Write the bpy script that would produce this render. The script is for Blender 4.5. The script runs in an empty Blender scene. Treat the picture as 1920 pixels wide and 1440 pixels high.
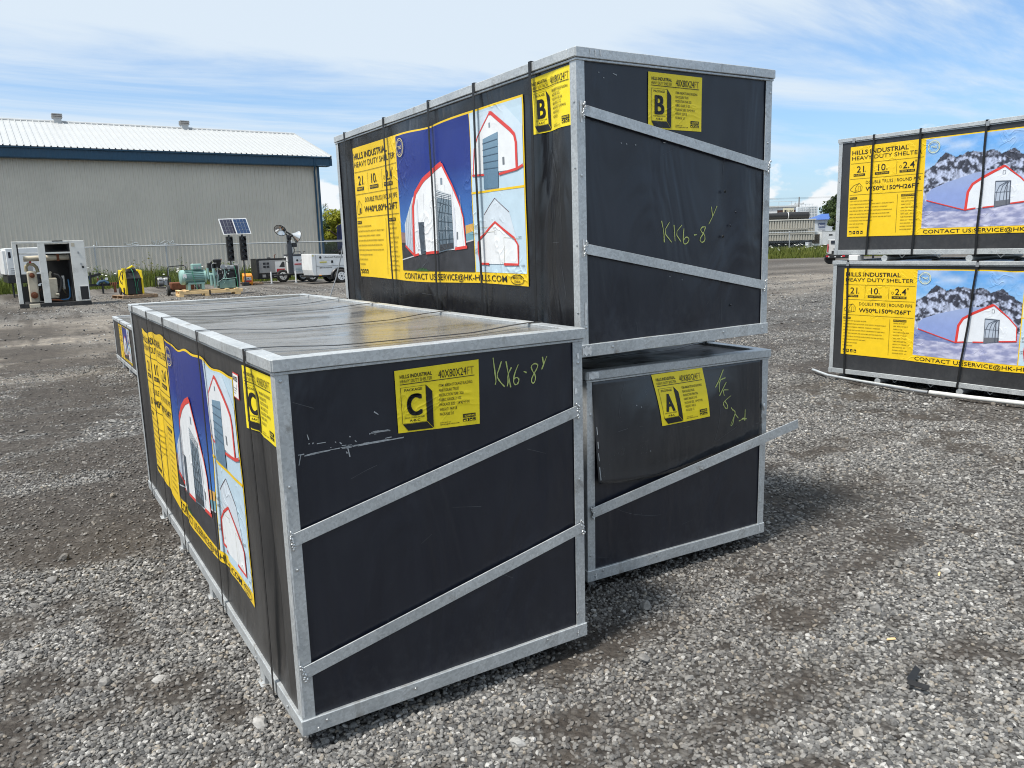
import bpy, bmesh, math, random
import numpy as np
from mathutils import Vector, Matrix, Quaternion

random.seed(7)
RNG = np.random.default_rng(11)
scene = bpy.context.scene
COL = scene.collection

# ------------------------------------------------------------------ camera
CAM_POS = Vector((-0.5984, -2.2151, 1.5482))
YAW, PITCH, ROLL = 0.5608873, 0.17825147, -0.028661226
fwd = Vector((math.sin(YAW) * math.cos(PITCH), math.cos(YAW) * math.cos(PITCH), -math.sin(PITCH)))
rgt = Vector((math.cos(YAW), -math.sin(YAW), 0))
upv = rgt.cross(fwd)
r2 = rgt * math.cos(ROLL) + upv * math.sin(ROLL)
u2 = -rgt * math.sin(ROLL) + upv * math.cos(ROLL)
cam_data = bpy.data.cameras.new('camera')
cam_data.sensor_width = 36.0
cam_data.sensor_fit = 'HORIZONTAL'
cam_data.lens = 36.0 * 1473.84 / 1920.0
cam_data.clip_start = 0.05
cam_data.clip_end = 6000
cam = bpy.data.objects.new('camera', cam_data)
m = Matrix.Identity(4)
for i in range(3):
    m[i][0], m[i][1], m[i][2], m[i][3] = r2[i], u2[i], -fwd[i], CAM_POS[i]
cam.matrix_world = m
COL.objects.link(cam)
scene.camera = cam

# ------------------------------------------------------------------ sky, sun, exposure
SUN_DIR = Vector((-1.2, -0.17, 2.27)).normalized()
SUN_EL = math.asin(SUN_DIR.z)
SUN_AZ = math.atan2(SUN_DIR.x, SUN_DIR.y)
world = bpy.data.worlds.new('World')
scene.world = world
world.use_nodes = True


class NT:
    """small helper to wire node trees"""
    def __init__(self, tree):
        self.t = tree
        tree.nodes.clear()

    def n(self, kind, inputs=None, **props):
        nd = self.t.nodes.new(kind)
        for k, v in props.items():
            setattr(nd, k, v)
        if inputs:
            for k, v in inputs.items():
                s = nd.inputs[k]
                if hasattr(v, 'is_linked') or hasattr(v, 'links'):
                    self.t.links.new(v, s)
                else:
                    s.default_value = v
        return nd

    def math(self, op, a, b=0.0, c=None, clamp=False):
        nd = self.t.nodes.new('ShaderNodeMath')
        nd.operation = op
        nd.use_clamp = clamp
        for i, v in enumerate((a, b) if c is None else (a, b, c)):
            if hasattr(v, 'links'):
                self.t.links.new(v, nd.inputs[i])
            else:
                nd.inputs[i].default_value = v
        return nd.outputs[0]

    def vmath(self, op, a, b=(0, 0, 0)):
        nd = self.t.nodes.new('ShaderNodeVectorMath')
        nd.operation = op
        for i, v in enumerate((a, b)):
            if hasattr(v, 'links'):
                self.t.links.new(v, nd.inputs[i])
            else:
                nd.inputs[i].default_value = v
        return nd.outputs[0] if op not in ('LENGTH', 'DOT_PRODUCT') else nd.outputs['Value']

    def ramp(self, fac, stops, interp='LINEAR'):
        nd = self.t.nodes.new('ShaderNodeValToRGB')
        nd.color_ramp.interpolation = interp
        el = nd.color_ramp.elements
        while len(el) > 1:
            el.remove(el[-1])
        for i, (p, c) in enumerate(stops):
            e = el[0] if i == 0 else el.new(p)
            e.position = p
            c = (c, c, c) if isinstance(c, (int, float)) else c
            e.color = (c[0], c[1], c[2], 1)
        self.t.links.new(fac, nd.inputs[0])
        return nd.outputs[0]

    def mix(self, fac, a, b, blend='MIX'):
        nd = self.t.nodes.new('ShaderNodeMix')
        nd.data_type = 'RGBA'
        nd.blend_type = blend
        for i, v in ((0, fac), (6, a), (7, b)):
            if hasattr(v, 'links'):
                self.t.links.new(v, nd.inputs[i])
            elif i == 0:
                nd.inputs[i].default_value = v
            else:
                nd.inputs[i].default_value = (v[0], v[1], v[2], 1)
        return nd.outputs[2]

    def noise(self, vec, scale, detail=4, rough=0.55, dist=0.0, lac=2.0):
        nd = self.t.nodes.new('ShaderNodeTexNoise')
        nd.inputs['Scale'].default_value = scale
        nd.inputs['Detail'].default_value = detail
        nd.inputs['Roughness'].default_value = rough
        nd.inputs['Lacunarity'].default_value = lac
        nd.inputs['Distortion'].default_value = dist
        if vec is not None:
            self.t.links.new(vec, nd.inputs['Vector'])
        return nd.outputs[0]

    def smooth(self, v, a, b):
        nd = self.t.nodes.new('ShaderNodeMapRange')
        nd.interpolation_type = 'SMOOTHSTEP'
        nd.inputs[1].default_value = a
        nd.inputs[2].default_value = b
        self.t.links.new(v, nd.inputs[0])
        return nd.outputs[0]


W = NT(world.node_tree)
sky = W.n('ShaderNodeTexSky', sky_type='NISHITA', sun_disc=False, sun_elevation=SUN_EL,
          sun_rotation=SUN_AZ % (2 * math.pi), altitude=60, air_density=1.0, dust_density=0.8, ozone_density=1.3)
geo = W.n('ShaderNodeTexCoord')
vdir = geo.outputs['Generated']
sep = W.n('ShaderNodeSeparateXYZ', {0: vdir})
dx, dy, dz = sep.outputs
zc = W.math('MAXIMUM', dz, 0.0)
den = W.math('ADD', zc, 0.10)
# plane coordinates of a high cloud deck
px = W.math('DIVIDE', dx, den)
py = W.math('DIVIDE', dy, den)
pl = W.n('ShaderNodeCombineXYZ', {0: px, 1: py, 2: 0.37})
# streaks run along one direction of the deck
mp = W.n('ShaderNodeMapping', {'Vector': pl.outputs[0], 'Location': (19.8, 10.2, 0), 'Rotation': (0, 0, 0.62), 'Scale': (0.42, 1.25, 1)})
n1 = W.noise(mp.outputs[0], 0.85, 9, 0.60, 0.5)
mp2 = W.n('ShaderNodeMapping', {'Vector': pl.outputs[0], 'Location': (3.1, 8.4, 0), 'Rotation': (0, 0, 0.9), 'Scale': (0.20, 0.24, 1)})
n2 = W.noise(mp2.outputs[0], 1.0, 3, 0.5, 0.2)
az = W.math('ARCTAN2', dx, dy)
# the broad thin sheet of cloud lies high and to the left; it thins towards the right
sheet = W.math('MULTIPLY', W.smooth(dz, 0.15, 0.30), W.math('SUBTRACT', 1.0, W.math('MULTIPLY', W.smooth(az, 0.62, 0.80), 0.55)))
veil = W.math('ADD', W.math('MULTIPLY', n1, 0.70), W.math('ADD', W.math('MULTIPLY', n2, 0.34), W.math('MULTIPLY', sheet, 0.20)))
veil = W.smooth(veil, 0.455, 0.625)
veil = W.math('MULTIPLY', veil, W.smooth(dz, 0.03, 0.13))
# low cumulus near the horizon
cv = W.n('ShaderNodeCombineXYZ', {0: W.math('MULTIPLY', az, 10.0), 1: W.math('MULTIPLY', dz, 17.0), 2: 4.3})
n3 = W.noise(cv.outputs[0], 1.9, 7, 0.50, 0.15)
cum = W.smooth(W.math('SUBTRACT', n3, W.math('MULTIPLY', W.math('ABSOLUTE', W.math('SUBTRACT', dz, 0.052)), 4.5)), 0.39, 0.50)
haze = W.math('POWER', W.math('SUBTRACT', 1.0, zc, clamp=True), 9.0)
skyc = W.mix(1.0, sky.outputs[0], (0.365, 0.475, 0.575), 'MULTIPLY')
base = W.mix(W.math('MULTIPLY', haze, 0.85), skyc, (1.75, 2.28, 2.90))
c1 = W.mix(W.math('MULTIPLY', veil, 0.94), base, (2.45, 2.78, 3.10))
c2 = W.mix(W.math('MULTIPLY', cum, 0.88), c1, (3.15, 3.2, 3.25))
bg = W.n('ShaderNodeBackground', {'Color': c2, 'Strength': 0.142})
wo = W.n('ShaderNodeOutputWorld', {'Surface': bg.outputs[0]})

sun_data = bpy.data.lights.new('sun', 'SUN')
sun_data.energy = 2.5
sun_data.angle = math.radians(10)
sun_data.color = (1.0, 0.955, 0.88)
sun = bpy.data.objects.new('sun', sun_data)
sun.rotation_mode = 'QUATERNION'
sun.rotation_quaternion = SUN_DIR.to_track_quat('Z', 'Y')
sun.location = (0, 0, 30)
COL.objects.link(sun)

scene.view_settings.view_transform = 'Standard'
scene.view_settings.look = 'None'
scene.view_settings.exposure = 1.12
scene.view_settings.gamma = 1.0
scene.view_settings.use_curve_mapping = False
scene.cycles.use_denoising = True
scene.cycles.filter_width = 1.05
scene.cycles.max_bounces = 6
scene.cycles.diffuse_bounces = 3
scene.cycles.glossy_bounces = 3
scene.cycles.transparent_max_bounces = 6
scene.cycles.caustics_reflective = False
scene.cycles.caustics_refractive = False

# ------------------------------------------------------------------ small helpers


def lin(r, g=None, b=None):
    """sRGB 0..255 to linear"""
    if g is None:
        r, g, b = r
    f = lambda c: ((c / 255.0) / 12.92) if c / 255.0 <= 0.04045 else ((c / 255.0 + 0.055) / 1.055) ** 2.4
    return (f(r), f(g), f(b))


def vnoise(x, y, seed=0):
    """value noise in 0..1 on numpy arrays"""
    x = np.asarray(x, float); y = np.asarray(y, float)
    xi = np.floor(x).astype(np.int64); yi = np.floor(y).astype(np.int64)
    fx = x - xi; fy = y - yi
    fx = fx * fx * (3 - 2 * fx); fy = fy * fy * (3 - 2 * fy)

    def h(a, b):
        n = (a * 374761393 + b * 668265263 + seed * 974634777) & 0xFFFFFFFF
        n = ((n ^ (n >> 13)) * 1274126177) & 0xFFFFFFFF
        return ((n ^ (n >> 16)) & 0xFFFF) / 65535.0
    a = h(xi, yi); b = h(xi + 1, yi); c = h(xi, yi + 1); d = h(xi + 1, yi + 1)
    return (a * (1 - fx) + b * fx) * (1 - fy) + (c * (1 - fx) + d * fx) * fy


def fbm(x, y, seed=0, octs=4):
    s = 0.0; a = 0.5; t = 0.0
    for i in range(octs):
        s = s + a * vnoise(x * 2 ** i, y * 2 ** i, seed + i * 17)
        t += a; a *= 0.5
    return s / t


def sstep(x, a, b):
    t = np.clip((np.asarray(x, float) - a) / (b - a), 0, 1)
    return t * t * (3 - 2 * t)


class MB:
    """collects geometry for ONE mesh object"""
    def __init__(self):
        self.v = []
        self.f = []

    def add(self, vs, fs):
        k = len(self.v)
        self.v.extend([tuple(p) for p in vs])
        self.f.extend([tuple(i + k for i in f) for f in fs])
        return self

    def box(self, x0, y0, z0, x1, y1, z1):
        return self.add([(x0, y0, z0), (x1, y0, z0), (x1, y1, z0), (x0, y1, z0), (x0, y0, z1), (x1, y0, z1), (x1, y1, z1), (x0, y1, z1)],
                        [(0, 3, 2, 1), (4, 5, 6, 7), (0, 1, 5, 4), (1, 2, 6, 5), (2, 3, 7, 6), (3, 0, 4, 7)])

    def obox(self, c, ax, ay, az):
        """oriented box: centre and three half-axis vectors"""
        c = Vector(c); ax = Vector(ax); ay = Vector(ay); az = Vector(az)
        vs = [c + ax * i + ay * j + az * k for k in (-1, 1) for (i, j) in ((-1, -1), (1, -1), (1, 1), (-1, 1))]
        return self.add(vs, [(0, 3, 2, 1), (4, 5, 6, 7), (0, 1, 5, 4), (1, 2, 6, 5), (2, 3, 7, 6), (3, 0, 4, 7)])

    def bar(self, a, b, w, h, up=(0, 0, 1)):
        """rectangular bar from a to b, full width w, full height h"""
        a = Vector(a); b = Vector(b); d = (b - a)
        L = d.length
        d = d / L
        s = d.cross(Vector(up))
        if s.length < 1e-4:
            s = d.cross(Vector((1, 0, 0)))
        s.normalize()
        u = s.cross(d)
        return self.obox((a + b) / 2, d * L / 2, s * w / 2, u * h / 2)

    def cyl(self, a, b, r0, r1=None, n=12, caps=True):
        r1 = r0 if r1 is None else r1
        a = Vector(a); b = Vector(b); d = (b - a).normalized()
        s = d.orthogonal().normalized(); t = d.cross(s)
        vs = []
        for c, r in ((a, r0), (b, r1)):
            for i in range(n):
                q = 2 * math.pi * i / n
                vs.append(c + (s * math.cos(q) + t * math.sin(q)) * r)
        fs = [(i, (i + 1) % n, n + (i + 1) % n, n + i) for i in range(n)]
        if caps:
            fs += [tuple(range(n - 1, -1, -1)), tuple(range(n, 2 * n))]
        return self.add(vs, fs)

    def tube(self, pts, r, n=8, caps=True):
        pts = [Vector(p) for p in pts]
        rs = r if isinstance(r, (list, tuple)) else [r] * len(pts)
        vs = []
        prev = None
        for i, p in enumerate(pts):
            d = (pts[min(i + 1, len(pts) - 1)] - pts[max(i - 1, 0)]).normalized()
            if prev is None:
                s = d.orthogonal().normalized()
            else:
                s = (prev - d * prev.dot(d))
                s = s.normalized() if s.length > 1e-5 else d.orthogonal().normalized()
            prev = s
            t = d.cross(s)
            for k in range(n):
                q = 2 * math.pi * k / n
                vs.append(p + (s * math.cos(q) + t * math.sin(q)) * rs[i])
        fs = []
        for i in range(len(pts) - 1):
            for k in range(n):
                fs.append((i * n + k, i * n + (k + 1) % n, (i + 1) * n + (k + 1) % n, (i + 1) * n + k))
        if caps:
            fs += [tuple(range(n - 1, -1, -1)), tuple(range((len(pts) - 1) * n, len(pts) * n))]
        return self.add(vs, fs)

    def lathe(self, c, axis, prof, n=20, caps=True):
        """prof: list of (distance along axis, radius)"""
        c = Vector(c); d = Vector(axis).normalized()
        s = d.orthogonal().normalized(); t = d.cross(s)
        vs = []
        for (h, r) in prof:
            for i in range(n):
                q = 2 * math.pi * i / n
                vs.append(c + d * h + (s * math.cos(q) + t * math.sin(q)) * max(r, 1e-4))
        fs = []
        for k in range(len(prof) - 1):
            for i in range(n):
                fs.append((k * n + i, k * n + (i + 1) % n, (k + 1) * n + (i + 1) % n, (k + 1) * n + i))
        if caps:
            fs += [tuple(range(n - 1, -1, -1)), tuple(range((len(prof) - 1) * n, len(prof) * n))]
        return self.add(vs, fs)

    def prism(self, poly, fn, t0, t1):
        """poly 2-D points; fn(a, b, t) -> xyz"""
        n = len(poly)
        vs = [fn(a, b, t0) for a, b in poly] + [fn(a, b, t1) for a, b in poly]
        fs = [tuple(range(n - 1, -1, -1)), tuple(range(n, 2 * n))] + [(i, (i + 1) % n, n + (i + 1) % n, n + i) for i in range(n)]
        return self.add(vs, fs)

    def grid(self, nu, nv, fn):
        vs = [fn(i / nu, j / nv) for j in range(nv + 1) for i in range(nu + 1)]
        fs = [(j * (nu + 1) + i, j * (nu + 1) + i + 1, (j + 1) * (nu + 1) + i + 1, (j + 1) * (nu + 1) + i) for j in range(nv) for i in range(nu)]
        return self.add(vs, fs)

    def blob(self, c, r, seed=0, n=7, m=5):
        c = Vector(c)
        rr = random.Random(seed)
        r = (r, r, r) if isinstance(r, (int, float)) else r
        vs = []
        for j in range(m + 1):
            th = math.pi * j / m
            for i in range(n):
                ph = 2 * math.pi * i / n
                k = 1 + rr.uniform(-0.22, 0.22)
                vs.append((c.x + r[0] * k * math.sin(th) * math.cos(ph), c.y + r[1] * k * math.sin(th) * math.sin(ph), c.z + r[2] * k * math.cos(th)))
        fs = [(j * n + i, j * n + (i + 1) % n, (j + 1) * n + (i + 1) % n, (j + 1) * n + i) for j in range(m) for i in range(n)]
        return self.add(vs, fs)

    def mesh(self, name, mat=None, smooth=False, bevel=0.0, fix=True):
        me = bpy.data.meshes.new(name)
        me.from_pydata(self.v, [], self.f)
        if fix or bevel:
            bm = bmesh.new(); bm.from_mesh(me)
            bmesh.ops.recalc_face_normals(bm, faces=bm.faces)
            if bevel:
                ed = [e for e in bm.edges if e.is_manifold and e.calc_face_angle(0) > 0.6]
                bmesh.ops.bevel(bm, geom=ed, offset=bevel, segments=1, affect='EDGES', profile=0.5)
            bm.to_mesh(me); bm.free()
        if smooth:
            me.polygons.foreach_set('use_smooth', [True] * len(me.polygons))
            if smooth != 'all':
                try:
                    me.set_sharp_from_angle(angle=math.radians(38))
                except Exception:
                    pass
        if mat is not None:
            me.materials.append(mat)
        me.update()
        return me

    def build(self, name, mat=None, parent=None, smooth=False, bevel=0.0, fix=True):
        return link(name, self.mesh(name, mat, smooth, bevel, fix), parent)


def link(name, data, parent=None, loc=None, rot=None):
    o = bpy.data.objects.new(name, data)
    COL.objects.link(o)
    if parent is not None:
        o.parent = parent
    if loc is not None:
        o.location = loc
    if rot is not None:
        o.rotation_euler = rot
    return o


def thing(name, label, cat, loc=(0, 0, 0), rotz=0.0, group=None):
    o = bpy.data.objects.new(name, None)
    o.empty_display_size = 0.2
    COL.objects.link(o)
    o.location = loc
    o.rotation_euler = (0, 0, rotz)
    tag(o, label, cat, group)
    return o


def tag(o, label=None, cat=None, group=None, kind=None):
    if label: o['label'] = label
    if cat: o['category'] = cat
    if group: o['group'] = group
    if kind: o['kind'] = kind
    return o


# ------------------------------------------------------------------ materials
MATS = {}


def paint(name, col, rough=0.5, metal=0.0, var=0.12, scale=6.0, bump=0.0, spec=0.5, dirt=0.0, dirtcol=(0.13, 0.11, 0.09), coat=0.0):
    """solid colour with uneven tone, roughness and optional grime"""
    if name in MATS:
        return MATS[name]
    mt = bpy.data.materials.new(name)
    mt.use_nodes = True
    t = NT(mt.node_tree)
    tc = t.n('ShaderNodeTexCoord')
    ob = tc.outputs['Object']
    n = t.noise(ob, scale, 5, 0.6)
    c = t.mix(1.0, col, t.ramp(n, [(0.25, 1 - var), (0.75, 1 + var)]), 'MULTIPLY')
    if dirt:
        n2 = t.noise(ob, scale * 0.6, 7, 0.7, 0.4)
        c = t.mix(t.math('MULTIPLY', t.smooth(n2, 0.46, 0.72), dirt), c, dirtcol)
    rg = t.math('ADD', t.math('MULTIPLY', n, 0.25), rough - 0.12)
    b = t.n('ShaderNodeBsdfPrincipled', {'Base Color': c, 'Roughness': rg, 'Metallic': metal, 'Specular IOR Level': spec, 'Coat Weight': coat})
    if bump:
        bp = t.n('ShaderNodeBump', {'Height': t.noise(ob, scale * 7, 5, 0.6), 'Strength': bump, 'Distance': 0.01})
        t.t.links.new(bp.outputs[0], b.inputs['Normal'])
    t.n('ShaderNodeOutputMaterial', {'Surface': b.outputs[0]})
    MATS[name] = mt
    return mt


def mat_galv():
    mt = bpy.data.materials.new('galvanised_steel')
    mt.use_nodes = True
    t = NT(mt.node_tree)
    ob = t.n('ShaderNodeTexCoord').outputs['Object']
    mp = t.n('ShaderNodeMapping', {'Vector': ob, 'Scale': (1, 1, 1)})
    vo = t.n('ShaderNodeTexVoronoi', {'Vector': mp.outputs[0], 'Scale': 130.0})
    sp = t.n('ShaderNodeSeparateColor', {0: vo.outputs['Color']})
    n = t.noise(ob, 5.0, 7, 0.65, 0.3)
    n2 = t.noise(ob, 34.0, 4, 0.6)
    mpg = t.n('ShaderNodeMapping', {'Vector': ob, 'Scale': (1.0, 1.0, 1.0)})
    nl = t.noise(mpg.outputs[0], 1.7, 5, 0.7, 0.8)
    c = t.mix(t.math('ADD', t.math('MULTIPLY', n, 0.55), t.math('MULTIPLY', t.smooth(nl, 0.30, 0.70), 0.45)), (0.36, 0.385, 0.40), (0.67, 0.69, 0.695))
    c = t.mix(1.0, c, t.ramp(sp.outputs[0], [(0, 0.86), (1, 1.10)]), 'MULTIPLY')
    # white rust and stains
    c = t.mix(t.math('MULTIPLY', t.smooth(n2, 0.56, 0.72), 0.35), c, (0.62, 0.63, 0.62))
    n4 = t.noise(ob, 9.0, 6, 0.7, 0.6)
    c = t.mix(t.math('MULTIPLY', t.smooth(n4, 0.57, 0.72), 0.6), c, (0.21, 0.19, 0.165))
    rg = t.ramp(n, [(0.2, 0.34), (0.8, 0.56)])
    bp = t.n('ShaderNodeBump', {'Height': n4, 'Strength': 0.12, 'Distance': 0.004})
    b = t.n('ShaderNodeBsdfPrincipled', {'Base Color': c, 'Metallic': 0.45, 'Roughness': rg, 'Normal': bp.outputs[0]})
    t.n('ShaderNodeOutputMaterial', {'Surface': b.outputs[0]})
    return mt


def mat_black_panel(name, dust=0.25, rough=0.34, dustcol=(0.17, 0.155, 0.135), basec=(0.016, 0.0175, 0.021), dent=0.3):
    mt = bpy.data.materials.new(name)
    mt.use_nodes = True
    t = NT(mt.node_tree)
    ob = t.n('ShaderNodeTexCoord').outputs['Object']
    big = t.noise(ob, 2.4, 6, 0.62, 0.5)
    mpv = t.n('ShaderNodeMapping', {'Vector': ob, 'Scale': (9, 9, 0.8)})
    streak = t.noise(mpv.outputs[0], 3.0, 5, 0.65)
    fine = t.noise(ob, 130.0, 3, 0.6)
    d = t.math('MULTIPLY', t.smooth(t.math('ADD', t.math('MULTIPLY', big, 0.6), t.math('MULTIPLY', streak, 0.45)), 0.38, 0.74), dust)
    d = t.math('ADD', d, t.math('MULTIPLY', t.smooth(fine, 0.66, 0.74), dust * 0.5))
    # fine scratches
    mps = t.n('ShaderNodeMapping', {'Vector': ob, 'Rotation': (0.5, 0.9, 0.3), 'Scale': (4, 60, 60)})
    scr = t.noise(mps.outputs[0], 2.2, 3, 0.6)
    d = t.math('ADD', d, t.math('MULTIPLY', t.smooth(scr, 0.735, 0.76), 0.22), clamp=True)
    # mud splash thrown up along the lower edge
    oz = t.n('ShaderNodeSeparateXYZ', {0: ob}).outputs[2]
    spl = t.noise(ob, 26.0, 5, 0.75, 0.3)
    low = t.math('MULTIPLY', t.smooth(t.math('SUBTRACT', spl, t.math('MULTIPLY', oz, 1.1)), 0.30, 0.55), 0.07 + dust * 0.5)
    d = t.math('ADD', d, low, clamp=True)
    c = t.mix(d, basec, dustcol)
    rg = t.math('ADD', t.math('MULTIPLY', big, 0.2), t.math('ADD', t.math('MULTIPLY', d, 0.5), rough - 0.10))
    mpd = t.n('ShaderNodeMapping', {'Vector': ob, 'Scale': (1.5, 1.5, 0.55)})
    dn = t.noise(mpd.outputs[0], 2.4, 3, 0.5, 0.8)
    bp = t.n('ShaderNodeBump', {'Height': dn, 'Strength': dent, 'Distance': 0.05})
    b = t.n('ShaderNodeBsdfPrincipled', {'Base Color': c, 'Roughness': rg, 'Normal': bp.outputs[0], 'Specular IOR Level': 0.6})
    t.n('ShaderNodeOutputMaterial', {'Surface': b.outputs[0]})
    return mt


def mat_top_panel():
    """flat black sheet carrying a dried tan film of silt, still glossy"""
    mt = bpy.data.materials.new('silted_black_sheet')
    mt.use_nodes = True
    t = NT(mt.node_tree)
    ob = t.n('ShaderNodeTexCoord').outputs['Object']
    mp = t.n('ShaderNodeMapping', {'Vector': ob, 'Scale': (0.8, 2.2, 1)})
    n1 = t.noise(mp.outputs[0], 1.7, 6, 0.6, 0.8)
    n2 = t.noise(ob, 11.0, 6, 0.7, 0.4)
    n3 = t.noise(ob, 60.0, 4, 0.7)
    f = t.smooth(t.math('ADD', t.math('MULTIPLY', n1, 0.75), t.math('MULTIPLY', n2, 0.3)), 0.28, 0.58)
    f = t.math('MULTIPLY', f, t.ramp(n3, [(0.3, 0.75), (0.6, 1.0)]))
    c = t.mix(t.math('MULTIPLY', f, 0.85), (0.045, 0.046, 0.048), (0.225, 0.212, 0.192))
    rg = t.math('ADD', 0.05, t.math('MULTIPLY', f, 0.22))
    bp = t.n('ShaderNodeBump', {'Height': t.noise(mp.outputs[0], 5.0, 3, 0.5, 0.6), 'Strength': 0.12, 'Distance': 0.02})
    b = t.n('ShaderNodeBsdfPrincipled', {'Base Color': c, 'Roughness': rg, 'Normal': bp.outputs[0], 'Specular IOR Level': 0.8})
    t.n('ShaderNodeOutputMaterial', {'Surface': b.outputs[0]})
    return mt


def mat_print(name='printed_vinyl', rough=0.36, wrinkle=0.5):
    """printed colour carried by the mesh's colour attribute; creased vinyl relief"""
    mt = bpy.data.materials.new(name)
    mt.use_nodes = True
    t = NT(mt.node_tree)
    at = t.n('ShaderNodeAttribute', attribute_name='Col')
    ob = t.n('ShaderNodeTexCoord').outputs['Object']
    n = t.noise(ob, 14.0, 5, 0.65)
    c = t.mix(1.0, at.outputs['Color'], t.ramp(n, [(0.25, 0.92), (0.75, 1.05)]), 'MULTIPLY')
    a = t.noise(ob, 6.5, 2, 0.45, 1.2)
    ridge = t.math('SUBTRACT', 1.0, t.math('MULTIPLY', t.math('ABSOLUTE', t.math('SUBTRACT', a, 0.5)), 11.0), clamp=True)
    msk = t.smooth(t.noise(ob, 2.6, 3, 0.5), 0.50, 0.66)
    h = t.math('MULTIPLY', t.math('POWER', ridge, 2.0), msk)
    bp = t.n('ShaderNodeBump', {'Height': h, 'Strength': wrinkle, 'Distance': 0.005})
    b = t.n('ShaderNodeBsdfPrincipled', {'Base Color': c, 'Roughness': rough, 'Normal': bp.outputs[0], 'Specular IOR Level': 0.45})
    t.n('ShaderNodeOutputMaterial', {'Surface': b.outputs[0]})
    return mt


M_GALV = mat_galv()
M_BLACK = mat_black_panel('black_painted_sheet', 0.07, 0.34, (0.075, 0.08, 0.09), (0.0080, 0.0105, 0.0195), 0.55)
M_BLACK_GLOSS = mat_black_panel('glossy_black_sheet', 0.07, 0.23, (0.075, 0.075, 0.078), (0.010, 0.0105, 0.013), 0.5)
M_BLACK_MATT = mat_black_panel('matt_charcoal_sheet', 0.12, 0.36, (0.10, 0.10, 0.10), (0.026, 0.027, 0.03), 0.25)
M_BLACK_DUSTY = mat_black_panel('dusty_black_sheet', 0.30, 0.36, (0.115, 0.105, 0.095), (0.022, 0.022, 0.023))
M_TOP = mat_top_panel()
M_PRINT = mat_print()
M_PRINT_FLAT = mat_print('printed_label', 0.42, 0.28)
M_STRAP = paint('black_steel_strap', (0.018, 0.018, 0.019), 0.42, 0.3, 0.3, 40)
M_WELD = paint('weld_bead', (0.62, 0.63, 0.63), 0.38, 0.75, 0.3, 90)
M_RIVET = paint('zinc_screw', (0.55, 0.57, 0.58), 0.36, 0.85, 0.2, 60)
M_CHALK = paint('green_yellow_paint_stick', lin(176, 186, 112), 0.8, 0, 0.25, 70)
M_SCRAPE = paint('bare_scrape', (0.34, 0.36, 0.38), 0.55, 0.2, 0.3, 80)
M_BLACKP = paint('black_plastic', (0.013, 0.013, 0.014), 0.5, 0, 0.2, 8)
M_BLACKM = paint('black_steel', (0.017, 0.0175, 0.019), 0.45, 0.1, 0.3, 8, dirt=0.3)
M_RUBBER = paint('tyre_rubber', (0.022, 0.022, 0.022), 0.85, 0, 0.25, 10, dirt=0.35)
M_WHITE = paint('white_enamel', (0.74, 0.75, 0.75), 0.38, 0, 0.06, 3, dirt=0.16)
M_WHITE_OLD = paint('aged_white_enamel', (0.66, 0.66, 0.63), 0.5, 0, 0.08, 4, dirt=0.35)
M_STEEL = paint('dull_steel', (0.38, 0.39, 0.40), 0.42, 0.7, 0.15, 10)
M_WOOD = paint('fresh_pine', lin(222, 190, 140), 0.75, 0, 0.16, 5, bump=0.2)
M_WOOD_OLD = paint('weathered_pallet_wood', lin(150, 125, 100), 0.85, 0, 0.3, 6, bump=0.3, dirt=0.4)
# ------------------------------------------------------------------ ground
CRATE_RECTS = [(0, 0, 1.09, 3.12, 0.0), (1.384, 0.361, 1.09, 2.7, -0.031), (0.58, 7.75, 1.09, 2.67, 0.0)]


def ground_z(x, y):
    x = np.asarray(x, float); y = np.asarray(y, float)
    r = np.hypot(x + 0.6, y + 2.2)
    near = (fbm(x * 0.9, y * 1.5, 3, 4) - 0.5) * 0.05 + (fbm(x * 4, y * 5, 9, 3) - 0.5) * 0.014
    ruts = (vnoise(x * 0.25, y * 1.6, 31) - 0.5) * 0.05 * sstep(r, 4, 9)
    z = near + ruts
    # level under and beside the crates
    for (cx, cy, w, l, a) in CRATE_RECTS:
        ddx = np.maximum(np.maximum(cx - x, x - (cx + w)), 0); ddy = np.maximum(np.maximum(cy - y, y - (cy + l)), 0)
        z = z * (0.15 + 0.85 * sstep(np.hypot(ddx, ddy), 0.0, 0.6))
    z = z * (1 - 0.75 * sstep(r, 20, 40))
    return z


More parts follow.
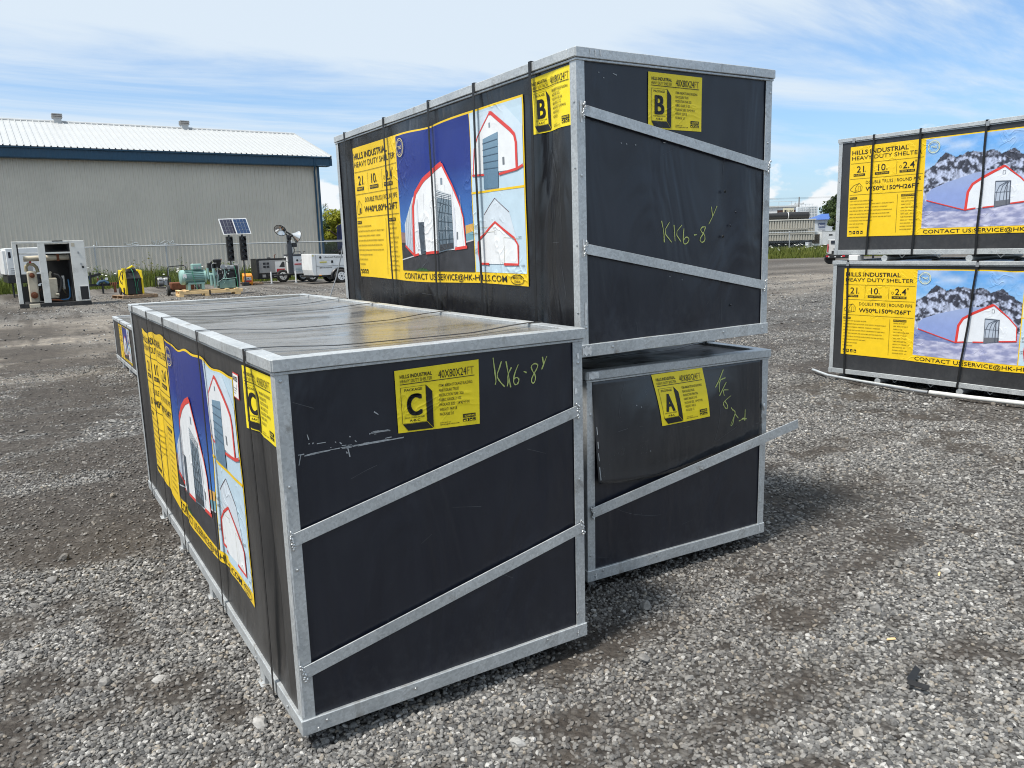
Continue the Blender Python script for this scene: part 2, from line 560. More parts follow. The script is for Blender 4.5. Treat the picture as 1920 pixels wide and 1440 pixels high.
def dirt_amount(x, y):
    """0 clean grey gravel .. 1 dark bare soil"""
    x = np.asarray(x, float); y = np.asarray(y, float)
    n = fbm(x * 0.8 + 3, y * 1.7 + 9, 41, 4)
    r = np.hypot(x + 0.6, y + 2.2)
    left = sstep(-x, -0.6, 0.3) * sstep(y, 0.6, 2.4)
    d = sstep(n + 0.05 * sstep(r, 3.5, 6.5) + 0.10 * left, 0.54, 0.72) * (0.50 + 0.5 * left)
    n2 = fbm(x * 2.6, y * 3.1, 57, 3)
    d = d + sstep(n2 + 0.06 * left, 0.58, 0.70) * 0.85 + sstep(fbm(x * 9, y * 11, 67, 2), 0.66, 0.80) * 0.6
    # dark damp bands left of the nearest crate
    band = np.exp(-((y - 7.4 - 0.35 * x) / 0.75) ** 2) * sstep(-x, -2.2, 0.2)
    band2 = np.exp(-((y - 4.5 - 0.3 * x) / 0.33) ** 2) * sstep(-x, -0.9, 0.2) * 0.8
    d = d + (band + band2) * (0.5 + 0.5 * n)
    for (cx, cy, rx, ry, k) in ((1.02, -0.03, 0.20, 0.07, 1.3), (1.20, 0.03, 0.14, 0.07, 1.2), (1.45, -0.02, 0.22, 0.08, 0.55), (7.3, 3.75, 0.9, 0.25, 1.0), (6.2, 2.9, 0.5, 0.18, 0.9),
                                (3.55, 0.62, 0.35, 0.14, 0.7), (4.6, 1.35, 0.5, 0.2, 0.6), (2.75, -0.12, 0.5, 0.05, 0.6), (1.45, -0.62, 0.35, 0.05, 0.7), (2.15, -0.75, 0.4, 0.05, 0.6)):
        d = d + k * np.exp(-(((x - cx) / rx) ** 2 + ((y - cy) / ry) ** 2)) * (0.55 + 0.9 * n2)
    return np.clip(d, 0, 1)


def dust_amount(x, y):
    """tan dusty wheel-packed area of the yard"""
    x = np.asarray(x, float); y = np.asarray(y, float)
    n = fbm(x * 0.22, y * 0.9, 71, 4)
    far = sstep(y - 0.15 * x, 7.0, 10.5) * (1 - 0.55 * sstep(y, 17, 24))
    return np.clip(far * sstep(n, 0.22, 0.50), 0, 1)


def axis_coords(lo, hi, step, out, grow=1.17):
    a = list(np.arange(lo, hi + 1e-6, step))
    s = step; x = hi
    while x < out:
        s *= grow; x += s; a.append(x)
    s = step; x = lo
    while x > -out:
        s *= grow; x -= s; a.insert(0, x)
    return np.array(a)


gx = axis_coords(-3.0, 8.5, 0.055, 1600)
gy = axis_coords(-2.6, 10.5, 0.055, 1600)
GX, GY = np.meshgrid(gx, gy)
GZ = ground_z(GX, GY)
nxg, nyg = len(gx), len(gy)
verts = np.stack([GX.ravel(), GY.ravel(), GZ.ravel()], 1)
idx = np.arange(nxg * nyg).reshape(nyg, nxg)
faces = np.stack([idx[:-1, :-1].ravel(), idx[:-1, 1:].ravel(), idx[1:, 1:].ravel(), idx[1:, :-1].ravel()], 1)
gme = bpy.data.meshes.new('ground')
gme.vertices.add(len(verts)); gme.vertices.foreach_set('co', verts.ravel())
gme.loops.add(faces.size); gme.loops.foreach_set('vertex_index', faces.ravel().astype(np.int32))
gme.polygons.add(len(faces)); gme.polygons.foreach_set('loop_start', np.arange(0, faces.size, 4, dtype=np.int32))
gme.polygons.foreach_set('use_smooth', np.ones(len(faces), bool))
gme.update(calc_edges=True)
at = gme.attributes.new('dirt', 'FLOAT', 'POINT'); at.data.foreach_set('value', dirt_amount(GX, GY).ravel().astype(np.float32))
at = gme.attributes.new('dust', 'FLOAT', 'POINT'); at.data.foreach_set('value', dust_amount(GX, GY).ravel().astype(np.float32))
ground = link('ground', gme)
tag(ground, kind='structure')


def mat_ground():
    mt = bpy.data.materials.new('crushed_stone_yard')
    mt.use_nodes = True
    t = NT(mt.node_tree)
    pos = t.n('ShaderNodeNewGeometry').outputs['Position']
    dirt = t.n('ShaderNodeAttribute', attribute_name='dirt').outputs['Fac']
    dust = t.n('ShaderNodeAttribute', attribute_name='dust').outputs['Fac']
    v1 = t.n('ShaderNodeTexVoronoi', {'Vector': pos, 'Scale': 46.0, 'Randomness': 1.0})
    s1 = t.n('ShaderNodeSeparateColor', {0: v1.outputs['Color']})
    stone = t.ramp(s1.outputs[0], [(0.0, (0.060, 0.058, 0.056)), (0.45, (0.135, 0.13, 0.125)), (0.8, (0.22, 0.215, 0.205)), (0.93, (0.34, 0.33, 0.31)), (1.0, (0.48, 0.47, 0.45))])
    gapd = t.smooth(v1.outputs['Distance'], 0.55, 0.30)
    stone = t.mix(1.0, stone, t.ramp(v1.outputs['Distance'], [(0.35, 1.0), (0.75, 0.40)]), 'MULTIPLY')
    fin = t.noise(pos, 160.0, 3, 0.7)
    mid = t.noise(pos, 3.0, 5, 0.65)
    big = t.noise(pos, 0.35, 5, 0.6)
    soil = t.mix(fin, (0.032, 0.026, 0.021), (0.085, 0.072, 0.061))
    sand = t.mix(fin, (0.19, 0.165, 0.137), (0.34, 0.30, 0.25))
    mpt = t.n('ShaderNodeMapping', {'Vector': pos, 'Rotation': (0, 0, -0.10), 'Scale': (0.16, 1.5, 1)})
    trk = t.noise(mpt.outputs[0], 1.3, 6, 0.65, 0.4)
    sand = t.mix(1.0, sand, t.ramp(trk, [(0.32, 0.62), (0.5, 1.0), (0.66, 1.18)]), 'MULTIPLY')
    c = t.mix(t.math('MULTIPLY', dust, t.ramp(mid, [(0.3, 0.45), (0.65, 0.95)])), stone, sand)
    c = t.mix(t.math('MULTIPLY', dirt, 0.85), c, soil)
    lump = t.noise(pos, 8.0, 6, 0.75)
    c = t.mix(1.0, c, t.ramp(lump, [(0.32, 0.66), (0.5, 1.0), (0.68, 1.30)]), 'MULTIPLY')
    c = t.mix(1.0, c, t.ramp(big, [(0.3, 0.84), (0.7, 1.14)]), 'MULTIPLY')
    c = t.mix(1.0, c, t.ramp(mid, [(0.3, 0.88), (0.7, 1.10)]), 'MULTIPLY')
    h = t.math('ADD', t.math('MULTIPLY', t.math('SUBTRACT', 1.0, v1.outputs['Distance']), 0.9), t.math('MULTIPLY', fin, 0.4))
    h = t.math('ADD', h, t.math('ADD', t.math('MULTIPLY', trk, 2.5), t.math('MULTIPLY', lump, 2.5)))
    bp = t.n('ShaderNodeBump', {'Height': h, 'Strength': 0.9, 'Distance': 0.014})
    rg = t.math('SUBTRACT', 0.92, t.math('MULTIPLY', dirt, 0.12))
    b = t.n('ShaderNodeBsdfPrincipled', {'Base Color': c, 'Roughness': rg, 'Normal': bp.outputs[0], 'Specular IOR Level': 0.25})
    t.n('ShaderNodeOutputMaterial', {'Surface': b.outputs[0]})
    return mt


gme.materials.append(mat_ground())


def mat_stone():
    mt = bpy.data.materials.new('crushed_stone')
    mt.use_nodes = True
    t = NT(mt.node_tree)
    tint = t.n('ShaderNodeAttribute', attribute_name='tint', attribute_type='INSTANCER').outputs['Fac']
    soil = t.n('ShaderNodeAttribute', attribute_name='soil', attribute_type='INSTANCER').outputs['Fac']
    ob = t.n('ShaderNodeTexCoord').outputs['Object']
    c = t.ramp(tint, [(0.0, (0.070, 0.070, 0.071)), (0.30, (0.135, 0.133, 0.130)), (0.60, (0.205, 0.20, 0.192)), (0.80, (0.27, 0.263, 0.25)), (0.88, (0.28, 0.245, 0.20)), (0.93, (0.32, 0.312, 0.30)), (1.0, (0.48, 0.47, 0.45))])
    n = t.noise(ob, 1.6, 4, 0.6)
    c = t.mix(1.0, c, t.ramp(n, [(0.3, 0.78), (0.7, 1.15)]), 'MULTIPLY')
    c = t.mix(t.math('MULTIPLY', soil, 0.60), c, (0.095, 0.082, 0.070))
    b = t.n('ShaderNodeBsdfPrincipled', {'Base Color': c, 'Roughness': 0.85, 'Specular IOR Level': 0.3})
    t.n('ShaderNodeOutputMaterial', {'Surface': b.outputs[0]})
    return mt


M_STONE = mat_stone()


def scatter(name, pts, scl, tint, soil, label):
    """stones: points with attributes, shapes made and instanced by geometry nodes"""
    me = bpy.data.meshes.new(name)
    n = len(pts)
    me.vertices.add(n); me.vertices.foreach_set('co', pts.astype(np.float32).ravel())
    for nm, arr, ty in (('scl', scl, 'FLOAT'), ('tint', tint, 'FLOAT'), ('soil', soil, 'FLOAT')):
        a = me.attributes.new(nm, ty, 'POINT'); a.data.foreach_set('value', arr.astype(np.float32))
    a = me.attributes.new('rot', 'FLOAT_VECTOR', 'POINT')
    rot = np.stack([RNG.uniform(-0.45, 0.45, n), RNG.uniform(-0.45, 0.45, n), RNG.uniform(0, 6.283, n)], 1)
    a.data.foreach_set('vector', rot.astype(np.float32).ravel())
    a = me.attributes.new('pick', 'INT', 'POINT'); a.data.foreach_set('value', RNG.integers(0, 5, n).astype(np.int32))
    me.update()
    ob = link(name, me)
    tag(ob, label, 'gravel', kind='stuff')
    ng = bpy.data.node_groups.new(name, 'GeometryNodeTree')
    ng.interface.new_socket('Geometry', in_out='INPUT', socket_type='NodeSocketGeometry')
    ng.interface.new_socket('Geometry', in_out='OUTPUT', socket_type='NodeSocketGeometry')
    N, Lk = ng.nodes, ng.links
    gi = N.new('NodeGroupInput'); go = N.new('NodeGroupOutput')
    join = N.new('GeometryNodeJoinGeometry')
    for k, sc in enumerate([(1.0, 0.75, 0.58), (1.15, 0.8, 0.5), (0.9, 0.85, 0.68), (1.25, 0.62, 0.5), (0.85, 0.8, 0.75)]):
        ico = N.new('GeometryNodeMeshIcoSphere'); ico.inputs['Radius'].default_value = 1.0; ico.inputs['Subdivisions'].default_value = 2
        sp = N.new('GeometryNodeSetPosition')
        ps = N.new('GeometryNodeInputPosition')
        vo = N.new('ShaderNodeTexVoronoi'); vo.voronoi_dimensions = '4D'
        vo.inputs['W'].default_value = k * 3.7 + 0.5; vo.inputs['Scale'].default_value = 1.15
        mr = N.new('ShaderNodeMath'); mr.operation = 'MULTIPLY_ADD'; mr.inputs[1].default_value = 0.75; mr.inputs[2].default_value = 0.55
        vm = N.new('ShaderNodeVectorMath'); vm.operation = 'SCALE'
        Lk.new(ps.outputs[0], vo.inputs['Vector']); Lk.new(vo.outputs['Distance'], mr.inputs[0])
        Lk.new(ps.outputs[0], vm.inputs[0]); Lk.new(mr.outputs[0], vm.inputs['Scale'])
        Lk.new(ico.outputs[0], sp.inputs['Geometry']); Lk.new(vm.outputs[0], sp.inputs['Position'])
        tr = N.new('GeometryNodeTransform'); tr.inputs['Scale'].default_value = sc
        Lk.new(sp.outputs[0], tr.inputs[0])
        sm = N.new('GeometryNodeSetMaterial'); sm.inputs['Material'].default_value = M_STONE
        Lk.new(tr.outputs[0], sm.inputs[0])
        g2i = N.new('GeometryNodeGeometryToInstance')
        Lk.new(sm.outputs[0], g2i.inputs[0]); Lk.new(g2i.outputs[0], join.inputs[0])
    iop = N.new('GeometryNodeInstanceOnPoints')
    iop.inputs['Pick Instance'].default_value = True

    def attr(nm, ty):
        q = N.new('GeometryNodeInputNamedAttribute'); q.data_type = ty; q.inputs[0].default_value = nm
        return q.outputs[0]
    Lk.new(gi.outputs[0], iop.inputs['Points']); Lk.new(join.outputs[0], iop.inputs['Instance'])
    Lk.new(attr('pick', 'INT'), iop.inputs['Instance Index'])
    e2r = N.new('FunctionNodeEulerToRotation')
    Lk.new(attr('rot', 'FLOAT_VECTOR'), e2r.inputs[0]); Lk.new(e2r.outputs[0], iop.inputs['Rotation'])
    Lk.new(attr('scl', 'FLOAT'), iop.inputs['Scale'])
    Lk.new(iop.outputs[0], go.inputs[0])
    md = ob.modifiers.new('stones', 'NODES'); md.node_group = ng
    return ob


def stone_points(n_try, rmin, rmax, size_lo, size_hi, half_az=0.95, cut=1.0):
    u = RNG.uniform(0, 1, n_try)
    r = np.sqrt(rmin ** 2 + u * (rmax ** 2 - rmin ** 2))
    az = YAW + RNG.uniform(-half_az, half_az, n_try)
    x = CAM_POS.x + r * np.sin(az); y = CAM_POS.y + r * np.cos(az)
    keep = np.ones(n_try, bool)
    for (cx, cy, w, l, a) in CRATE_RECTS:
        inside = (x > cx + 0.32) & (x < cx + w - 0.15) & (y > cy + 0.32) & (y < cy + l - 0.1)
        keep &= ~inside
    d = dirt_amount(x, y)
    keep &= RNG.uniform(0, 1, n_try) > d * 0.80 * cut
    du = dust_amount(x, y)
    keep &= RNG.uniform(0, 1, n_try) > du * 0.78
    x, y, d = x[keep], y[keep], d[keep]
    n = len(x)
    s = size_lo + (size_hi - size_lo) * RNG.beta(1.5, 3.2, n)
    z = ground_z(x, y) + s * RNG.uniform(0.05, 0.42, n)
    return np.stack([x, y, z], 1), s, RNG.uniform(0, 1, n), np.clip(d * RNG.uniform(0.5, 1.2, n), 0, 1)


P1 = stone_points(96000, 1.15, 3.7, 0.0042, 0.0140)
P2 = stone_points(120000, 3.7, 7.2, 0.0055, 0.0150, 0.85)
P3 = stone_points(70000, 7.2, 14.0, 0.007, 0.019, 0.72)
P4 = stone_points(42000, 14.0, 34.0, 0.012, 0.034, 0.66)
P = [np.concatenate(q) for q in zip(P1, P2, P3, P4)]
scatter('gravel', P[0], P[1], P[2], P[3], 'loose grey crushed stone covering the yard')
# a few larger loose stones
PL = stone_points(420, 1.3, 9.0, 0.016, 0.040, 0.8)
scatter('loose_rock', PL[0], PL[1], np.clip(PL[2] * 0.5 + 0.5, 0, 1), PL[3], 'scattered larger pale stones lying on the gravel')

# ------------------------------------------------------------------ printed sheets
TXT = {}


def text_mesh(txt, bold=0.0):
    key = (txt, round(bold, 4))
    if key in TXT:
        return TXT[key]
    cu = bpy.data.curves.new('lettering', 'FONT')
    cu.body = txt
    cu.size = 1.0
    cu.resolution_u = 6 if len(txt) == 1 else (3 if len(txt) < 20 else 2)
    cu.offset = bold
    ob = bpy.data.objects.new('lettering', cu)
    me = ob.to_mesh()
    v = np.array([p.co[:2] for p in me.vertices]) if len(me.vertices) else np.zeros((0, 2))
    f = [tuple(p.vertices) for p in me.polygons]
    ob.to_mesh_clear()
    bpy.data.objects.remove(ob); bpy.data.curves.remove(cu)
    TXT[key] = (v, f)
    return TXT[key]


class Sheet:
    """flat print: polygons, strokes and lettering in sheet units, later laid on a surface"""
    def __init__(self):
        self.items = []

    def poly(self, pts, col, layer=1):
        self.items.append((np.array(pts, float), [tuple(range(len(pts)))], layer, col, True))

    def rect(self, u0, v0, u1, v1, col, layer=1):
        self.poly([(u0, v0), (u1, v0), (u1, v1), (u0, v1)], col, layer)

    def stroke(self, pts, w, col, layer=2, closed=False, w1=None, rough=0.0):
        pts = [np.array(p, float) for p in pts]
        n = len(pts)
        L, R = [], []
        for i, p in enumerate(pts):
            a = pts[i - 1] if (i > 0 or closed) else p
            b = pts[(i + 1) % n] if (i < n - 1 or closed) else p
            d = b - a
            d = d / (np.linalg.norm(d) + 1e-9)
            nn = np.array([-d[1], d[0]])
            ww = (w if w1 is None else w + (w1 - w) * i / (n - 1)) * (1.0 + rough * math.sin(i * 2.3 + p[0] * 91 + p[1] * 57))
            L.append(p + nn * ww / 2); R.append(p - nn * ww / 2)
        fs = [(i, i + 1, n + i + 1, n + i) for i in range(n - 1)]
        if closed:
            fs.append((n - 1, 0, n, 2 * n - 1))
        self.items.append((np.array(L + R), fs, layer, col, True))

    def text(self, txt, u0, v0, h, width=None, col=(0, 0, 0), layer=2, bold=0.0, cx=None, sub=False):
        v, f = text_mesh(txt, bold)
        if not len(v):
            return
        v = v.copy()
        x0, x1 = v[:, 0].min(), v[:, 0].max()
        cap = 0.729
        s = h / cap
        sx = s if width is None else width / (x1 - x0)
        v[:, 0] = (v[:, 0] - x0) * sx; v[:, 1] *= s
        if cx is not None:
            u0 = cx - (x1 - x0) * sx / 2
        v[:, 0] += u0; v[:, 1] += v0
        self.items.append((v, f, layer, col, sub))

    def ring(self, cu, cv, ru, rv, w, col, layer=2, n=28):
        self.stroke([(cu + ru * math.cos(2 * math.pi * i / n), cv + rv * math.sin(2 * math.pi * i / n)) for i in range(n)], w, col, layer, True)

    def picture(self, u0, v0, u1, v1, nu, nv, fn, layer=1):
        U, V = np.meshgrid(np.linspace(u0, u1, nu + 1), np.linspace(v0, v1, nv + 1))
        ix = np.arange((nu + 1) * (nv + 1)).reshape(nv + 1, nu + 1)
        fs = list(zip(ix[:-1, :-1].ravel().tolist(), ix[:-1, 1:].ravel().tolist(), ix[1:, 1:].ravel().tolist(), ix[1:, :-1].ravel().tolist()))
        self.items.append((np.stack([U.ravel(), V.ravel()], 1), fs, layer, fn, False))

    def build(self, name, parent, mat, surf, uv2sz, cell, off0=0.004, dl=0.0009, layers=None):
        bm = bmesh.new()
        cols = []
        V, F, FC = [], [], []
        lv = []
        items = [it for it in self.items if layers is None or it[2] in layers]
        for (v, f, layer, col, sub) in items:
            ci = len(cols); cols.append(col)
            if sub:
                vs = [bm.verts.new((float(a), float(b), layer)) for a, b in v]
                for fc in f:
                    try:
                        q = bm.faces.new([vs[i] for i in fc]); q.material_index = ci
                    except ValueError:
                        pass
            else:
                k = len(V)
                V.extend([(float(a), float(b), layer) for a, b in v])
                F.extend([tuple(i + k for i in fc) for fc in f]); FC.extend([ci] * len(f))
        if len(bm.faces):
            ng = [q for q in bm.faces if len(q.verts) > 4]
            if ng:
                bmesh.ops.triangulate(bm, faces=ng)
            us = [v.co.x for v in bm.verts]; vs_ = [v.co.y for v in bm.verts]
            for ax, lo, hi in ((0, min(us), max(us)), (1, min(vs_), max(vs_))):
                k = math.floor(lo / cell) + 1
                while k * cell < hi:
                    no = (1, 0, 0) if ax == 0 else (0, 1, 0)
                    co = (k * cell, 0, 0) if ax == 0 else (0, k * cell, 0)
                    bmesh.ops.bisect_plane(bm, geom=bm.verts[:] + bm.edges[:] + bm.faces[:], dist=1e-6, plane_co=co, plane_no=no)
                    k += 1
            bm.verts.index_update()
            k = len(V)
            V.extend([tuple(v.co) for v in bm.verts])
            for q in bm.faces:
                F.append(tuple(v.index + k for v in q.verts)); FC.append(q.material_index)
        bm.free()
        V = np.array(V)
        s, z = uv2sz(V[:, 0], V[:, 1])
        Pn = surf(s, z, off0 + V[:, 2] * dl)
        me = bpy.data.meshes.new(name)
        me.from_pydata(Pn.tolist(), [], F)
        ca = me.color_attributes.new('Col', 'FLOAT_COLOR', 'CORNER')
        out = np.ones((len(me.loops), 4), np.float32)
        li = 0
        seen = {}
        for fc, ci in zip(F, FC):
            c = cols[ci]
            if callable(c):
                for i in fc:
                    if i not in seen:
                        seen[i] = c(V[i, 0], V[i, 1])
                    out[li, :3] = seen[i]
                    li += 1
            else:
                out[li:li + len(fc), :3] = c
                li += len(fc)
        ca.data.foreach_set('color', out.ravel())
        me.materials.append(mat)
        me.update()
        o = link(name, me, parent)
        return o


K = (0.012, 0.012, 0.013)
YEL = (0.84, 0.56, 0.016)
YELL = (0.88, 0.70, 0.020)
RED = (0.66, 0.055, 0.045)
WHT = (0.76, 0.78, 0.80)
LBL = (0.50, 0.64, 0.74)
FEAT = ['1.HEAVY DUTY HOT GALVANIZED TRUSS PIPE.', '2.HIGH STRENGTH PLACE INSTALLATION, LARGE CAPACITY , EXCELLENT STABILITY', '3.PVC FABRIC WATERPROOF , FIREPROOF , WINDPROOF , UV RESISTANT',
        '4.SIDE PIPE AND VERTICAL SIDES IMPROVE THE EFFICIENCY OF INSIDE SPACE.', '5.WIDELY USED IN INDUSTRIAL AND AGRICULTURAL AND HOUSE PRODUCTION.', '6.EFFECTIVELY REDUCE THE DAMAGE CAUSED BY STRONG WIND AND HEAVY SNOW.',
        '7.TWO MECHANICAL DOORS WITH HAND WINCH.', '8.TWO VENTS ON GATE ENDS.', '9.TWO SIDE DOORS.']


def sky_blue(u, v):
    t = min(max((v - 0.22) / 0.75, 0), 1)
    a, b = (0.075, 0.27, 0.66), (0.011, 0.026, 0.20)
    k = min(t * 1.5, 1) ** 0.8
    return tuple(a[i] * (1 - k) + b[i] * k for i in range(3))


def poster_sheet(kind):
    """kind 40 or 50; sheet units: height 1, width 2.48"""
    S = Sheet()
    PW = 2.48
    S.rect(0, 0, PW, 1, YEL, 0)
    S.text('HILLS INDUSTRIAL', 0.022, 0.912, 0.047, 0.645, K, 2, 0.014)
    S.text('HEAVY DUTY SHELTER', 0.022, 0.852, 0.043, 0.79, K, 2)
    for v in (0.815, 0.645, 0.468):
        S.rect(0.012, v - 0.0015, 0.835, v + 0.0015, K, 2)
    for u in (0.265, 0.545):
        S.rect(u - 0.0014, 0.665, u + 0.0014, 0.80, K, 2)
    for (tx, uu, un, bar, bw) in (('21', 0.085, 'oz', 'FABRIC', 0.135), ('10', 0.335, 'ft', 'TRUSS SPACING', 0.165), ('2.4', 0.615, '', 'TRUSS TUBE', 0.165)):
        S.text(tx, uu, 0.715, 0.072, 0.085 if tx != '2.4' else 0.125, K, 2, 0.006)
        if un:
            S.text(un, uu + 0.092, 0.715, 0.018, 0.018, K, 2)
        S.rect(uu - 0.035, 0.674, uu - 0.035 + bw, 0.700, K, 2)
        S.text(bar, uu - 0.025, 0.680, 0.014, bw - 0.02, YEL, 3)
    S.text('"', 0.745, 0.735, 0.06, 0.016, K, 2)
    S.ring(0.588, 0.735, 0.012, 0.013, 0.003, K, 2, 12)
    S.text('DOUBLE TRUSS | ROUND PIPE', 0.20, 0.582, 0.036, 0.615, K, 2)
    S.text('W40*L80*H24FT' if kind == 40 else 'W50*L150*H26FT', 0.20 if kind == 50 else 0.178, 0.505, 0.046, 0.60 if kind == 50 else 0.635, K, 2, 0.012)
    if kind == 40:
        S.stroke([(0.03, 0.50), (0.03, 0.55), (0.075, 0.60), (0.125, 0.565), (0.125, 0.505), (0.06, 0.492), (0.03, 0.50)], 0.004, K)
        S.stroke([(0.075, 0.60), (0.065, 0.555), (0.06, 0.492)], 0.004, K)
        S.rect(0.085, 0.502, 0.108, 0.54, K, 2)
    else:
        S.stroke([(0.02, 0.535), (0.02, 0.52), (0.075, 0.495), (0.155, 0.51), (0.16, 0.555), (0.125, 0.595), (0.09, 0.565), (0.078, 0.535), (0.075, 0.495)], 0.004, K)
        S.stroke([(0.02, 0.535), (0.06, 0.575), (0.125, 0.595)], 0.004, K)
        S.stroke([(0.112, 0.502), (0.112, 0.56), (0.14, 0.56), (0.14, 0.507)], 0.004, K)
        S.stroke([(0.085, 0.499), (0.085, 0.522), (0.097, 0.522), (0.097, 0.5)], 0.003, K)
    S.rect(0.015, 0.420, 0.105, 0.442, K, 2)
    S.text('FEATURES', 0.020, 0.425, 0.012, 0.078, YEL, 3)
    S.rect(0.612, 0.420, 0.76, 0.442, K, 2)
    S.text('SPECIFICATIONS', 0.617, 0.425, 0.012, 0.136, YEL, 3)
    v = 0.392
    for tx in FEAT:
        S.text(tx, 0.018, v, 0.0125, min(0.0072 * len(tx), 0.53), K, 2)
        v -= 0.0365
    v = 0.395
    sp = ['MODEL: ' + ('4080 24FT' if kind == 40 else '50150 26FT'), 'SIZE: ' + ('W40*L80*H24 FT' if kind == 40 else 'W50*L150*H26 FT'), 'FABRIC: 21 OZ', 'STRUCTURE: DOUBLE TRUSS', 'DOOR SIZE: W16*H16FT', 'VENT SIZE: 1.5*1.5FT', 'TUBE THICKNESS: 2.4',
          'ARCH: 2.4"  PURLIN: 1.5"', 'ARCH DISTANCE: 10FT', 'PACKING: 3 BOXES A-B-C', 'SHOULDER HEIGHT: 14FT']
    for tx in sp:
        S.text(tx, 0.617, v, 0.0125, 0.0078 * len(tx), K, 2)
        v -= 0.0335
    S.rect(0.572, 0.035, 0.575, 0.445, K, 2)
    for i in range(4):
        u = 0.025 + 0.045 * i
        S.rect(u, 0.030, u + 0.030, 0.064, K, 2)
        if i == 0:
            S.rect(u + 0.003, 0.033, u + 0.027, 0.048, YEL, 3)
        elif i == 1:
            S.rect(u + 0.006, 0.045, u + 0.024, 0.050, YEL, 3); S.rect(u + 0.013, 0.036, u + 0.017, 0.058, YEL, 3)
        elif i == 2:
            S.poly([(u + 0.006, 0.036), (u + 0.024, 0.036), (u + 0.018, 0.054)], YEL, 3)
        else:
            S.rect(u + 0.005, 0.036, u + 0.025, 0.046, YEL, 3); S.rect(u + 0.005, 0.052, u + 0.012, 0.057, YEL, 3)
    S.text('CONTACT US:SERVICE@HK-HILLS.COM', 0.87, 0.016, 0.040, 1.40, K, 2, 0.004)
    S.ring(2.375, 0.034, 0.066, 0.028, 0.004, K, 2)
    S.text('MADE IN', 2.375, 0.038, 0.015, 0.085, K, 2, 0.01, cx=2.375)
    S.text('CHINA', 2.375, 0.016, 0.015, 0.062, K, 2, 0.01, cx=2.375)
    U0, U1, V0, V1 = 0.85, 1.893, 0.070, 0.988
    if kind == 40:
        S.picture(U0, V0, U1, V1, 21, 30, sky_blue, 1)
        asph = lambda u, v: tuple(c * (0.75 + 0.5 * float(vnoise(u * 40, v * 40, 5))) for c in (0.036, 0.038, 0.045))
        S.poly([(U0, V0), (U1, V0), (U1, 0.262), (1.6, 0.245), (U0, 0.262)], asph, 2)
        S.stroke([(U0, 0.142), (1.3, 0.195), (U1, 0.262)], 0.008, (0.5, 0.52, 0.55), 3)
        S.poly([(1.80, 0.30), (U1, 0.315), (U1, 0.36), (1.80, 0.35)], (0.62, 0.36, 0.10), 2)
        S.poly([(1.80, 0.255), (U1, 0.265), (U1, 0.315), (1.80, 0.30)], (0.16, 0.33, 0.40), 2)
        S.poly([(U0, 0.262), (0.93, 0.26), (0.93, 0.33), (U0, 0.335)], (0.25, 0.16, 0.15), 2)
        # side, gable end, red trim
        S.poly([(0.929, 0.244), (1.09, 0.178), (1.146, 0.576), (1.10, 0.56), (0.935, 0.385)], lambda u, v: (0.50 + 0.2 * (v - 0.2), 0.56 + 0.2 * (v - 0.2), 0.66), 3)
        for k in range(1, 5):
            f = k / 5
            S.stroke([(0.929 + 0.16 * f, 0.244 - 0.066 * f), (0.937 + 0.17 * f, 0.39 + 0.17 * f)], 0.004, (0.40, 0.46, 0.56), 4)
        S.poly([(1.09, 0.178), (1.80, 0.215), (1.78, 0.40), (1.7375, 0.4725), (1.64, 0.60), (1.52, 0.734), (1.40, 0.70), (1.25, 0.645), (1.146, 0.576), (1.10, 0.50)], WHT, 4)
        S.stroke([(1.085, 0.18), (1.105, 0.50), (1.15, 0.585), (1.27, 0.66), (1.40, 0.712), (1.52, 0.742)], 0.031, RED, 5)
        S.stroke([(1.50, 0.742), (1.53, 0.735), (1.65, 0.60), (1.745, 0.475), (1.782, 0.40), (1.80, 0.215)], 0.022, RED, 5, w1=0.010)
        S.stroke([(0.929, 0.240), (1.085, 0.172), (1.155, 0.180)], 0.016, RED, 5)
        S.stroke([(1.26, 0.187), (1.43, 0.194)], 0.018, RED, 5)
        S.stroke([(1.66, 0.212), (1.815, 0.222)], 0.018, RED, 5)
        S.poly([(1.43, 0.188), (1.65, 0.215), (1.634, 0.545), (1.44, 0.588)], lambda u, v: (0.10 + 0.25 * max(v - 0.25, 0), 0.14 + 0.32 * max(v - 0.25, 0), 0.18 + 0.36 * max(v - 0.25, 0)), 5)
        for k in range(5):
            S.stroke([(1.434 + 0.004 * k, 0.27 + 0.06 * k), (1.648 - 0.004 * k, 0.275 + 0.05 * k)], 0.004, (0.04, 0.06, 0.08), 6)
        for k in range(4):
            S.stroke([(1.45 + 0.05 * k, 0.22), (1.45 + 0.045 * k, 0.40), (1.52 + 0.03 * k, 0.55)], 0.006, (0.05, 0.075, 0.10), 6)
        for k in range(4):
            S.stroke([(1.435, 0.582 - 0.012 * k), (1.632, 0.545 - 0.010 * k)], 0.006, (0.60, 0.63, 0.66), 6)
        S.poly([(1.19, 0.182), (1.262, 0.187), (1.254, 0.392), (1.174, 0.392)], (0.055, 0.075, 0.10), 5)
        for k in range(7):
            f = k / 6
            S.stroke([(1.15 + 0.62 * f, 0.20 + 0.018 * f), (1.17 + 0.58 * f, 0.42 + 0.20 * math.sin(math.pi * min(f * 0.62 + 0.19, 1)))], 0.0022, (0.66, 0.69, 0.74), 5)
        S.poly([(1.155, 0.21), (1.18, 0.21), (1.175, 0.55), (1.155, 0.53)], (0.66, 0.69, 0.74), 5)
        S.poly([(1.655, 0.225), (1.69, 0.228), (1.675, 0.46), (1.65, 0.50)], (0.64, 0.67, 0.73), 5)
        S.poly([(1.45, 0.20), (1.64, 0.22), (1.638, 0.25), (1.452, 0.24)], (0.045, 0.05, 0.06), 6)
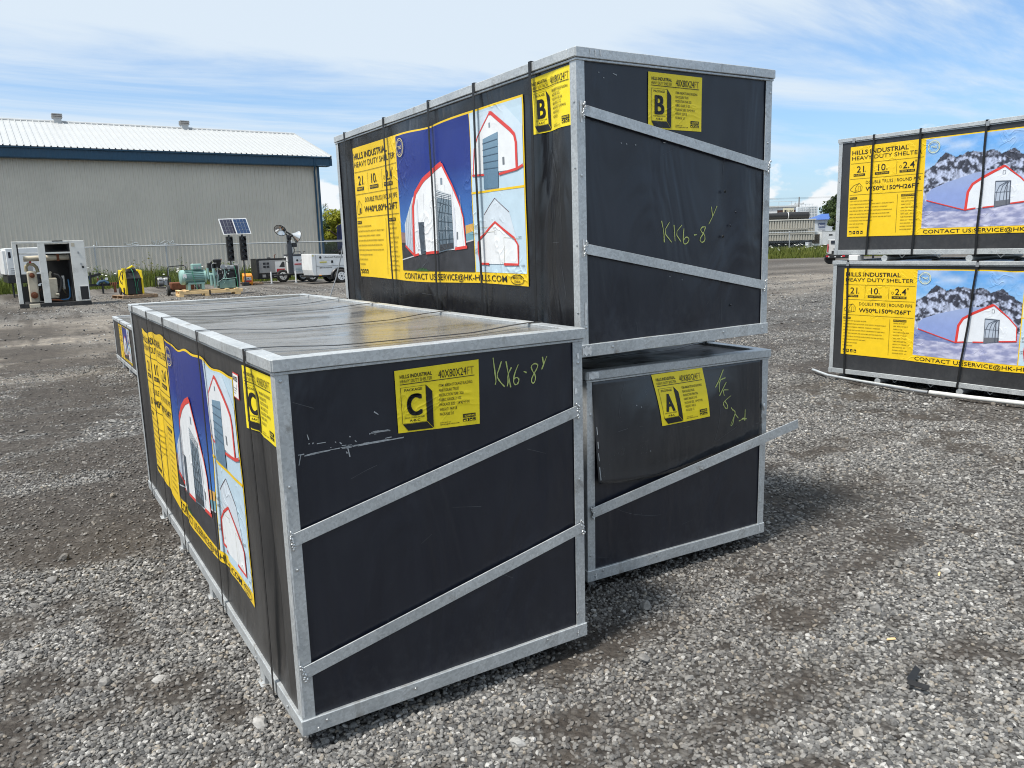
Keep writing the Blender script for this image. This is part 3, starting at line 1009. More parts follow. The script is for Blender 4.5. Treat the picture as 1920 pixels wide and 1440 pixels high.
        for k in range(3):
            S.stroke([(1.44, 0.33 + 0.075 * k), (1.50, 0.31 + 0.085 * k), (1.56, 0.36 + 0.075 * k), (1.642, 0.33 + 0.06 * k)], 0.003, (0.30, 0.36, 0.42), 6)
        S.rect(1.503, 0.615, 1.528, 0.655, (0.22, 0.27, 0.33), 5)
        S.rect(1.692, 0.27, 1.708, 0.315, (0.16, 0.18, 0.2), 5)
        for k in range(9):
            S.poly([(1.09 + 0.02 * k, V0), (1.12 + 0.02 * k, V0), (1.10 + 0.021 * k, V0 + 0.012 + 0.012 * math.sin(k * 0.4))], (0.03, 0.10, 0.03), 3)
    else:
        def scen(u, v):
            sk = np.interp(u, [0.85, 0.95, 1.06, 1.16, 1.3, 1.40, 1.52, 1.60, 1.704, 1.80, 1.893], [0.66, 0.72, 0.842, 0.775, 0.825, 0.800, 0.815, 0.77, 0.812, 0.74, 0.68])
            sk = sk + 0.022 * (float(fbm(u * 30, 0, 3, 3)) - 0.5)
            if v > sk:
                n = float(fbm(u * 4, v * 9, 8, 4))
                t = min(max((n - 0.4) * 2.4, 0), 1) * 0.55
                k = (v - 0.65) / 0.35
                b = (0.22 - 0.10 * k, 0.45 - 0.10 * k, 0.76)
                return tuple(b[i] * (1 - t) + (0.66, 0.72, 0.80)[i] * t for i in range(3))
            if v > 0.355:
                n = float(fbm(u * 20 + v * 12, v * 22 - u * 8, 12, 5))
                n_b = float(fbm((u + 0.012) * 20 + v * 12, v * 22 - (u + 0.012) * 8, 12, 5))
                depth = (sk - v)
                th = 0.52 - 0.75 * max(depth - 0.03, 0) + 0.16 * (float(vnoise(u * 7, v * 5, 2)) - 0.5)
                t = min(max((n - th) * 6 + 0.1, 0), 1)
                rock, snow = (0.048, 0.052, 0.075), (0.41, 0.465, 0.63)
                if depth < 0.025:
                    t *= 0.5
                k = min(max(1.0 + (n - n_b) * 3.0, 0.7), 1.3)
                return tuple(min((snow[i] * t + rock[i] * (1 - t)) * k, 0.8) for i in range(3))
            n = float(fbm(u * 14, v * 42, 22, 4))
            a, b = (0.26, 0.28, 0.46), (0.56, 0.57, 0.72)
            t = min(max((n - 0.35) * 2.5, 0), 1)
            if v > 0.225 + 0.05 * (1.35 - u) and u < 1.30:
                t *= 0.25; a = (0.15, 0.20, 0.42)
            return tuple(a[i] * (1 - t) + b[i] * t for i in range(3))
        S.picture(U0, V0, U1, V1, 150, 132, scen, 1)
        S.poly([(0.889, 0.362), (1.297, 0.236), (1.314, 0.44), (1.40, 0.53), (1.632, 0.641), (1.35, 0.602), (1.10, 0.535), (0.94, 0.475), (0.886, 0.42)], lambda u, v: (0.25 + 0.30 * max(v - 0.40, 0), 0.33 + 0.3 * max(v - 0.40, 0), 0.62), 2)
        S.poly([(1.297, 0.240), (1.868, 0.300), (1.857, 0.440), (1.78, 0.52), (1.632, 0.638), (1.45, 0.55), (1.36, 0.505), (1.314, 0.428)], (0.72, 0.76, 0.82), 3)
        S.stroke([(1.292, 0.240), (1.305, 0.42), (1.345, 0.495), (1.44, 0.555), (1.632, 0.650)], 0.026, RED, 4)
        S.stroke([(1.622, 0.652), (1.64, 0.648), (1.785, 0.525), (1.862, 0.44), (1.868, 0.295)], 0.016, RED, 4, w1=0.008)
        S.stroke([(0.889, 0.360), (1.297, 0.238)], 0.010, RED, 4)
        S.stroke([(1.285, 0.242), (1.39, 0.256)], 0.014, RED, 4)
        S.stroke([(1.455, 0.258), (1.567, 0.266)], 0.014, RED, 4)
        S.stroke([(1.708, 0.285), (1.872, 0.300)], 0.014, RED, 4)
        S.poly([(1.566, 0.258), (1.708, 0.282), (1.702, 0.503), (1.562, 0.509)], (0.42, 0.48, 0.58), 4)
        S.poly([(1.566, 0.258), (1.708, 0.282), (1.706, 0.325), (1.566, 0.315)], (0.14, 0.15, 0.18), 5)
        for k in range(3):
            S.stroke([(1.574 + 0.035 * k, 0.32), (1.576 + 0.036 * k, 0.40), (1.60 + 0.03 * k, 0.46), (1.66 + 0.012 * k, 0.495)], 0.005, (0.10, 0.12, 0.16), 6)
        S.stroke([(1.566, 0.40), (1.704, 0.40)], 0.004, (0.14, 0.16, 0.2), 6)
        S.stroke([(1.562, 0.507), (1.702, 0.501)], 0.009, (0.10, 0.12, 0.16), 6)
        S.stroke([(1.672, 0.275), (1.668, 0.50)], 0.008, (0.07, 0.08, 0.11), 6)
        S.stroke([(1.700, 0.282), (1.696, 0.50)], 0.008, (0.07, 0.08, 0.11), 6)
        S.stroke([(1.564, 0.26), (1.561, 0.508)], 0.006, (0.12, 0.14, 0.18), 6)
        S.stroke([(1.622, 0.570), (1.622, 0.605), (1.645, 0.603), (1.645, 0.570)], 0.005, (0.15, 0.17, 0.2), 4, True)
    # round logo
    lc = (0.62, 0.52, 0.22) if kind == 40 else (0.66, 0.66, 0.36)
    S.ring(0.936, 0.905, 0.060, 0.060, 0.007, lc, 7)
    S.ring(0.936, 0.905, 0.047, 0.047, 0.003, lc, 7)
    S.text('TWO', 0, 0.893, 0.024, 0.062, lc, 7, 0.02, cx=0.936)
    S.text('TWO', 0, 0.868, 0.008, 0.024, lc, 7, 0.01, cx=0.936)
    # right column of diagrams
    D0, D1 = 1.903, 2.470
    S.rect(D0, 0.070, D1, 0.529, LBL, 1)
    S.rect(D0, 0.541, D1, 0.988, LBL, 1)
    S.poly([(1.93, 0.64), (1.955, 0.80), (2.1425, 0.955), (2.40, 0.79), (2.409, 0.63), (D1, 0.655), (D1, 0.85), (2.30, 0.975), (D0, 0.975), (D0, 0.63)], (0.58, 0.69, 0.78), 2)
    S.poly([(1.925, 0.639), (2.409, 0.629), (2.409, 0.786), (2.36, 0.83), (2.1425, 0.955), (1.985, 0.84), (1.954, 0.799)], WHT, 3)
    S.stroke([(1.925, 0.632), (1.945, 0.78), (1.985, 0.845), (2.1425, 0.958)], 0.009, RED, 4)
    S.stroke([(2.135, 0.955), (2.16, 0.953), (2.355, 0.84), (2.395, 0.81), (2.409, 0.77), (2.409, 0.628)], 0.021, RED, 4)
    S.stroke([(2.225, 0.618), (2.409, 0.630), (D1, 0.645)], 0.014, RED, 4)
    S.stroke([(1.915, 0.635), (2.05, 0.628)], 0.010, RED, 4)
    S.poly([(2.036, 0.550), (2.215, 0.546), (2.2275, 0.845), (2.0525, 0.825)], lambda u, v: (0.11 + 0.35 * max(v - 0.62, 0), 0.20 + 0.45 * max(v - 0.62, 0), 0.29 + 0.5 * max(v - 0.62, 0)), 4)
    for k in range(5):
        S.stroke([(2.045, 0.66 + 0.035 * k), (2.22, 0.655 + 0.038 * k)], 0.004, (0.07, 0.12, 0.18), 5)
    S.rect(2.128, 0.880, 2.145, 0.905, (0.25, 0.30, 0.35), 4)
    S.rect(2.268, 0.665, 2.288, 0.705, (0.16, 0.18, 0.2), 4)
    S.poly([(1.945, 0.64), (1.965, 0.64), (1.968, 0.72), (1.95, 0.72)], (0.28, 0.42, 0.5), 4)
    S.poly([(2.02, 0.4125), (2.165, 0.491), (2.316, 0.4075), (2.39, 0.24), (2.1625, 0.36), (1.96, 0.26)], (0.60, 0.67, 0.74), 2)
    S.stroke([(2.02, 0.405), (2.165, 0.491), (2.316, 0.4075)], 0.004, (0.12, 0.06, 0.06), 3)
    S.poly([(1.955, 0.122), (2.39, 0.121), (2.396, 0.2275), (2.1625, 0.352), (1.946, 0.246)], WHT, 3)
    S.stroke([(2.074, 0.121), (1.953, 0.1225), (1.943, 0.20), (1.946, 0.246), (1.975, 0.275), (2.1625, 0.358), (2.36, 0.265), (2.396, 0.2275), (2.394, 0.121), (2.2475, 0.121)], 0.014, RED, 4)
    S.stroke([(1.915, 0.33), (2.10, 0.333)], 0.002, (0.35, 0.33, 0.2), 4)
    S.stroke([(1.915, 0.30), (2.15, 0.305)], 0.002, (0.35, 0.33, 0.2), 4)
    S.stroke([(2.255, 0.13), (2.255, 0.27), (2.40, 0.262)], 0.002, (0.35, 0.33, 0.2), 4)
    S.stroke([(2.155, 0.29), (2.155, 0.312), (2.17, 0.312), (2.17, 0.29)], 0.002, (0.25, 0.25, 0.25), 4, True)
    for (tx, u, v) in (('1.5FT', 1.907, 0.332), ('1.5FT', 1.907, 0.298), ('2.0FT', 1.907, 0.20), ('6.5FT', 1.907, 0.182), ('12FT', 2.40, 0.262), ('1.0FT', 2.425, 0.108)):
        S.text(tx, u, v, 0.012, 0.034, K, 4)
    S.rect(D0 - 0.008, 0.529, D1, 0.541, YEL, 2)
    return S


PKG = {'A': ('110*43*39', '1949', '1/3'), 'B': ('106*43*49', '2220', '2/3'), 'C': ('124*43*49', '3479', '3/3')}


def label_sheet(L):
    """package label; sheet units: width 1, height 0.73"""
    S = Sheet()
    S.rect(0, 0, 1, 0.73, YELL, 0)
    S.text('HILLS INDUSTRIAL', 0.055, 0.632, 0.042, 0.37, K, 2, 0.018)
    S.text('HEAVY DUTY SHELTER', 0.055, 0.578, 0.040, 0.37, K, 2)
    S.text('40X80X24', 0.50, 0.580, 0.092, 0.34, K, 2, 0.0)
    S.text('FT', 0.85, 0.580, 0.092, 0.085, (0.34, 0.25, 0.02), 2, 0.0)
    S.rect(0.05, 0.558, 0.94, 0.566, K, 2)
    S.stroke([(0.055, 0.105), (0.055, 0.525), (0.345, 0.525), (0.345, 0.105)], 0.006, K, 2, True)
    S.poly([(0.348, 0.527), (0.42, 0.445), (0.42, 0.02), (0.348, 0.105)], K, 2)
    S.poly([(0.055, 0.100), (0.342, 0.100), (0.412, 0.018), (0.115, 0.018)], K, 2)
    S.text('PACKAGE', 0, 0.477, 0.030, 0.205, K, 2, 0.01, cx=0.20)
    for ddx in (-0.012, -0.006, 0.0, 0.006, 0.012):
        for ddy in (-0.006, 0.006):
            S.text(L, 0, 0.195 + ddy, 0.255, 0.155, K, 2 if ddy > 0 else 1.5, 0.0, cx=0.205 + ddx)
    S.text('ONE LOT CONTAIN 3 PACKAGES', 0, 0.160, 0.018, 0.235, K, 2, 0.01, cx=0.20)
    S.text('A-B-C', 0, 0.122, 0.026, 0.125, K, 2, 0.02, cx=0.20)
    d, w, p = PKG[L]
    v = 0.478
    for tx in ('ITEM: 408024 STORAGE BUILDING', 'PEAK/DOUBLE TRUSS', 'PRODUCTION YEAR: 2026', 'FABRIC GRADE: 21 OZ', 'PACKAGE SIZE: ' + d + ' IN', 'WEIGHT: ' + w + ' LB', 'PACKAGE: ' + p):
        S.text(tx, 0.50, v, 0.034, 0.0142 * len(tx), K, 2, 0.004)
        v -= 0.055
    S.text('CONTACT US:', 0.50, 0.058, 0.014, 0.13, K, 2, 0.008)
    S.text('SERVICE@HK-HILLS.COM', 0.50, 0.036, 0.014, 0.235, K, 2, 0.012)
    S.rect(0.785, 0.092, 0.945, 0.135, K, 2)
    S.text('ROUND PIPE', 0.805, 0.102, 0.022, 0.125, YELL, 3, 0.01)
    for i in range(4):
        u = 0.785 + 0.042 * i
        S.rect(u, 0.048, u + 0.034, 0.082, K, 2)
        S.rect(u + 0.006, 0.053, u + (0.028 if i % 2 == 0 else 0.015), 0.066 if i != 1 else 0.077, YELL, 3)
    return S
# ------------------------------------------------------------------ crates
POSTER = {40: poster_sheet(40), 50: poster_sheet(50)}
LABELS = {k: label_sheet(k) for k in 'ABC'}


def _rivet():
    b = MB()
    b.lathe((0, 0, 0), (0, -1, 0), [(0, 0.0058), (0.001, 0.0058), (0.0015, 0.0034), (0.003, 0.0028), (0.0035, 0.0015)], 8)
    return b.mesh('rivet', M_RIVET, True)


RIVET = _rivet()
FOOTM = MB().box(-0.016, -0.03, -0.067, 0.016, 0.03, 0.002).box(-0.030, -0.034, -0.071, 0.030, 0.034, -0.064).mesh('foot', M_GALV, bevel=0.002)


def l_prof(w, t):
    return [(0, 0), (w, 0), (w, t), (t, t), (t, w), (0, w)]


M_HAIR = paint('hairline_scratch', (0.085, 0.09, 0.10), 0.6, 0, 0.3, 60)


def rail_box(x0, y0, z0, x1, y1, z1, seed=0, k=0.0011):
    """box along its longest side, cut into lengths that are not quite in line"""
    rr = random.Random(seed)
    along_x = (x1 - x0) > (y1 - y0)
    n = max(4, int(max(x1 - x0, y1 - y0) / 0.16))
    b = MB()
    for i in range(n + 1):
        t = i / n
        e = 0 if i in (0, n) else 1
        a, c = rr.uniform(-k, k) * e, rr.uniform(-k, k) * e
        if along_x:
            x = x0 + (x1 - x0) * t
            b.v += [(x, y0 + a, z0 + c), (x, y1 + a, z0 + c), (x, y1 + a, z1 + c), (x, y0 + a, z1 + c)]
        else:
            y = y0 + (y1 - y0) * t
            b.v += [(x0 + a, y, z0 + c), (x1 + a, y, z0 + c), (x1 + a, y, z1 + c), (x0 + a, y, z1 + c)]
    for i in range(n):
        for j in range(4):
            b.f.append((i * 4 + j, i * 4 + (j + 1) % 4, (i + 1) * 4 + (j + 1) % 4, (i + 1) * 4 + j))
    b.f += [(3, 2, 1, 0), (n * 4, n * 4 + 1, n * 4 + 2, n * 4 + 3)]
    return b


class Crate:
    def __init__(self, label, origin, yaw, Wd, L, H, seed, straps, folds=(), amp=0.010, group=None, roll=0.0, lidh=0.037, sag=0.03, side=None, topm=None, ffolds=()):
        self.ffolds = ffolds
        self.topm = topm or M_TOP
        self.W, self.L, self.H, self.seed = Wd, L, H, seed
        self.amp, self.folds, self.straps, self.sag = amp, folds, straps, sag
        o = thing('shipping_crate', label, 'crate', origin, yaw, group or 'black steel sided shipping crates')
        o.rotation_euler = (0, -roll, yaw)
        self.o = o
        W_, G = Wd, M_GALV
        # floor and sheets
        MB().box(0.012, 0.012, 0.012, W_ - 0.012, L - 0.012, 0.03).build('floor_sheet', M_BLACKM, o)
        self.panel('front_sheet', lambda s, z: self.front(s, z, 0.0), W_, M_BLACK)
        self.panel('back_sheet', lambda s, z: np.stack([s, np.full_like(s, L - 0.006), z], -1), W_, M_BLACK, 8)
        self.panel('side_sheet', lambda s, z: self.left(s, z, 0.0), L, side or M_BLACK_DUSTY)
        self.panel('side_sheet', lambda s, z: np.stack([np.full_like(s, W_ - 0.006), s, z], -1), L, M_BLACK_DUSTY, 8)
        self.top()
        # corner posts
        for sx in (0, 1):
            for sy in (0, 1):
                fn = lambda a, b, t, sx=sx, sy=sy: ((W_ - a) if sx else a, (L - b) if sy else b, t)
                MB().prism(l_prof(0.041, 0.004), fn, 0.03, H - 0.046).build('corner_post', G, o, bevel=0.0012)
        # bottom rails
        e = 0.005
        for (x0, y0, x1, y1) in ((-e, -e, W_ + e, 0.036), (-e, L - 0.036, W_ + e, L + e)):
            rail_box(x0, y0, 0, x1, y1, 0.051, seed + int(y0 * 9)).build('bottom_rail', G, o, bevel=0.0018)
        for (x0, y0, x1, y1) in ((-e + 0.001, 0.0365, 0.036, L - 0.0365), (W_ - 0.036, 0.0365, W_ + e - 0.001, L - 0.0365)):
            rail_box(x0, y0, 0.001, x1, y1, 0.050, seed + int(x0 * 9) + 3).build('bottom_rail', G, o, bevel=0.002)
        # upper frame lip and lid rails
        e1, e2 = 0.004, 0.010
        zl = H - lidh
        for (x0, y0, x1, y1) in ((-e1, -e1, W_ + e1, 0.034), (-e1, L - 0.034, W_ + e1, L + e1), (-e1 + 0.001, 0.0345, 0.034, L - 0.0345), (W_ - 0.034, 0.0345, W_ + e1 - 0.001, L - 0.0345)):
            MB().box(x0, y0, H - 0.047, x1, y1, zl - 0.0015).build('frame_lip', G, o, bevel=0.0012)
        for (x0, y0, x1, y1) in ((-e2 + 0.004, -e2, W_ + e2 - 0.004, 0.043), (-e2 + 0.004, L - 0.043, W_ + e2 - 0.004, L + e2)):
            rail_box(x0, y0, zl, x1, y1, H, seed + int(y0 * 9) + 5).build('lid_rail', G, o, bevel=0.002)
        for (x0, y0, x1, y1) in ((-e2, 0.0435, 0.043, L - 0.0435), (W_ - 0.043, 0.0435, W_ + e2, L - 0.0435)):
            rail_box(x0, y0, zl + 0.0007, x1, y1, H - 0.0007, seed + int(x0 * 9) + 7).build('lid_rail', G, o, bevel=0.002)
        # end caps of the side lid rails, showing beside the front rail
        for sx in (-1, 1):
            xc = -e2 + 0.006 if sx < 0 else W_ + e2 - 0.006
            MB().box(xc - 0.006, -e2 + 0.003, zl + 0.002, xc + 0.006, 0.043, H - 0.002).build('corner_cap', G, o, bevel=0.001)
        for s in straps:
            self.strap(s)

    # surfaces --------------------------------------------------------
    def env(self, s, z, L):
        a = np.clip(np.minimum(s, L - s) / 0.16, 0, 1); b = np.clip(np.minimum(z - 0.02, self.H - 0.03 - z) / 0.14, 0, 1)
        return (a * a * (3 - 2 * a)) * (b * b * (3 - 2 * b))

    def left(self, s, z, off):
        s = np.asarray(s, float); z = np.asarray(z, float)
        d = (fbm(s * 1.7 + self.seed, z * 1.1, self.seed, 3) - 0.42) * 2.2 * self.amp
        for (si, w, a, z0) in self.folds:
            sw = si + 0.03 * np.sin(z * 5 + si * 9)
            d = d + a * np.exp(-((s - sw) / w) ** 2) * (0.55 + 0.45 * np.cos((z - z0) * 3.2))
        d = d * self.env(s, z, self.L)
        return np.stack([0.007 + d - off, self.L - s, z], -1)

    def front(self, s, z, off):
        s = np.asarray(s, float); z = np.asarray(z, float)
        d = (fbm(s * 1.6 + 5, z * 1.3, self.seed + 50, 3) - 0.40) * 0.8 * self.amp
        for (si, w, a, z0, zr) in self.ffolds:
            d = d + a * np.exp(-((s - si - 0.02 * np.sin(z * 6)) / w) ** 2 - ((z - z0) / zr) ** 2)
        d = d * self.env(s, z, self.W)
        return np.stack([s, 0.007 + d - off, z], -1)

    def panel(self, name, fn, width, mat, n=None):
        nu = n or max(10, int(width / 0.04)); nv = n or max(10, int(self.H / 0.04))
        U, V = np.meshgrid(np.linspace(0.004, width - 0.004, nu + 1), np.linspace(0.012, self.H - 0.03, nv + 1))
        Pn = fn(U.ravel(), V.ravel())
        ix = np.arange((nu + 1) * (nv + 1)).reshape(nv + 1, nu + 1)
        F = list(zip(ix[:-1, :-1].ravel().tolist(), ix[:-1, 1:].ravel().tolist(), ix[1:, 1:].ravel().tolist(), ix[1:, :-1].ravel().tolist()))
        b = MB(); b.v = Pn.tolist(); b.f = F
        return b.build(name, mat, self.o, smooth='all')

    def top_z(self, x, y):
        x = np.asarray(x, float); y = np.asarray(y, float)
        a = np.clip(np.minimum(x - 0.03, self.W - 0.03 - x) / 0.30, 0, 1); b = np.clip(np.minimum(y - 0.03, self.L - 0.03 - y) / 0.35, 0, 1)
        e = np.sin(a * math.pi / 2) * np.sin(b * math.pi / 2)
        wv = (fbm(x * 1.3, y * 3.3 + self.seed, self.seed + 9, 3) - 0.5) * 0.022 + 0.006 * np.sin(y * 9 + 2.0 * x + self.seed) * np.exp(-((x - self.W) / 0.5) ** 2)
        return self.H - 0.012 - e * (self.sag + 0.6 * wv) + (e - e * e) * wv * 1.2

    def top(self):
        nu, nv = 34, max(30, int(self.L / 0.035))
        U, V = np.meshgrid(np.linspace(0.02, self.W - 0.02, nu + 1), np.linspace(0.02, self.L - 0.02, nv + 1))
        Z = self.top_z(U, V)
        b = MB(); b.v = np.stack([U.ravel(), V.ravel(), Z.ravel()], 1).tolist()
        ix = np.arange((nu + 1) * (nv + 1)).reshape(nv + 1, nu + 1)
        b.f = list(zip(ix[:-1, :-1].ravel().tolist(), ix[:-1, 1:].ravel().tolist(), ix[1:, 1:].ravel().tolist(), ix[1:, :-1].ravel().tolist()))
        b.build('top_sheet', self.topm, self.o, smooth='all')

    # fittings --------------------------------------------------------
    def strap(self, s, w=0.019):
        s, sb = s if isinstance(s, tuple) else (s, s)
        y, yb = self.L - s, self.L - sb
        H, W_ = self.H, self.W
        rr = random.Random(int(s * 1000) + self.seed)
        xo = 0.0135
        top = []
        n = 12
        for i in range(n + 1):
            x = W_ * i / n
            zt = float(self.top_z(min(max(x, 0.05), W_ - 0.05), y)) + 0.004
            k = min(1, min(x, W_ - x) / 0.22)
            top.append((0.045 + (W_ - 0.09) * i / n, y + 0.012 * math.sin(i * 0.5 + s * 7) * k, max(zt, H - 0.05) * (0.75 * k) + (H + 0.003) * (1 - 0.75 * k)))
        zs = [0.0, 0.06] + [0.06 + (H - 0.11) * k / 6 for k in range(1, 6)] + [H - 0.045, H + 0.003]
        path = []
        for z in zs:
            t = z / H
            yy = yb * (1 - t) + y * t + 0.006 * math.sin(z * 6 + s * 5) * (1 if 0.08 < z < H - 0.08 else 0)
            path.append((-xo - (0.0 if 0.06 < z < H - 0.06 else 0.001), yy, z))
        path += top
        path += [(W_ + xo, y, H + 0.003), (W_ + xo, y, 0.0), (W_ - 0.05, y, -0.003), (0.05, yb, -0.003), (-xo, yb, -0.003)]
        path.append(path[0])
        b = MB()
        for p, q in zip(path[:-1], path[1:]):
            p, q = Vector(p), Vector(q)
            d = q - p
            if d.length < 1e-4:
                continue
            d.normalize()
            nrm = d.cross(Vector((0, 1, 0)))
            if nrm.length < 1e-3:
                continue
            nrm.normalize()
            sd = Vector((0, 1, 0)) * w / 2
            th = nrm * 0.0007
            b.add([p - sd - th, p + sd - th, q + sd - th, q - sd - th, p - sd + th, p + sd + th, q + sd + th, q - sd + th],
                  [(0, 1, 2, 3), (7, 6, 5, 4), (0, 4, 5, 1), (1, 5, 6, 2), (2, 6, 7, 3), (3, 7, 4, 0)])
        b.build('strap', M_STRAP, self.o, fix=True)

    def brace(self, a, b_, w=0.040, lift=(0.0, 0.0), weld=(True, True)):
        A = Vector((a[0], -0.006 - lift[0], a[1])); B = Vector((b_[0], -0.006 - lift[1], b_[1]))
        d = (B - A).normalized()
        up = Vector((0, 1, 0)).cross(d).normalized()
        nm = d.cross(up).normalized()
        br = MB().obox((A + B) / 2, d * (B - A).length / 2, up * w / 2, nm * 0.0022).build('brace', M_GALV, self.o, bevel=0.0008)
        for P_, on, sg in ((A, weld[0], -1), (B, weld[1], 1)):
            if not on:
                continue
            wb = MB()
            rr = random.Random(int(P_.z * 1e4))
            for k in range(13):
                t = (k / 12 - 0.5) * (w + 0.014)
                c = P_ + d * (rr.uniform(-0.006, 0.007)) + up * t + Vector((0, -0.002, 0))
                wb.blob(c, (rr.uniform(0.0028, 0.0055), rr.uniform(0.002, 0.0035), rr.uniform(0.003, 0.006)), k, 6, 4)
            wb.build('weld', M_WELD, br, smooth='all')
        return br

    def rivets(self, face, pts):
        for (s, z) in pts:
            if face == 'front':
                link('rivet', RIVET, self.o, (s, -0.0005 if z > 0.055 else -0.0055, z))
            else:
                link('rivet', RIVET, self.o, (-0.0005 if z > 0.055 else -0.0055, self.L - s, z), (0, 0, -math.pi / 2))

    def feet(self, ss):
        for s in ss:
            for x in (0.02, self.W - 0.02):
                link('foot', FOOTM, self.o, (x, self.L - s, 0))

    def poster(self, kind, s0, z0, h, warp=None, width=None):
        def m(u, v):
            s, z = s0 + u * h, z0 + v * h
            return warp(u, v, s, z) if warp else (s, z)
        S = POSTER[kind]
        base = S.build('poster', self.o, M_PRINT, self.left, m, 0.05, 0.004, 0.0011, {0})
        S.build('print', base, M_PRINT, self.left, m, 0.05, 0.004, 0.0011, set(range(1, 9)))
        return base

    def label(self, L, surf, quad):
        """quad: TL TR BR BL in surface coordinates"""
        tl, tr, br, bl = [np.array(q) for q in quad]

        def m(u, v):
            t = np.asarray(v) / 0.73
            u = np.asarray(u)
            top = tl[:, None] * (1 - u) + tr[:, None] * u
            bot = bl[:, None] * (1 - u) + br[:, None] * u
            q = bot * (1 - t) + top * t
            return q[0], q[1]
        S = LABELS[L]
        base = S.build('package_label', self.o, M_PRINT_FLAT, surf, m, 0.13, 0.0035, 0.0008, {0})
        S.build('print', base, M_PRINT_FLAT, surf, m, 0.13, 0.0035, 0.0008, {1, 1.5, 2, 3})

    def marks(self, name, mat, surf, strokes, w, off=0.0012):
        S = Sheet()
        for st in strokes:
            # round the corners a little
            pts = [np.array(p) for p in st]
            if len(pts) > 2:
                q = [pts[0]]
                for i in range(len(pts) - 1):
                    q += [pts[i] * 0.75 + pts[i + 1] * 0.25, pts[i] * 0.25 + pts[i + 1] * 0.75]
                q.append(pts[-1]); pts = q
            S.stroke(pts, w, (0.5, 0.5, 0.5), 1, rough=0.35)
        return S.build(name, self.o, mat, surf, lambda u, v: (u, v), 5.0, off, 0.0004)


# --- nearest crate, package C
CC = Crate('nearest black crate with galvanised frame and yellow C label on its end', (0, 0, 0.07), 0.0, 1.0922, 3.1228, 1.1731, 3,
           [0.23, 0.79, 1.31, 2.12, 2.85], [(2.86, 0.05, 0.028, 0.35), (2.72, 0.10, -0.012, 0.5), (0.24, 0.06, 0.016, 0.4), (2.12, 0.05, 0.014, 0.3), (1.31, 0.05, 0.012, 0.6), (0.79, 0.05, 0.010, 0.6)], 0.011, sag=0.012)
CC.brace((0.010, 0.632), (1.066, 0.878))
CC.brace((0.012, 0.207), (1.078, 0.436))
CC.rivets('front', [(0.074, 0.031), (0.045, 0.013), (0.377, 0.031), (0.913, 0.038), (1.054, 0.10), (1.053, 0.024), (0.017, 0.795), (0.021, 0.538), (0.016, 1.108), (1.072, 1.05), (1.07, 0.62)])
CC.rivets('side', [(0.3, 0.025), (0.9, 0.025), (1.5, 0.025), (2.1, 0.025), (2.6, 0.025), (2.98, 0.028)])
CC.feet([0.45, 1.05, 1.76, 2.62])
CHALK_C = [[(0.725, 1.103), (0.729, 1.065), (0.734, 1.023), (0.73, 1.012)], [(0.757, 1.088), (0.747, 1.063), (0.736, 1.042), (0.748, 1.02), (0.767, 1.0)], [(0.775, 1.086), (0.783, 1.04), (0.791, 0.995)], [(0.796, 1.063), (0.779, 1.037), (0.782, 1.017), (0.777, 1.0)],
           [(0.824, 1.07), (0.808, 1.041), (0.802, 1.015), (0.807, 1.002), (0.818, 1.002), (0.827, 1.016), (0.817, 1.028), (0.803, 1.021)], [(0.845, 1.044), (0.857, 1.038)],
           [(0.904, 1.061), (0.891, 1.067), (0.875, 1.059), (0.881, 1.041), (0.894, 1.024), (0.891, 1.002), (0.88, 0.997), (0.875, 1.01), (0.885, 1.028), (0.902, 1.05), (0.904, 1.061)], [(0.924, 1.086), (0.928, 1.061)], [(0.942, 1.086), (0.93, 1.062), (0.92, 1.042)]]
CC.marks('chalk_mark', M_CHALK, CC.front, CHALK_C, 0.0042)
SCRAPE_C = [[(0.07, 0.878), (0.1, 0.883), (0.179, 0.884)], [(0.182, 0.885), (0.221, 0.884)], [(0.221, 0.883), (0.252, 0.883), (0.389, 0.885)], [(0.275, 0.913), (0.31, 0.915), (0.345, 0.913)]]
rs = random.Random(4)
SM = []
for st in SCRAPE_C:
    for k in range(7):
        a_, b_ = sorted((rs.random(), rs.random()))
        p0, p1 = np.array(st[0]), np.array(st[-1])
        mid = np.array(st[1]) if len(st) > 2 else (p0 + p1) / 2
        f_ = lambda t: p0 * (1 - t) ** 2 + 2 * mid * t * (1 - t) + p1 * t * t
        jz = np.array([0, rs.gauss(0, 0.0030)])
        SM.append([tuple(f_(a_) + jz), tuple(f_((a_ + b_) / 2) + jz), tuple(f_(b_) + jz)])
CC.marks('scrape', M_SCRAPE, CC.front, SM, 0.0020)
CC.marks('scrape', M_SCRAPE, CC.front, SCRAPE_C, 0.0030)
THIN_C = [[(0.06, 0.884), (0.052, 0.853)], [(0.052, 0.884), (0.07, 0.884)], [(0.11, 0.909), (0.137, 0.909)], [(0.204, 0.882), (0.209, 0.852)], [(0.326, 0.891), (0.348, 0.892)], [(0.083, 0.941), (0.087, 0.925)], [(0.295, 0.98), (0.309, 0.969)],
          [(0.097, 0.910), (0.100, 0.914)], [(0.085, 0.912), (0.089, 0.913)], [(0.166, 0.906), (0.169, 0.903)], [(0.180, 0.902), (0.186, 0.896)], [(0.211, 0.915), (0.216, 0.913)], [(0.228, 0.900), (0.233, 0.895)], [(0.198, 0.870), (0.202, 0.864)]]
CC.marks('scrape', M_SCRAPE, CC.front, THIN_C, 0.0034)
HAIR_C = [[(0.048, 1.042), (0.109, 1.016)], [(0.209, 0.783), (0.262, 0.802), (0.294, 0.81)], [(0.55, 0.62), (0.66, 0.60)], [(0.71, 0.35), (0.78, 0.31)], [(0.43, 0.52), (0.47, 0.545)], [(0.30, 0.30), (0.302, 0.22)], [(0.85, 0.77), (0.93, 0.74)]]
CC.marks('scratch', M_HAIR, CC.front, HAIR_C, 0.0011)
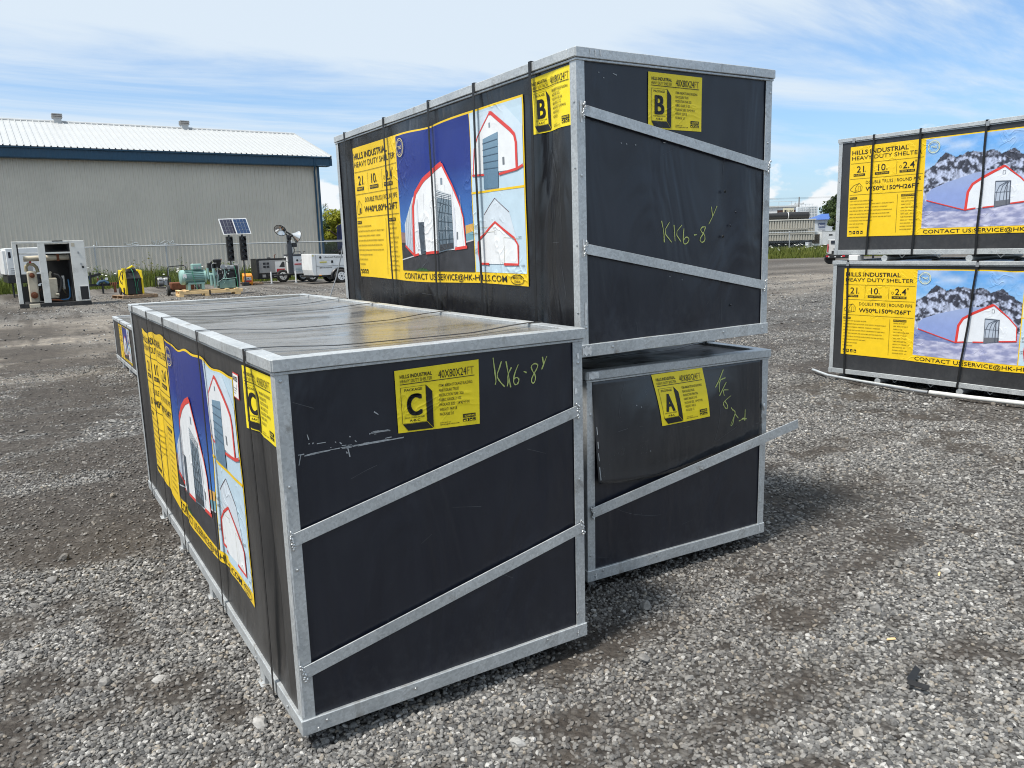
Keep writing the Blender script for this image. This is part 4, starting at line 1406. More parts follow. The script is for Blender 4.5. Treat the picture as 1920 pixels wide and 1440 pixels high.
CC.label('C', CC.front, [(0.368, 1.098), (0.668, 1.104), (0.664, 0.888), (0.371, 0.900)])
CC.label('C', CC.left, [(2.735, 1.112), (3.075, 1.116), (3.070, 0.905), (2.745, 0.905)])


def warp_c(u, v, s, z):
    t = np.clip((v - 0.80) / 0.20, 0, 1) ** 2
    wob = -0.014 + 0.010 * np.sin(s * 7.0 + 0.8) + 0.006 * np.sin(s * 19)
    b = np.clip((0.12 - v) / 0.12, 0, 1) ** 1.5
    return s, z + t * wob + b * 0.02 * np.sin(s * 3.2 + 0.4)


CC.poster(40, 0.42, 0.196, 0.875, warp_c)
# small white shipping sticker
ST = Sheet()
ST.rect(0, 0, 1, 1.0, (0.62, 0.06, 0.06), 0)
ST.rect(0.05, 0.05, 0.95, 0.95, (0.80, 0.80, 0.79), 1)
ST.text('A1025', 0.12, 0.70, 0.18, 0.72, K, 2, 0.03)
for q in range(3):
    ST.rect(0.14, 0.20 + 0.10 * q, 0.50 + 0.1 * q, 0.23 + 0.10 * q, (0.25, 0.25, 0.25), 2)
ST.rect(0.68, 0.38, 0.72, 0.60, K, 2)
ST.build('shipping_sticker', CC.o, M_PRINT_FLAT, CC.left, lambda u, v: (2.595 + u * 0.085, 0.985 + v * 0.088), 5.0, 0.0035, 0.0008)

# silver touch-up paint and rubbed galvanising on the frames
M_TOUCH = paint('silver_touch_up', (0.70, 0.71, 0.71), 0.45, 0.3, 0.3, 50)


def touch(cr, strokes, w, yoff):
    cr.marks('paint_touch_up', M_TOUCH, lambda s, z, off: np.stack([np.asarray(s, float), np.full_like(np.asarray(s, float), yoff) - off, np.asarray(z, float)], -1), strokes, w)


touch(CC, [[(0.004, 0.78), (0.004, 0.6), (0.005, 0.42)], [(0.004, 0.40), (0.005, 0.30)], [(0.003, 0.26), (0.004, 0.17), (0.004, 0.06)]], 0.005, -0.0004)
touch(CC, [[(1.070, 1.085), (1.074, 1.065)], [(1.060, 0.96), (1.062, 0.94)]], 0.009, -0.0004)
touch(CC, [[(1.052, 0.036), (1.053, 0.012)], [(0.044, 0.020), (0.046, 0.006)], [(0.072, 0.036), (0.077, 0.027)]], 0.007, -0.0054)

# --- lower crate of the stack, package A
A_H = 0.9351
CA = Crate('lower crate of the two high stack, loose sheet and sprung brace, yellow A label', (1.384, 0.3611, 0.0724), -0.03136, 1.0922, 2.79, A_H, 21,
           [0.3, 0.9, 1.6, 2.4], amp=0.008, roll=-0.0056, sag=0.02, topm=mat_black_panel('dull_black_lid_sheet', 0.3, 0.5, (0.06, 0.055, 0.048), (0.014, 0.014, 0.015)))
CA.brace((0.020, 0.316), (1.268, 0.548), 0.046, (0.004, 0.040), (True, False))


def flap(s, z, off):
    s = np.asarray(s, float); z = np.asarray(z, float)
    t = np.clip((A_H - 0.05 - z) / 0.42, 0, 1)
    k = np.clip(1 - (s - 0.03) / 0.55, 0.0, 1)
    bul = 0.006 + 0.020 * t ** 1.3 * k ** 1.5 + 0.034 * np.sin(math.pi * np.clip(t, 0, 1)) * np.sin(math.pi * np.clip((s - 0.03) / 0.95, 0, 1)) + 0.003 * np.sin(s * 17 + 1) * t * k
    return np.stack([s, -bul + 0.006 - off, z], -1)


fb = MB()
fb.grid(40, 22, lambda u, v: tuple(flap(0.026 + 0.018 * (1 - v) + 1.02 * u, float(np.interp(0.045 + u, [0.03, 0.186, 0.35, 0.497, 0.62, 0.75, 1.03, 1.09], [0.447, 0.424, 0.416, 0.422, 0.436, 0.450, 0.503, 0.514])) * (1 - v) + (A_H - 0.04) * v, 0.0)))
fo = fb.build('loose_sheet', mat_black_panel('slack_black_sheet', 0.12, 0.22, (0.12, 0.125, 0.13), (0.026, 0.029, 0.035), 0.45), CA.o, smooth='all')
sm_ = fo.modifiers.new('thickness', 'SOLIDIFY'); sm_.thickness = 0.0012; sm_.offset = 1
CA.label('A', flap, [(0.347, 0.886), (0.650, 0.888), (0.677, 0.661), (0.385, 0.656)])
CHALK_A = [[(0.784, 0.866), (0.751, 0.82), (0.722, 0.79)], [(0.794, 0.827), (0.751, 0.82), (0.745, 0.765)], [(0.797, 0.806), (0.77, 0.776), (0.746, 0.748)], [(0.809, 0.768), (0.77, 0.773), (0.779, 0.744)],
           [(0.827, 0.739), (0.784, 0.721), (0.769, 0.709), (0.781, 0.687), (0.802, 0.678), (0.802, 0.696), (0.78, 0.719)], [(0.827, 0.681), (0.843, 0.664)],
           [(0.841, 0.669), (0.862, 0.654), (0.848, 0.627), (0.829, 0.596), (0.839, 0.59), (0.848, 0.605), (0.855, 0.649), (0.884, 0.621)], [(0.934, 0.657), (0.934, 0.601)], [(0.889, 0.606), (0.939, 0.615), (0.902, 0.613), (0.95, 0.608)]]
CA.marks('chalk_mark', M_CHALK, flap, CHALK_A, 0.0042)
CA.marks('scratch', M_HAIR, flap, [[(0.754, 0.708), (0.745, 0.6), (0.729, 0.53)], [(0.748, 0.53), (0.877, 0.58)], [(0.20, 0.87), (0.17, 0.80), (0.155, 0.72)], [(0.15, 0.66), (0.20, 0.668)]], 0.0012)
CA.marks('scrape', M_SCRAPE, flap, [[(0.043, 0.694), (0.046, 0.66)], [(0.046, 0.63), (0.048, 0.60)], [(0.047, 0.58), (0.05, 0.545)], [(0.05, 0.52), (0.056, 0.46)], [(0.25, 0.765), (0.254, 0.762)], [(0.275, 0.755), (0.278, 0.752)], [(0.33, 0.55), (0.332, 0.545)]], 0.004)
CA.marks('scratch', M_HAIR, CA.front, [[(0.12, 0.33), (0.22, 0.27), (0.36, 0.23), (0.42, 0.225)], [(0.06, 0.10), (0.12, 0.085)], [(0.30, 0.26), (0.31, 0.24)], [(0.55, 0.15), (0.62, 0.16)]], 0.0010)
CA.rivets('front', [(0.014, 0.12), (0.08, 0.038), (0.387, 0.038), (1.066, 0.166), (0.955, 0.04), (0.037, 0.021), (1.07, 0.46), (0.018, 0.75)])
MB().blob((1.068, -0.004, 0.655), (0.008, 0.004, 0.02), 4).build('weld', M_WELD, CA.o, smooth='all')
MB().cyl((0.632, -0.02, 0.418), (0.632, -0.042, 0.418), 0.007, 0.006, 8).build('rivet', M_RIVET, CA.o)
CA.feet([0.4, 1.2, 2.0, 2.5])

# --- upper crate of the stack, package B
CB = Crate('upper crate of the two high stack, shelter poster on its long side, yellow B label', (1.3039, 0.2862, 1.0834), -0.01029, 1.0922, 2.6665, 1.1817, 33,
           [0.205, 0.842, 1.425, 1.90, 2.372], [(2.42, 0.07, 0.022, 0.55), (0.2, 0.06, 0.02, 0.5), (0.84, 0.04, 0.010, 0.3), (1.42, 0.05, 0.008, 0.9), (1.88, 0.05, 0.008, 0.4), (2.55, 0.05, -0.010, 0.8)], 0.016, roll=0.0061, side=M_BLACK_GLOSS, ffolds=((0.83, 0.035, 0.012, 0.55, 0.35), (0.93, 0.05, -0.010, 0.5, 0.3), (0.25, 0.12, 0.008, 0.6, 0.25), (0.55, 0.2, -0.006, 0.25, 0.2)))
CB.brace((0.030, 0.955), (1.076, 0.762))
CB.brace((0.026, 0.432), (1.070, 0.228))
CB.label('B', CB.front, [(0.363, 1.121), (0.661, 1.119), (0.662, 0.901), (0.364, 0.903)])
CB.label('B', CB.left, [(2.338, 1.122), (2.634, 1.126), (2.632, 0.905), (2.345, 0.903)])
CB.poster(40, 0.282, 0.270, 0.805, lambda u, v, s, z: (s, z + np.clip((v - 0.9) / 0.1, 0, 1) * (-0.012 * np.exp(-((s - 1.36) / 0.18) ** 2)) + 0.006 * np.sin(s * 4.0) * np.clip((0.1 - v) / 0.1, 0, 1)))
CHALK_B = [[(0.439, 0.533), (0.451, 0.486), (0.452, 0.444)], [(0.483, 0.527), (0.45, 0.487), (0.493, 0.443)], [(0.508, 0.515), (0.513, 0.447)], [(0.554, 0.514), (0.515, 0.481), (0.547, 0.444)], [(0.565, 0.499), (0.559, 0.453), (0.564, 0.432), (0.585, 0.436), (0.597, 0.455), (0.577, 0.465), (0.561, 0.448)],
           [(0.624, 0.47), (0.64, 0.471)], [(0.694, 0.503), (0.671, 0.504), (0.661, 0.488), (0.689, 0.469), (0.69, 0.444), (0.669, 0.435), (0.657, 0.451), (0.68, 0.475), (0.694, 0.503)], [(0.729, 0.589), (0.736, 0.55)], [(0.764, 0.592), (0.738, 0.549), (0.713, 0.514)]]
CB.marks('chalk_mark', M_CHALK, CB.front, CHALK_B, 0.0042)
CB.marks('scrape', M_SCRAPE, CB.front, [[(0.224, 0.842), (0.230, 0.840)], [(0.251, 0.839), (0.258, 0.837)], [(0.297, 0.837), (0.304, 0.835)], [(0.450, 0.851), (0.462, 0.849)], [(0.183, 1.101), (0.203, 1.095)], [(0.11, 1.10), (0.117, 1.099)], [(0.135, 1.083), (0.141, 1.08)], [(0.48, 0.30), (0.484, 0.298)], [(0.55, 0.285), (0.553, 0.28)]], 0.0032)
CB.marks('scratch', M_HAIR, CB.front, [[(0.441, 0.799), (0.533, 0.834)], [(0.805, 0.716), (0.812, 0.802)], [(0.35, 0.39), (0.45, 0.37)], [(0.36, 0.375), (0.47, 0.355)], [(0.30, 0.12), (0.302, 0.08)], [(0.80, 0.20), (0.80, 0.07)], [(0.70, 0.16), (0.72, 0.18)]], 0.0012)
CB.marks('scratch', M_HAIR, CB.left, [[(2.47, 0.62), (2.50, 0.45)], [(2.53, 0.70), (2.545, 0.50)], [(2.46, 0.46), (2.52, 0.459)], [(2.51, 0.60), (2.53, 0.55)], [(2.45, 0.83), (2.50, 0.72)], [(2.54, 0.36), (2.56, 0.24)], [(1.2, 0.20), (1.35, 0.195)], [(0.9, 0.19), (1.0, 0.185)]], 0.0012)
for (s, z) in ((0.807, 0.654), (0.797, 0.459)):
    MB().lathe((s, 0.004, z), (0, -1, 0), [(0, 0.007), (0.003, 0.0065), (0.0035, 0.004), (0.001, 0.003)], 10).build('bolt_dimple', M_BLACKM, CB.o, True)
for (s, z) in ((0.88, 0.564), (0.847, 0.507), (0.923, 0.445), (0.86, 0.15)):
    MB().blob((s, 0.007, z), (0.005, 0.0025, 0.005), 3).build('dent_bump', M_BLACK, CB.o, smooth='all')
CB.rivets('front', [(0.019, 0.712), (1.08, 1.084), (1.071, 0.868), (0.03, 0.12), (0.16, 0.03), (0.80, 0.033), (1.06, 0.03)])
CB.rivets('side', [(2.652, 0.986), (2.651, 0.742), (2.654, 0.446), (2.653, 0.18)])
CB.feet([0.35, 1.0, 1.8, 2.3])

touch(CB, [[(0.004, 0.026), (0.030, 0.026), (0.050, 0.025)]], 0.032, -0.0054)
touch(CB, [[(1.052, 0.042), (1.053, 0.012)]], 0.008, -0.0054)
touch(CB, [[(0.020, 0.99), (0.022, 0.91)], [(0.022, 0.47), (0.021, 0.40)], [(0.03, 0.22), (0.026, 0.13)]], 0.010, -0.0004)
touch(CB, [[(0.06, 1.176), (0.062, 1.158)], [(0.085, 1.175), (0.087, 1.150)], [(0.11, 1.176), (0.112, 1.155)], [(0.92, 1.172), (0.91, 1.150)], [(0.96, 1.17), (0.963, 1.15)]], 0.004, -0.0104)
touch(CA, [[(0.002, 0.918), (0.03, 0.918), (0.055, 0.918)]], 0.028, -0.0104)
touch(CA, [[(0.040, 0.034), (0.041, 0.010)], [(1.058, 0.044), (1.058, 0.012)]], 0.008, -0.0054)

# --- stack at the right: two long crates
RA = 0.0676
d_r = Vector((math.cos(-1.50317709), math.sin(-1.50317709), 0))
RL = 3.35
r0 = Vector((6.787, 3.0714, 0)) + d_r * RL
STK = 'crates of the right hand stack'
CD = Crate('lower crate of the far right stack resting above silver pipes', (r0.x, r0.y, 0.07), RA, 1.0922, RL, 1.190, 61,
           [(0.173, 0.185), (1.441, 1.339), 2.5, 3.1], [(1.4, 0.2, 0.012, 0.5)], 0.007, side=M_BLACK_MATT)
CD.poster(50, 0.128, 0.211, 0.900, lambda u, v, s, z: (s, z - 0.012 * np.clip((0.2 - v) / 0.2, 0, 1) * np.sin(np.clip(s - 0.8, 0, 2) * 2.2) - 0.010 * np.clip((v - 0.9) / 0.1, 0, 1) * np.exp(-((s - 1.75) / 0.12) ** 2)))
CE = Crate('upper crate of the far right stack with its top against the sky', (r0.x + 0.035, r0.y + 0.02, 1.3207), RA, 1.0922, RL, 1.180, 77,
           [(0.381, 0.361), (0.844, 0.829), (1.430, 1.415), 2.4, 3.0], [(0.85, 0.1, 0.008, 0.5)], 0.006, side=M_BLACK_MATT)
CE.poster(50, 0.131, 0.186, 0.900)
for cr in (CD, CE):
    cr.rivets('side', [(0.02, 0.35), (0.02, 0.75), (0.5, 0.025), (1.05, 0.025), (1.55, 0.025), (1.78, 0.025)])
    for s in (0.55, 1.36, 2.3, 2.9):
        MB().cyl((-0.002, RL - s, -0.036), (cr.W, RL - s, -0.036), 0.031, n=14).build('runner_pipe', M_GALV, cr.o, smooth=True)
    for s in (0.72, 1.08, 1.62, 2.1, 2.7):
        MB().tube([(0.02, RL - s - 0.03, 0.0), (0.02, RL - s, -0.030), (0.02, RL - s + 0.03, 0.0)], 0.0045, 6).build('bracket', M_GALV, cr.o)
    for s in (0.17, 1.44):
        MB().box(-0.0165, RL - s - 0.014, cr.H - 0.052, -0.0125, RL - s + 0.014, cr.H - 0.012).build('strap_seal', M_STEEL, cr.o)
# small white block wedged between them
blk = MB().box(-0.06, -0.05, 0, 0.06, 0.05, 0.055).build('spacer_block', M_WHITE, None, bevel=0.004)
blk.location = (6.787 + d_r.x * 0.22 + 0.05, 3.0714 + d_r.y * 0.22, 1.2615); blk.rotation_euler = (0, 0, RA)
tag(blk, 'small white block wedged between the two stacked crates at right', 'block')

# --- low crate seen past the nearest one
CF = Crate('low crate standing on the gravel behind the nearest crate', (0.58, 7.75, 0.07), 0.0, 1.0922, 2.6, 0.60, 91, [0.55, 0.95, 1.7, 2.3], amp=0.006, sag=0.008)
CF.poster(40, 0.55, 0.075, 0.46)
CF.feet([0.6, 1.3, 2.1])

# --- silver pipes under the right stack
PIPE1 = MB().tube([(6.90, 3.36, 0.045), (6.74, 3.05, 0.040), (6.690, 2.62, 0.038), (6.665, 2.08, 0.036)], 0.014, 10).build('conduit_pipe', M_GALV, None, smooth=True)
tag(PIPE1, 'short bent silver pipe end poking out at the left of the right stack', 'pipe', 'silver pipes under the right stack')
PIPE2 = MB().tube([(6.70, 2.60, 0.030), (6.655, 2.0, 0.030), (6.655, 1.89, 0.030)], 0.018, 12).build('conduit_pipe', M_STEEL, None, smooth=True)
tag(PIPE2, 'silver pipe length on the gravel before its joint, under right stack', 'pipe', 'silver pipes under the right stack')
PIPE3 = MB().tube([(6.655, 1.875, 0.033), (6.69, 1.5, 0.033), (6.79, 1.0, 0.033), (6.92, 0.2, 0.033), (7.0, -0.6, 0.033)], 0.021, 12).build('conduit_pipe', M_WHITE_OLD, None, smooth=True)
tag(PIPE3, 'long pale pipe on the gravel running out of frame below right stack', 'pipe', 'silver pipes under the right stack')
# --- litter on the gravel
z_l = float(ground_z(1.85, -0.85)) + 0.030
scrap = MB()
scrap.obox((1.842, -0.868, z_l), (0.010, -0.032, 0.0), (0.009, 0.0027, 0.004), (0, 0, 0.0008))
scrap.obox((1.884, -0.826, z_l + 0.004), (0.046, 0.012, 0.004), (-0.002, 0.009, 0.006), (0, 0, 0.0008))
tag(scrap.build('strap_scrap', M_STRAP, None), 'bent black offcut of steel strap lying on the gravel in the foreground', 'scrap')
for (x, y, a, lb) in ((2.78, -0.41, 0.5, 'small yellow wood chip on gravel right of the low brace end'), (2.08, -0.62, -0.6, 'tan splinter of wood on the foreground gravel right of the strap scrap')):
    z = float(ground_z(x, y)) + 0.014
    c = MB().add([(-0.035, -0.006, 0), (0.03, -0.009, 0.002), (0.038, 0.002, 0.003), (0.0, 0.011, 0.001), (-0.03, 0.008, 0), (-0.03, -0.004, 0.006), (0.025, -0.006, 0.008), (0.03, 0.002, 0.009), (0.0, 0.008, 0.007), (-0.026, 0.005, 0.006)],
                 [(0, 1, 6, 5), (1, 2, 7, 6), (2, 3, 8, 7), (3, 4, 9, 8), (4, 0, 5, 9), (5, 6, 7, 8, 9), (4, 3, 2, 1, 0)]).build('wood_chip', M_WOOD, None)
    c.scale = (0.5, 0.6, 0.6); c.location = (x, y, z); c.rotation_euler = (0.1, -0.1, a)
    tag(c, lb, 'wood chip', 'wood chips on the gravel')
# ------------------------------------------------------------------ warehouse
M_SIDING = paint('taupe_metal_siding', (0.61, 0.565, 0.49), 0.5, 0.0, 0.07, 0.5, dirt=0.10)
M_BLUE_TRIM = paint('blue_metal_trim', (0.010, 0.058, 0.112), 0.42, 0.0, 0.08, 2)
M_ROOF = paint('white_metal_roof', (0.45, 0.462, 0.465), 0.42, 0.0, 0.04, 1)
M_CONC = paint('concrete', (0.30, 0.29, 0.27), 0.9, 0, 0.15, 2)
M_GRAF = paint('white_spray_paint', (0.72, 0.73, 0.72), 0.7, 0, 0.05, 5)
BY = math.radians(0.947)
bld = thing('warehouse', 'long taupe metal warehouse with blue fascia and white ribbed roof', 'building', (17.277, 47.01, 0), BY)
BL_ = 44.0


def ribbed(x0, x1, z0, z1, y, period=0.24, dep=0.036):
    b = MB()
    prof = []
    x = x0
    while x < x1:
        for (f, d) in ((0.0, 0), (0.55, 0), (0.66, -dep), (0.89, -dep)):
            prof.append((x + f * period, y + d))
        x += period
    n = len(prof)
    b.v = [(a, c, z0) for a, c in prof] + [(a, c, z1) for a, c in prof]
    b.f = [(i, i + 1, n + i + 1, n + i) for i in range(n - 1)]
    return b


wall = ribbed(-BL_ + 0.6, -0.72, 0.35, 6.66, 0.5).build('wall', M_SIDING, bld)
MB().add([(-0.62, 0.5, 0.35), (-0.62, 12.6, 0.35), (-0.62, 12.6, 6.7), (-0.62, 6.58, 8.95), (-0.62, 0.5, 6.7)], [(0, 1, 2, 3, 4)]).build('gable_wall', M_SIDING, bld)
MB().add([(-BL_ + 0.6, 12.6, 0.35), (-0.62, 12.6, 0.35), (-0.62, 12.6, 6.7), (-BL_ + 0.6, 12.6, 6.7)], [(0, 1, 2, 3)]).build('rear_wall', M_SIDING, bld)
MB().box(-BL_ + 0.6, 0.47, -0.1, -0.6, 12.65, 0.349).build('foundation', M_CONC, bld)
fa = ribbed(-BL_, -0.02, 6.60, 7.06, 0.0, 0.24, 0.012).build('fascia', M_BLUE_TRIM, bld)
MB().box(-BL_, -0.10, 7.061, 0.02, 0.06, 7.14).build('gutter', M_BLUE_TRIM, bld)
MB().box(-BL_, 0.02, 6.57, -0.02, 0.56, 6.599).build('soffit', M_BLUE_TRIM, bld)
MB().box(-0.02, -0.02, 6.60, 0.02, 0.56, 7.06).build('fascia_return', M_BLUE_TRIM, bld)
MB().box(-0.72, 0.44, 0.34, -0.58, 0.60, 6.56).build('corner_trim', M_BLUE_TRIM, bld)
MB().tube([(-1.0, -0.03, 7.05), (-1.0, 0.0, 6.6), (-0.93, 0.36, 6.25), (-0.90, 0.40, 6.0), (-0.90, 0.40, 0.45)], 0.055, 8).build('downspout', M_BLUE_TRIM, bld, smooth=True)
# roof: sheets with standing ribs, one object each, sharing one mesh
sl0, sl1 = Vector((0, -0.12, 7.145)), Vector((0, 6.58, 9.33))
SW = 0.915


def roof_sheet(a, b):
    q = MB()
    d = (b - a)
    nrm = Vector((1, 0, 0)).cross(d).normalized()
    if nrm.z < 0: nrm = -nrm
    pr = []
    for k in range(3):
        x = k * SW / 3
        pr += [(x, 0), (x + SW / 3 - 0.07, 0), (x + SW / 3 - 0.055, 0.06), (x + SW / 3 - 0.02, 0.06)]
    pr.append((SW - 0.001, 0))
    n = len(pr)
    q.v = [tuple(a + Vector((x, 0, 0)) + nrm * h) for x, h in pr] + [tuple(b + Vector((x, 0, 0)) + nrm * h) for x, h in pr]
    q.f = [(i, i + 1, n + i + 1, n + i) for i in range(n - 1)]
    return q.mesh('roof_sheet', M_ROOF)


RS = roof_sheet(sl0, sl1)
x = 0.06 - SW
while x > -BL_:
    link('roof_sheet', RS, bld, (x, 0, 0)); x -= SW
MB().add([(-BL_, 6.58, 9.325), (0.06, 6.58, 9.325), (0.06, 13.3, 7.145), (-BL_, 13.3, 7.145)], [(0, 1, 2, 3)]).build('rear_roof', M_ROOF, bld)
MB().tube([(-BL_, 6.58, 9.35), (0.08, 6.58, 9.35)], 0.09, 8).build('ridge_cap', M_ROOF, bld, smooth=True)
MB().bar((0.075, -0.12, 7.12), (0.075, 6.58, 9.30), 0.03, 0.20).build('rake_trim', M_ROOF, bld)
for vx in (3.02, 10.16):
    lx = vx - 17.277
    v = MB().box(lx - 0.20, 6.3, 9.1, lx + 0.20, 6.8, 9.58)
    o_v = v.build('roof_vent', M_ROOF, bld)
    for k in range(3):
        MB().add([(lx - 0.25, 6.25, 9.55 + 0.09 * k), (lx + 0.25, 6.25, 9.55 + 0.09 * k), (lx + 0.25, 6.85, 9.55 + 0.09 * k), (lx - 0.25, 6.85, 9.55 + 0.09 * k), (lx - 0.28, 6.22, 9.61 + 0.09 * k), (lx + 0.28, 6.22, 9.61 + 0.09 * k), (lx + 0.28, 6.88, 9.61 + 0.09 * k), (lx - 0.28, 6.88, 9.61 + 0.09 * k)],
                 [(0, 3, 2, 1), (4, 5, 6, 7), (0, 1, 5, 4), (1, 2, 6, 5), (2, 3, 7, 6), (3, 0, 4, 7)]).build('louvre', paint('vent_louvre', (0.36, 0.35, 0.34), 0.6), o_v)
GRAF = [[(4.97, 2.12), (5.07, 2.13), (5.09, 2.03), (5.3, 2.04), (5.42, 2.09), (5.51, 2.14), (5.67, 2.13)], [(5.32, 2.23), (5.46, 2.23)], [(5.37, 2.09), (5.39, 2.0), (5.6, 2.03), (5.66, 2.01), (5.76, 2.05)], [(5.54, 1.95), (5.66, 1.99)],
        [(6.16, 1.93), (6.31, 2.0), (6.54, 1.97), (6.4, 2.23), (6.49, 2.19), (6.57, 2.03), (6.54, 2.19)], [(6.57, 1.98), (6.67, 2.11), (6.66, 2.23), (6.85, 2.23), (6.76, 2.03), (6.91, 2.1), (7.14, 2.22), (7.06, 2.19)],
        [(6.83, 2.03), (6.96, 2.1), (7.0, 2.02), (7.19, 2.07), (7.29, 2.12), (7.23, 2.22), (7.39, 2.09), (7.54, 2.21), (7.61, 2.19), (7.5, 2.04), (7.38, 2.04), (7.34, 2.14)], [(7.43, 2.04), (7.62, 2.02), (7.78, 1.97)], [(6.33, 1.94), (6.71, 1.97), (7.23, 1.99)], [(7.19, 2.07), (7.27, 1.93)], [(3.58, 2.27), (3.60, 1.98)]]
for part in (GRAF[:4], GRAF[4:10], GRAF[10:]):
    g = MB()
    for st in part:
        g.tube([(px_ - 17.277 + 0.1, 0.462, pz_) for px_, pz_ in st], 0.022, 4)
    g.build('graffiti', M_GRAF, bld)

# ------------------------------------------------------------------ chain link fence
M_GALVT = paint('galvanised_tube', (0.46, 0.48, 0.49), 0.45, 0.5, 0.08, 4)
M_WIRE = paint('fence_wire', (0.36, 0.38, 0.38), 0.5, 0.5, 0.05, 4)


def fence(label, a, b, h, posts, mesh_step=0.09, mid=False):
    a = Vector(a); b = Vector(b)
    d = (b - a); L = d.length
    f = thing('chain_link_fence', label, 'fence', a, math.atan2(d.y, d.x), 'chain link fences')
    MB().cyl((0, 0, h), (L, 0, h), 0.030, n=8).build('top_rail', M_GALVT, f, smooth=True)
    for s in posts:
        pm = MB().cyl((s, 0.03, -0.1), (s, 0.03, h + 0.03), 0.034, n=8).build('post', M_GALVT, f, smooth=True)
        MB().blob((s, 0.03, h + 0.05), (0.04, 0.04, 0.04), 1).build('post_cap', M_GALVT, pm, smooth='all')
    w = MB()
    n = int(L / mesh_step)
    t = 0.0018
    for k in range(-int(h / mesh_step), n):
        for sg in (1, -1):
            x0 = k * mesh_step if sg > 0 else k * mesh_step + h
            x1 = x0 + sg * h
            z0, z1 = 0.03, h - 0.03
            if min(x0, x1) < 0 or max(x0, x1) > L:
                continue
            w.add([(x0 - t, -0.03, z0), (x0 + t, -0.03, z0), (x1 + t, -0.03, z1), (x1 - t, -0.03, z1), (x0, -0.03 + t, z0), (x1, -0.03 + t, z1)], [(0, 1, 2, 3), (1, 4, 5, 2), (4, 0, 3, 5)])
    o = w.build('wire_mesh', M_WIRE, f, fix=False)
    o['kind'] = 'stuff'
    return f


fence('long chain link fence with silver top rail before the taupe warehouse', (-15.2, 38.3, 0), (17.8, 38.3, 0), 1.86, [0.0 + 3.0 * i for i in range(12)])

# ------------------------------------------------------------------ weeds and grass


def mat_leaf(name, a, b, c=None, trans=0.35):
    if name in MATS: return MATS[name]
    mt = bpy.data.materials.new(name); mt.use_nodes = True
    t = NT(mt.node_tree)
    pos = t.n('ShaderNodeNewGeometry').outputs['Position']
    n = t.noise(pos, 1.3, 4, 0.7)
    col = t.ramp(n, [(0.3, a), (0.68, b)])
    n2 = t.noise(pos, 13.0, 3, 0.7)
    col = t.mix(1.0, col, t.ramp(n2, [(0.3, 0.65), (0.7, 1.3)]), 'MULTIPLY')
    d = t.n('ShaderNodeBsdfPrincipled', {'Base Color': col, 'Roughness': 0.6, 'Specular IOR Level': 0.25})
    tr = t.n('ShaderNodeBsdfTranslucent', {'Color': col})
    mx = t.n('ShaderNodeMixShader', {0: trans, 1: d.outputs[0], 2: tr.outputs[0]})
    t.n('ShaderNodeOutputMaterial', {'Surface': mx.outputs[0]})
    MATS[name] = mt
    return mt


M_GRASS = mat_leaf('meadow_grass', (0.075, 0.115, 0.020), (0.19, 0.22, 0.045))
M_WEED = mat_leaf('weed_leaf', (0.045, 0.080, 0.020), (0.12, 0.15, 0.035))
M_FLOWER = paint('white_flower', (0.72, 0.72, 0.66), 0.8)


def blades(name, label, pts, heights, mat, wid=0.012, seed=1):
    rg = np.random.default_rng(seed)
    n = len(pts)
    az = rg.uniform(0, 6.283, n); lean = rg.uniform(0.05, 0.45, n) * heights
    la = rg.uniform(0, 6.283, n)
    w = wid * rg.uniform(0.6, 1.5, n)
    ex, ey = np.cos(az) * w, np.sin(az) * w
    lx, ly = np.cos(la) * lean, np.sin(la) * lean
    x, y, z = pts[:, 0], pts[:, 1], pts[:, 2]
    V = np.stack([np.stack([x - ex, y - ey, z], 1), np.stack([x + ex, y + ey, z], 1),
                  np.stack([x + ex * 0.7 + lx * 0.4, y + ey * 0.7 + ly * 0.4, z + heights * 0.6], 1), np.stack([x - ex * 0.7 + lx * 0.4, y - ey * 0.7 + ly * 0.4, z + heights * 0.6], 1),
                  np.stack([x + lx, y + ly, z + heights], 1)], 1).reshape(-1, 3)
    b = MB(); b.v = V.tolist()
    k = (np.arange(n) * 5)[:, None]
    q = (k + np.array([0, 1, 2, 3])).tolist(); tq = (k + np.array([3, 2, 4])).tolist()
    b.f = [tuple(a) for a in q] + [tuple(a) for a in tq]
    o = b.build(name, mat, None, fix=False)
    tag(o, label, 'grass', kind='stuff')
    return o


rg = np.random.default_rng(5)
n = 15000
wx = rg.uniform(-6, 16, n); wy = 36.7 + rg.beta(1.3, 1.6, n) * 8.5
dens = fbm(wx * 0.8, wy * 0.5, 13, 3)
kp = rg.uniform(0, 1, n) < 0.35 + 1.2 * dens * sstep(wy, 36.6, 37.9)
wx, wy, dens = wx[kp], wy[kp], dens[kp]
hh = (0.22 + 0.75 * sstep(dens, 0.3, 0.7) * rg.uniform(0.4, 1.0, len(wx))) * (0.45 + 0.55 * sstep(wy, 36.7, 38.2))
blades('weeds', 'tall green weeds along the foot of the chain link fence', np.stack([wx, wy, np.zeros_like(wx) - 0.02], 1), hh, M_GRASS, 0.026, 3)


def flowers(name, label, spots, r):
    b = MB()
    for i, (x, y, z) in enumerate(spots):
        b.lathe((x, y, z), (0.1, -0.3, 1), [(0, 0.01), (0.02, r), (0.03, r * 0.8)], 7)
    o = b.build(name, M_FLOWER, None)
    tag(o, label, 'flowers', kind='stuff')


flowers('wildflowers', 'white flower heads among the weeds at the fence', [(rg.uniform(-1, 14), rg.uniform(37.2, 39.5), rg.uniform(0.45, 1.0)) for _ in range(34)], 0.05)


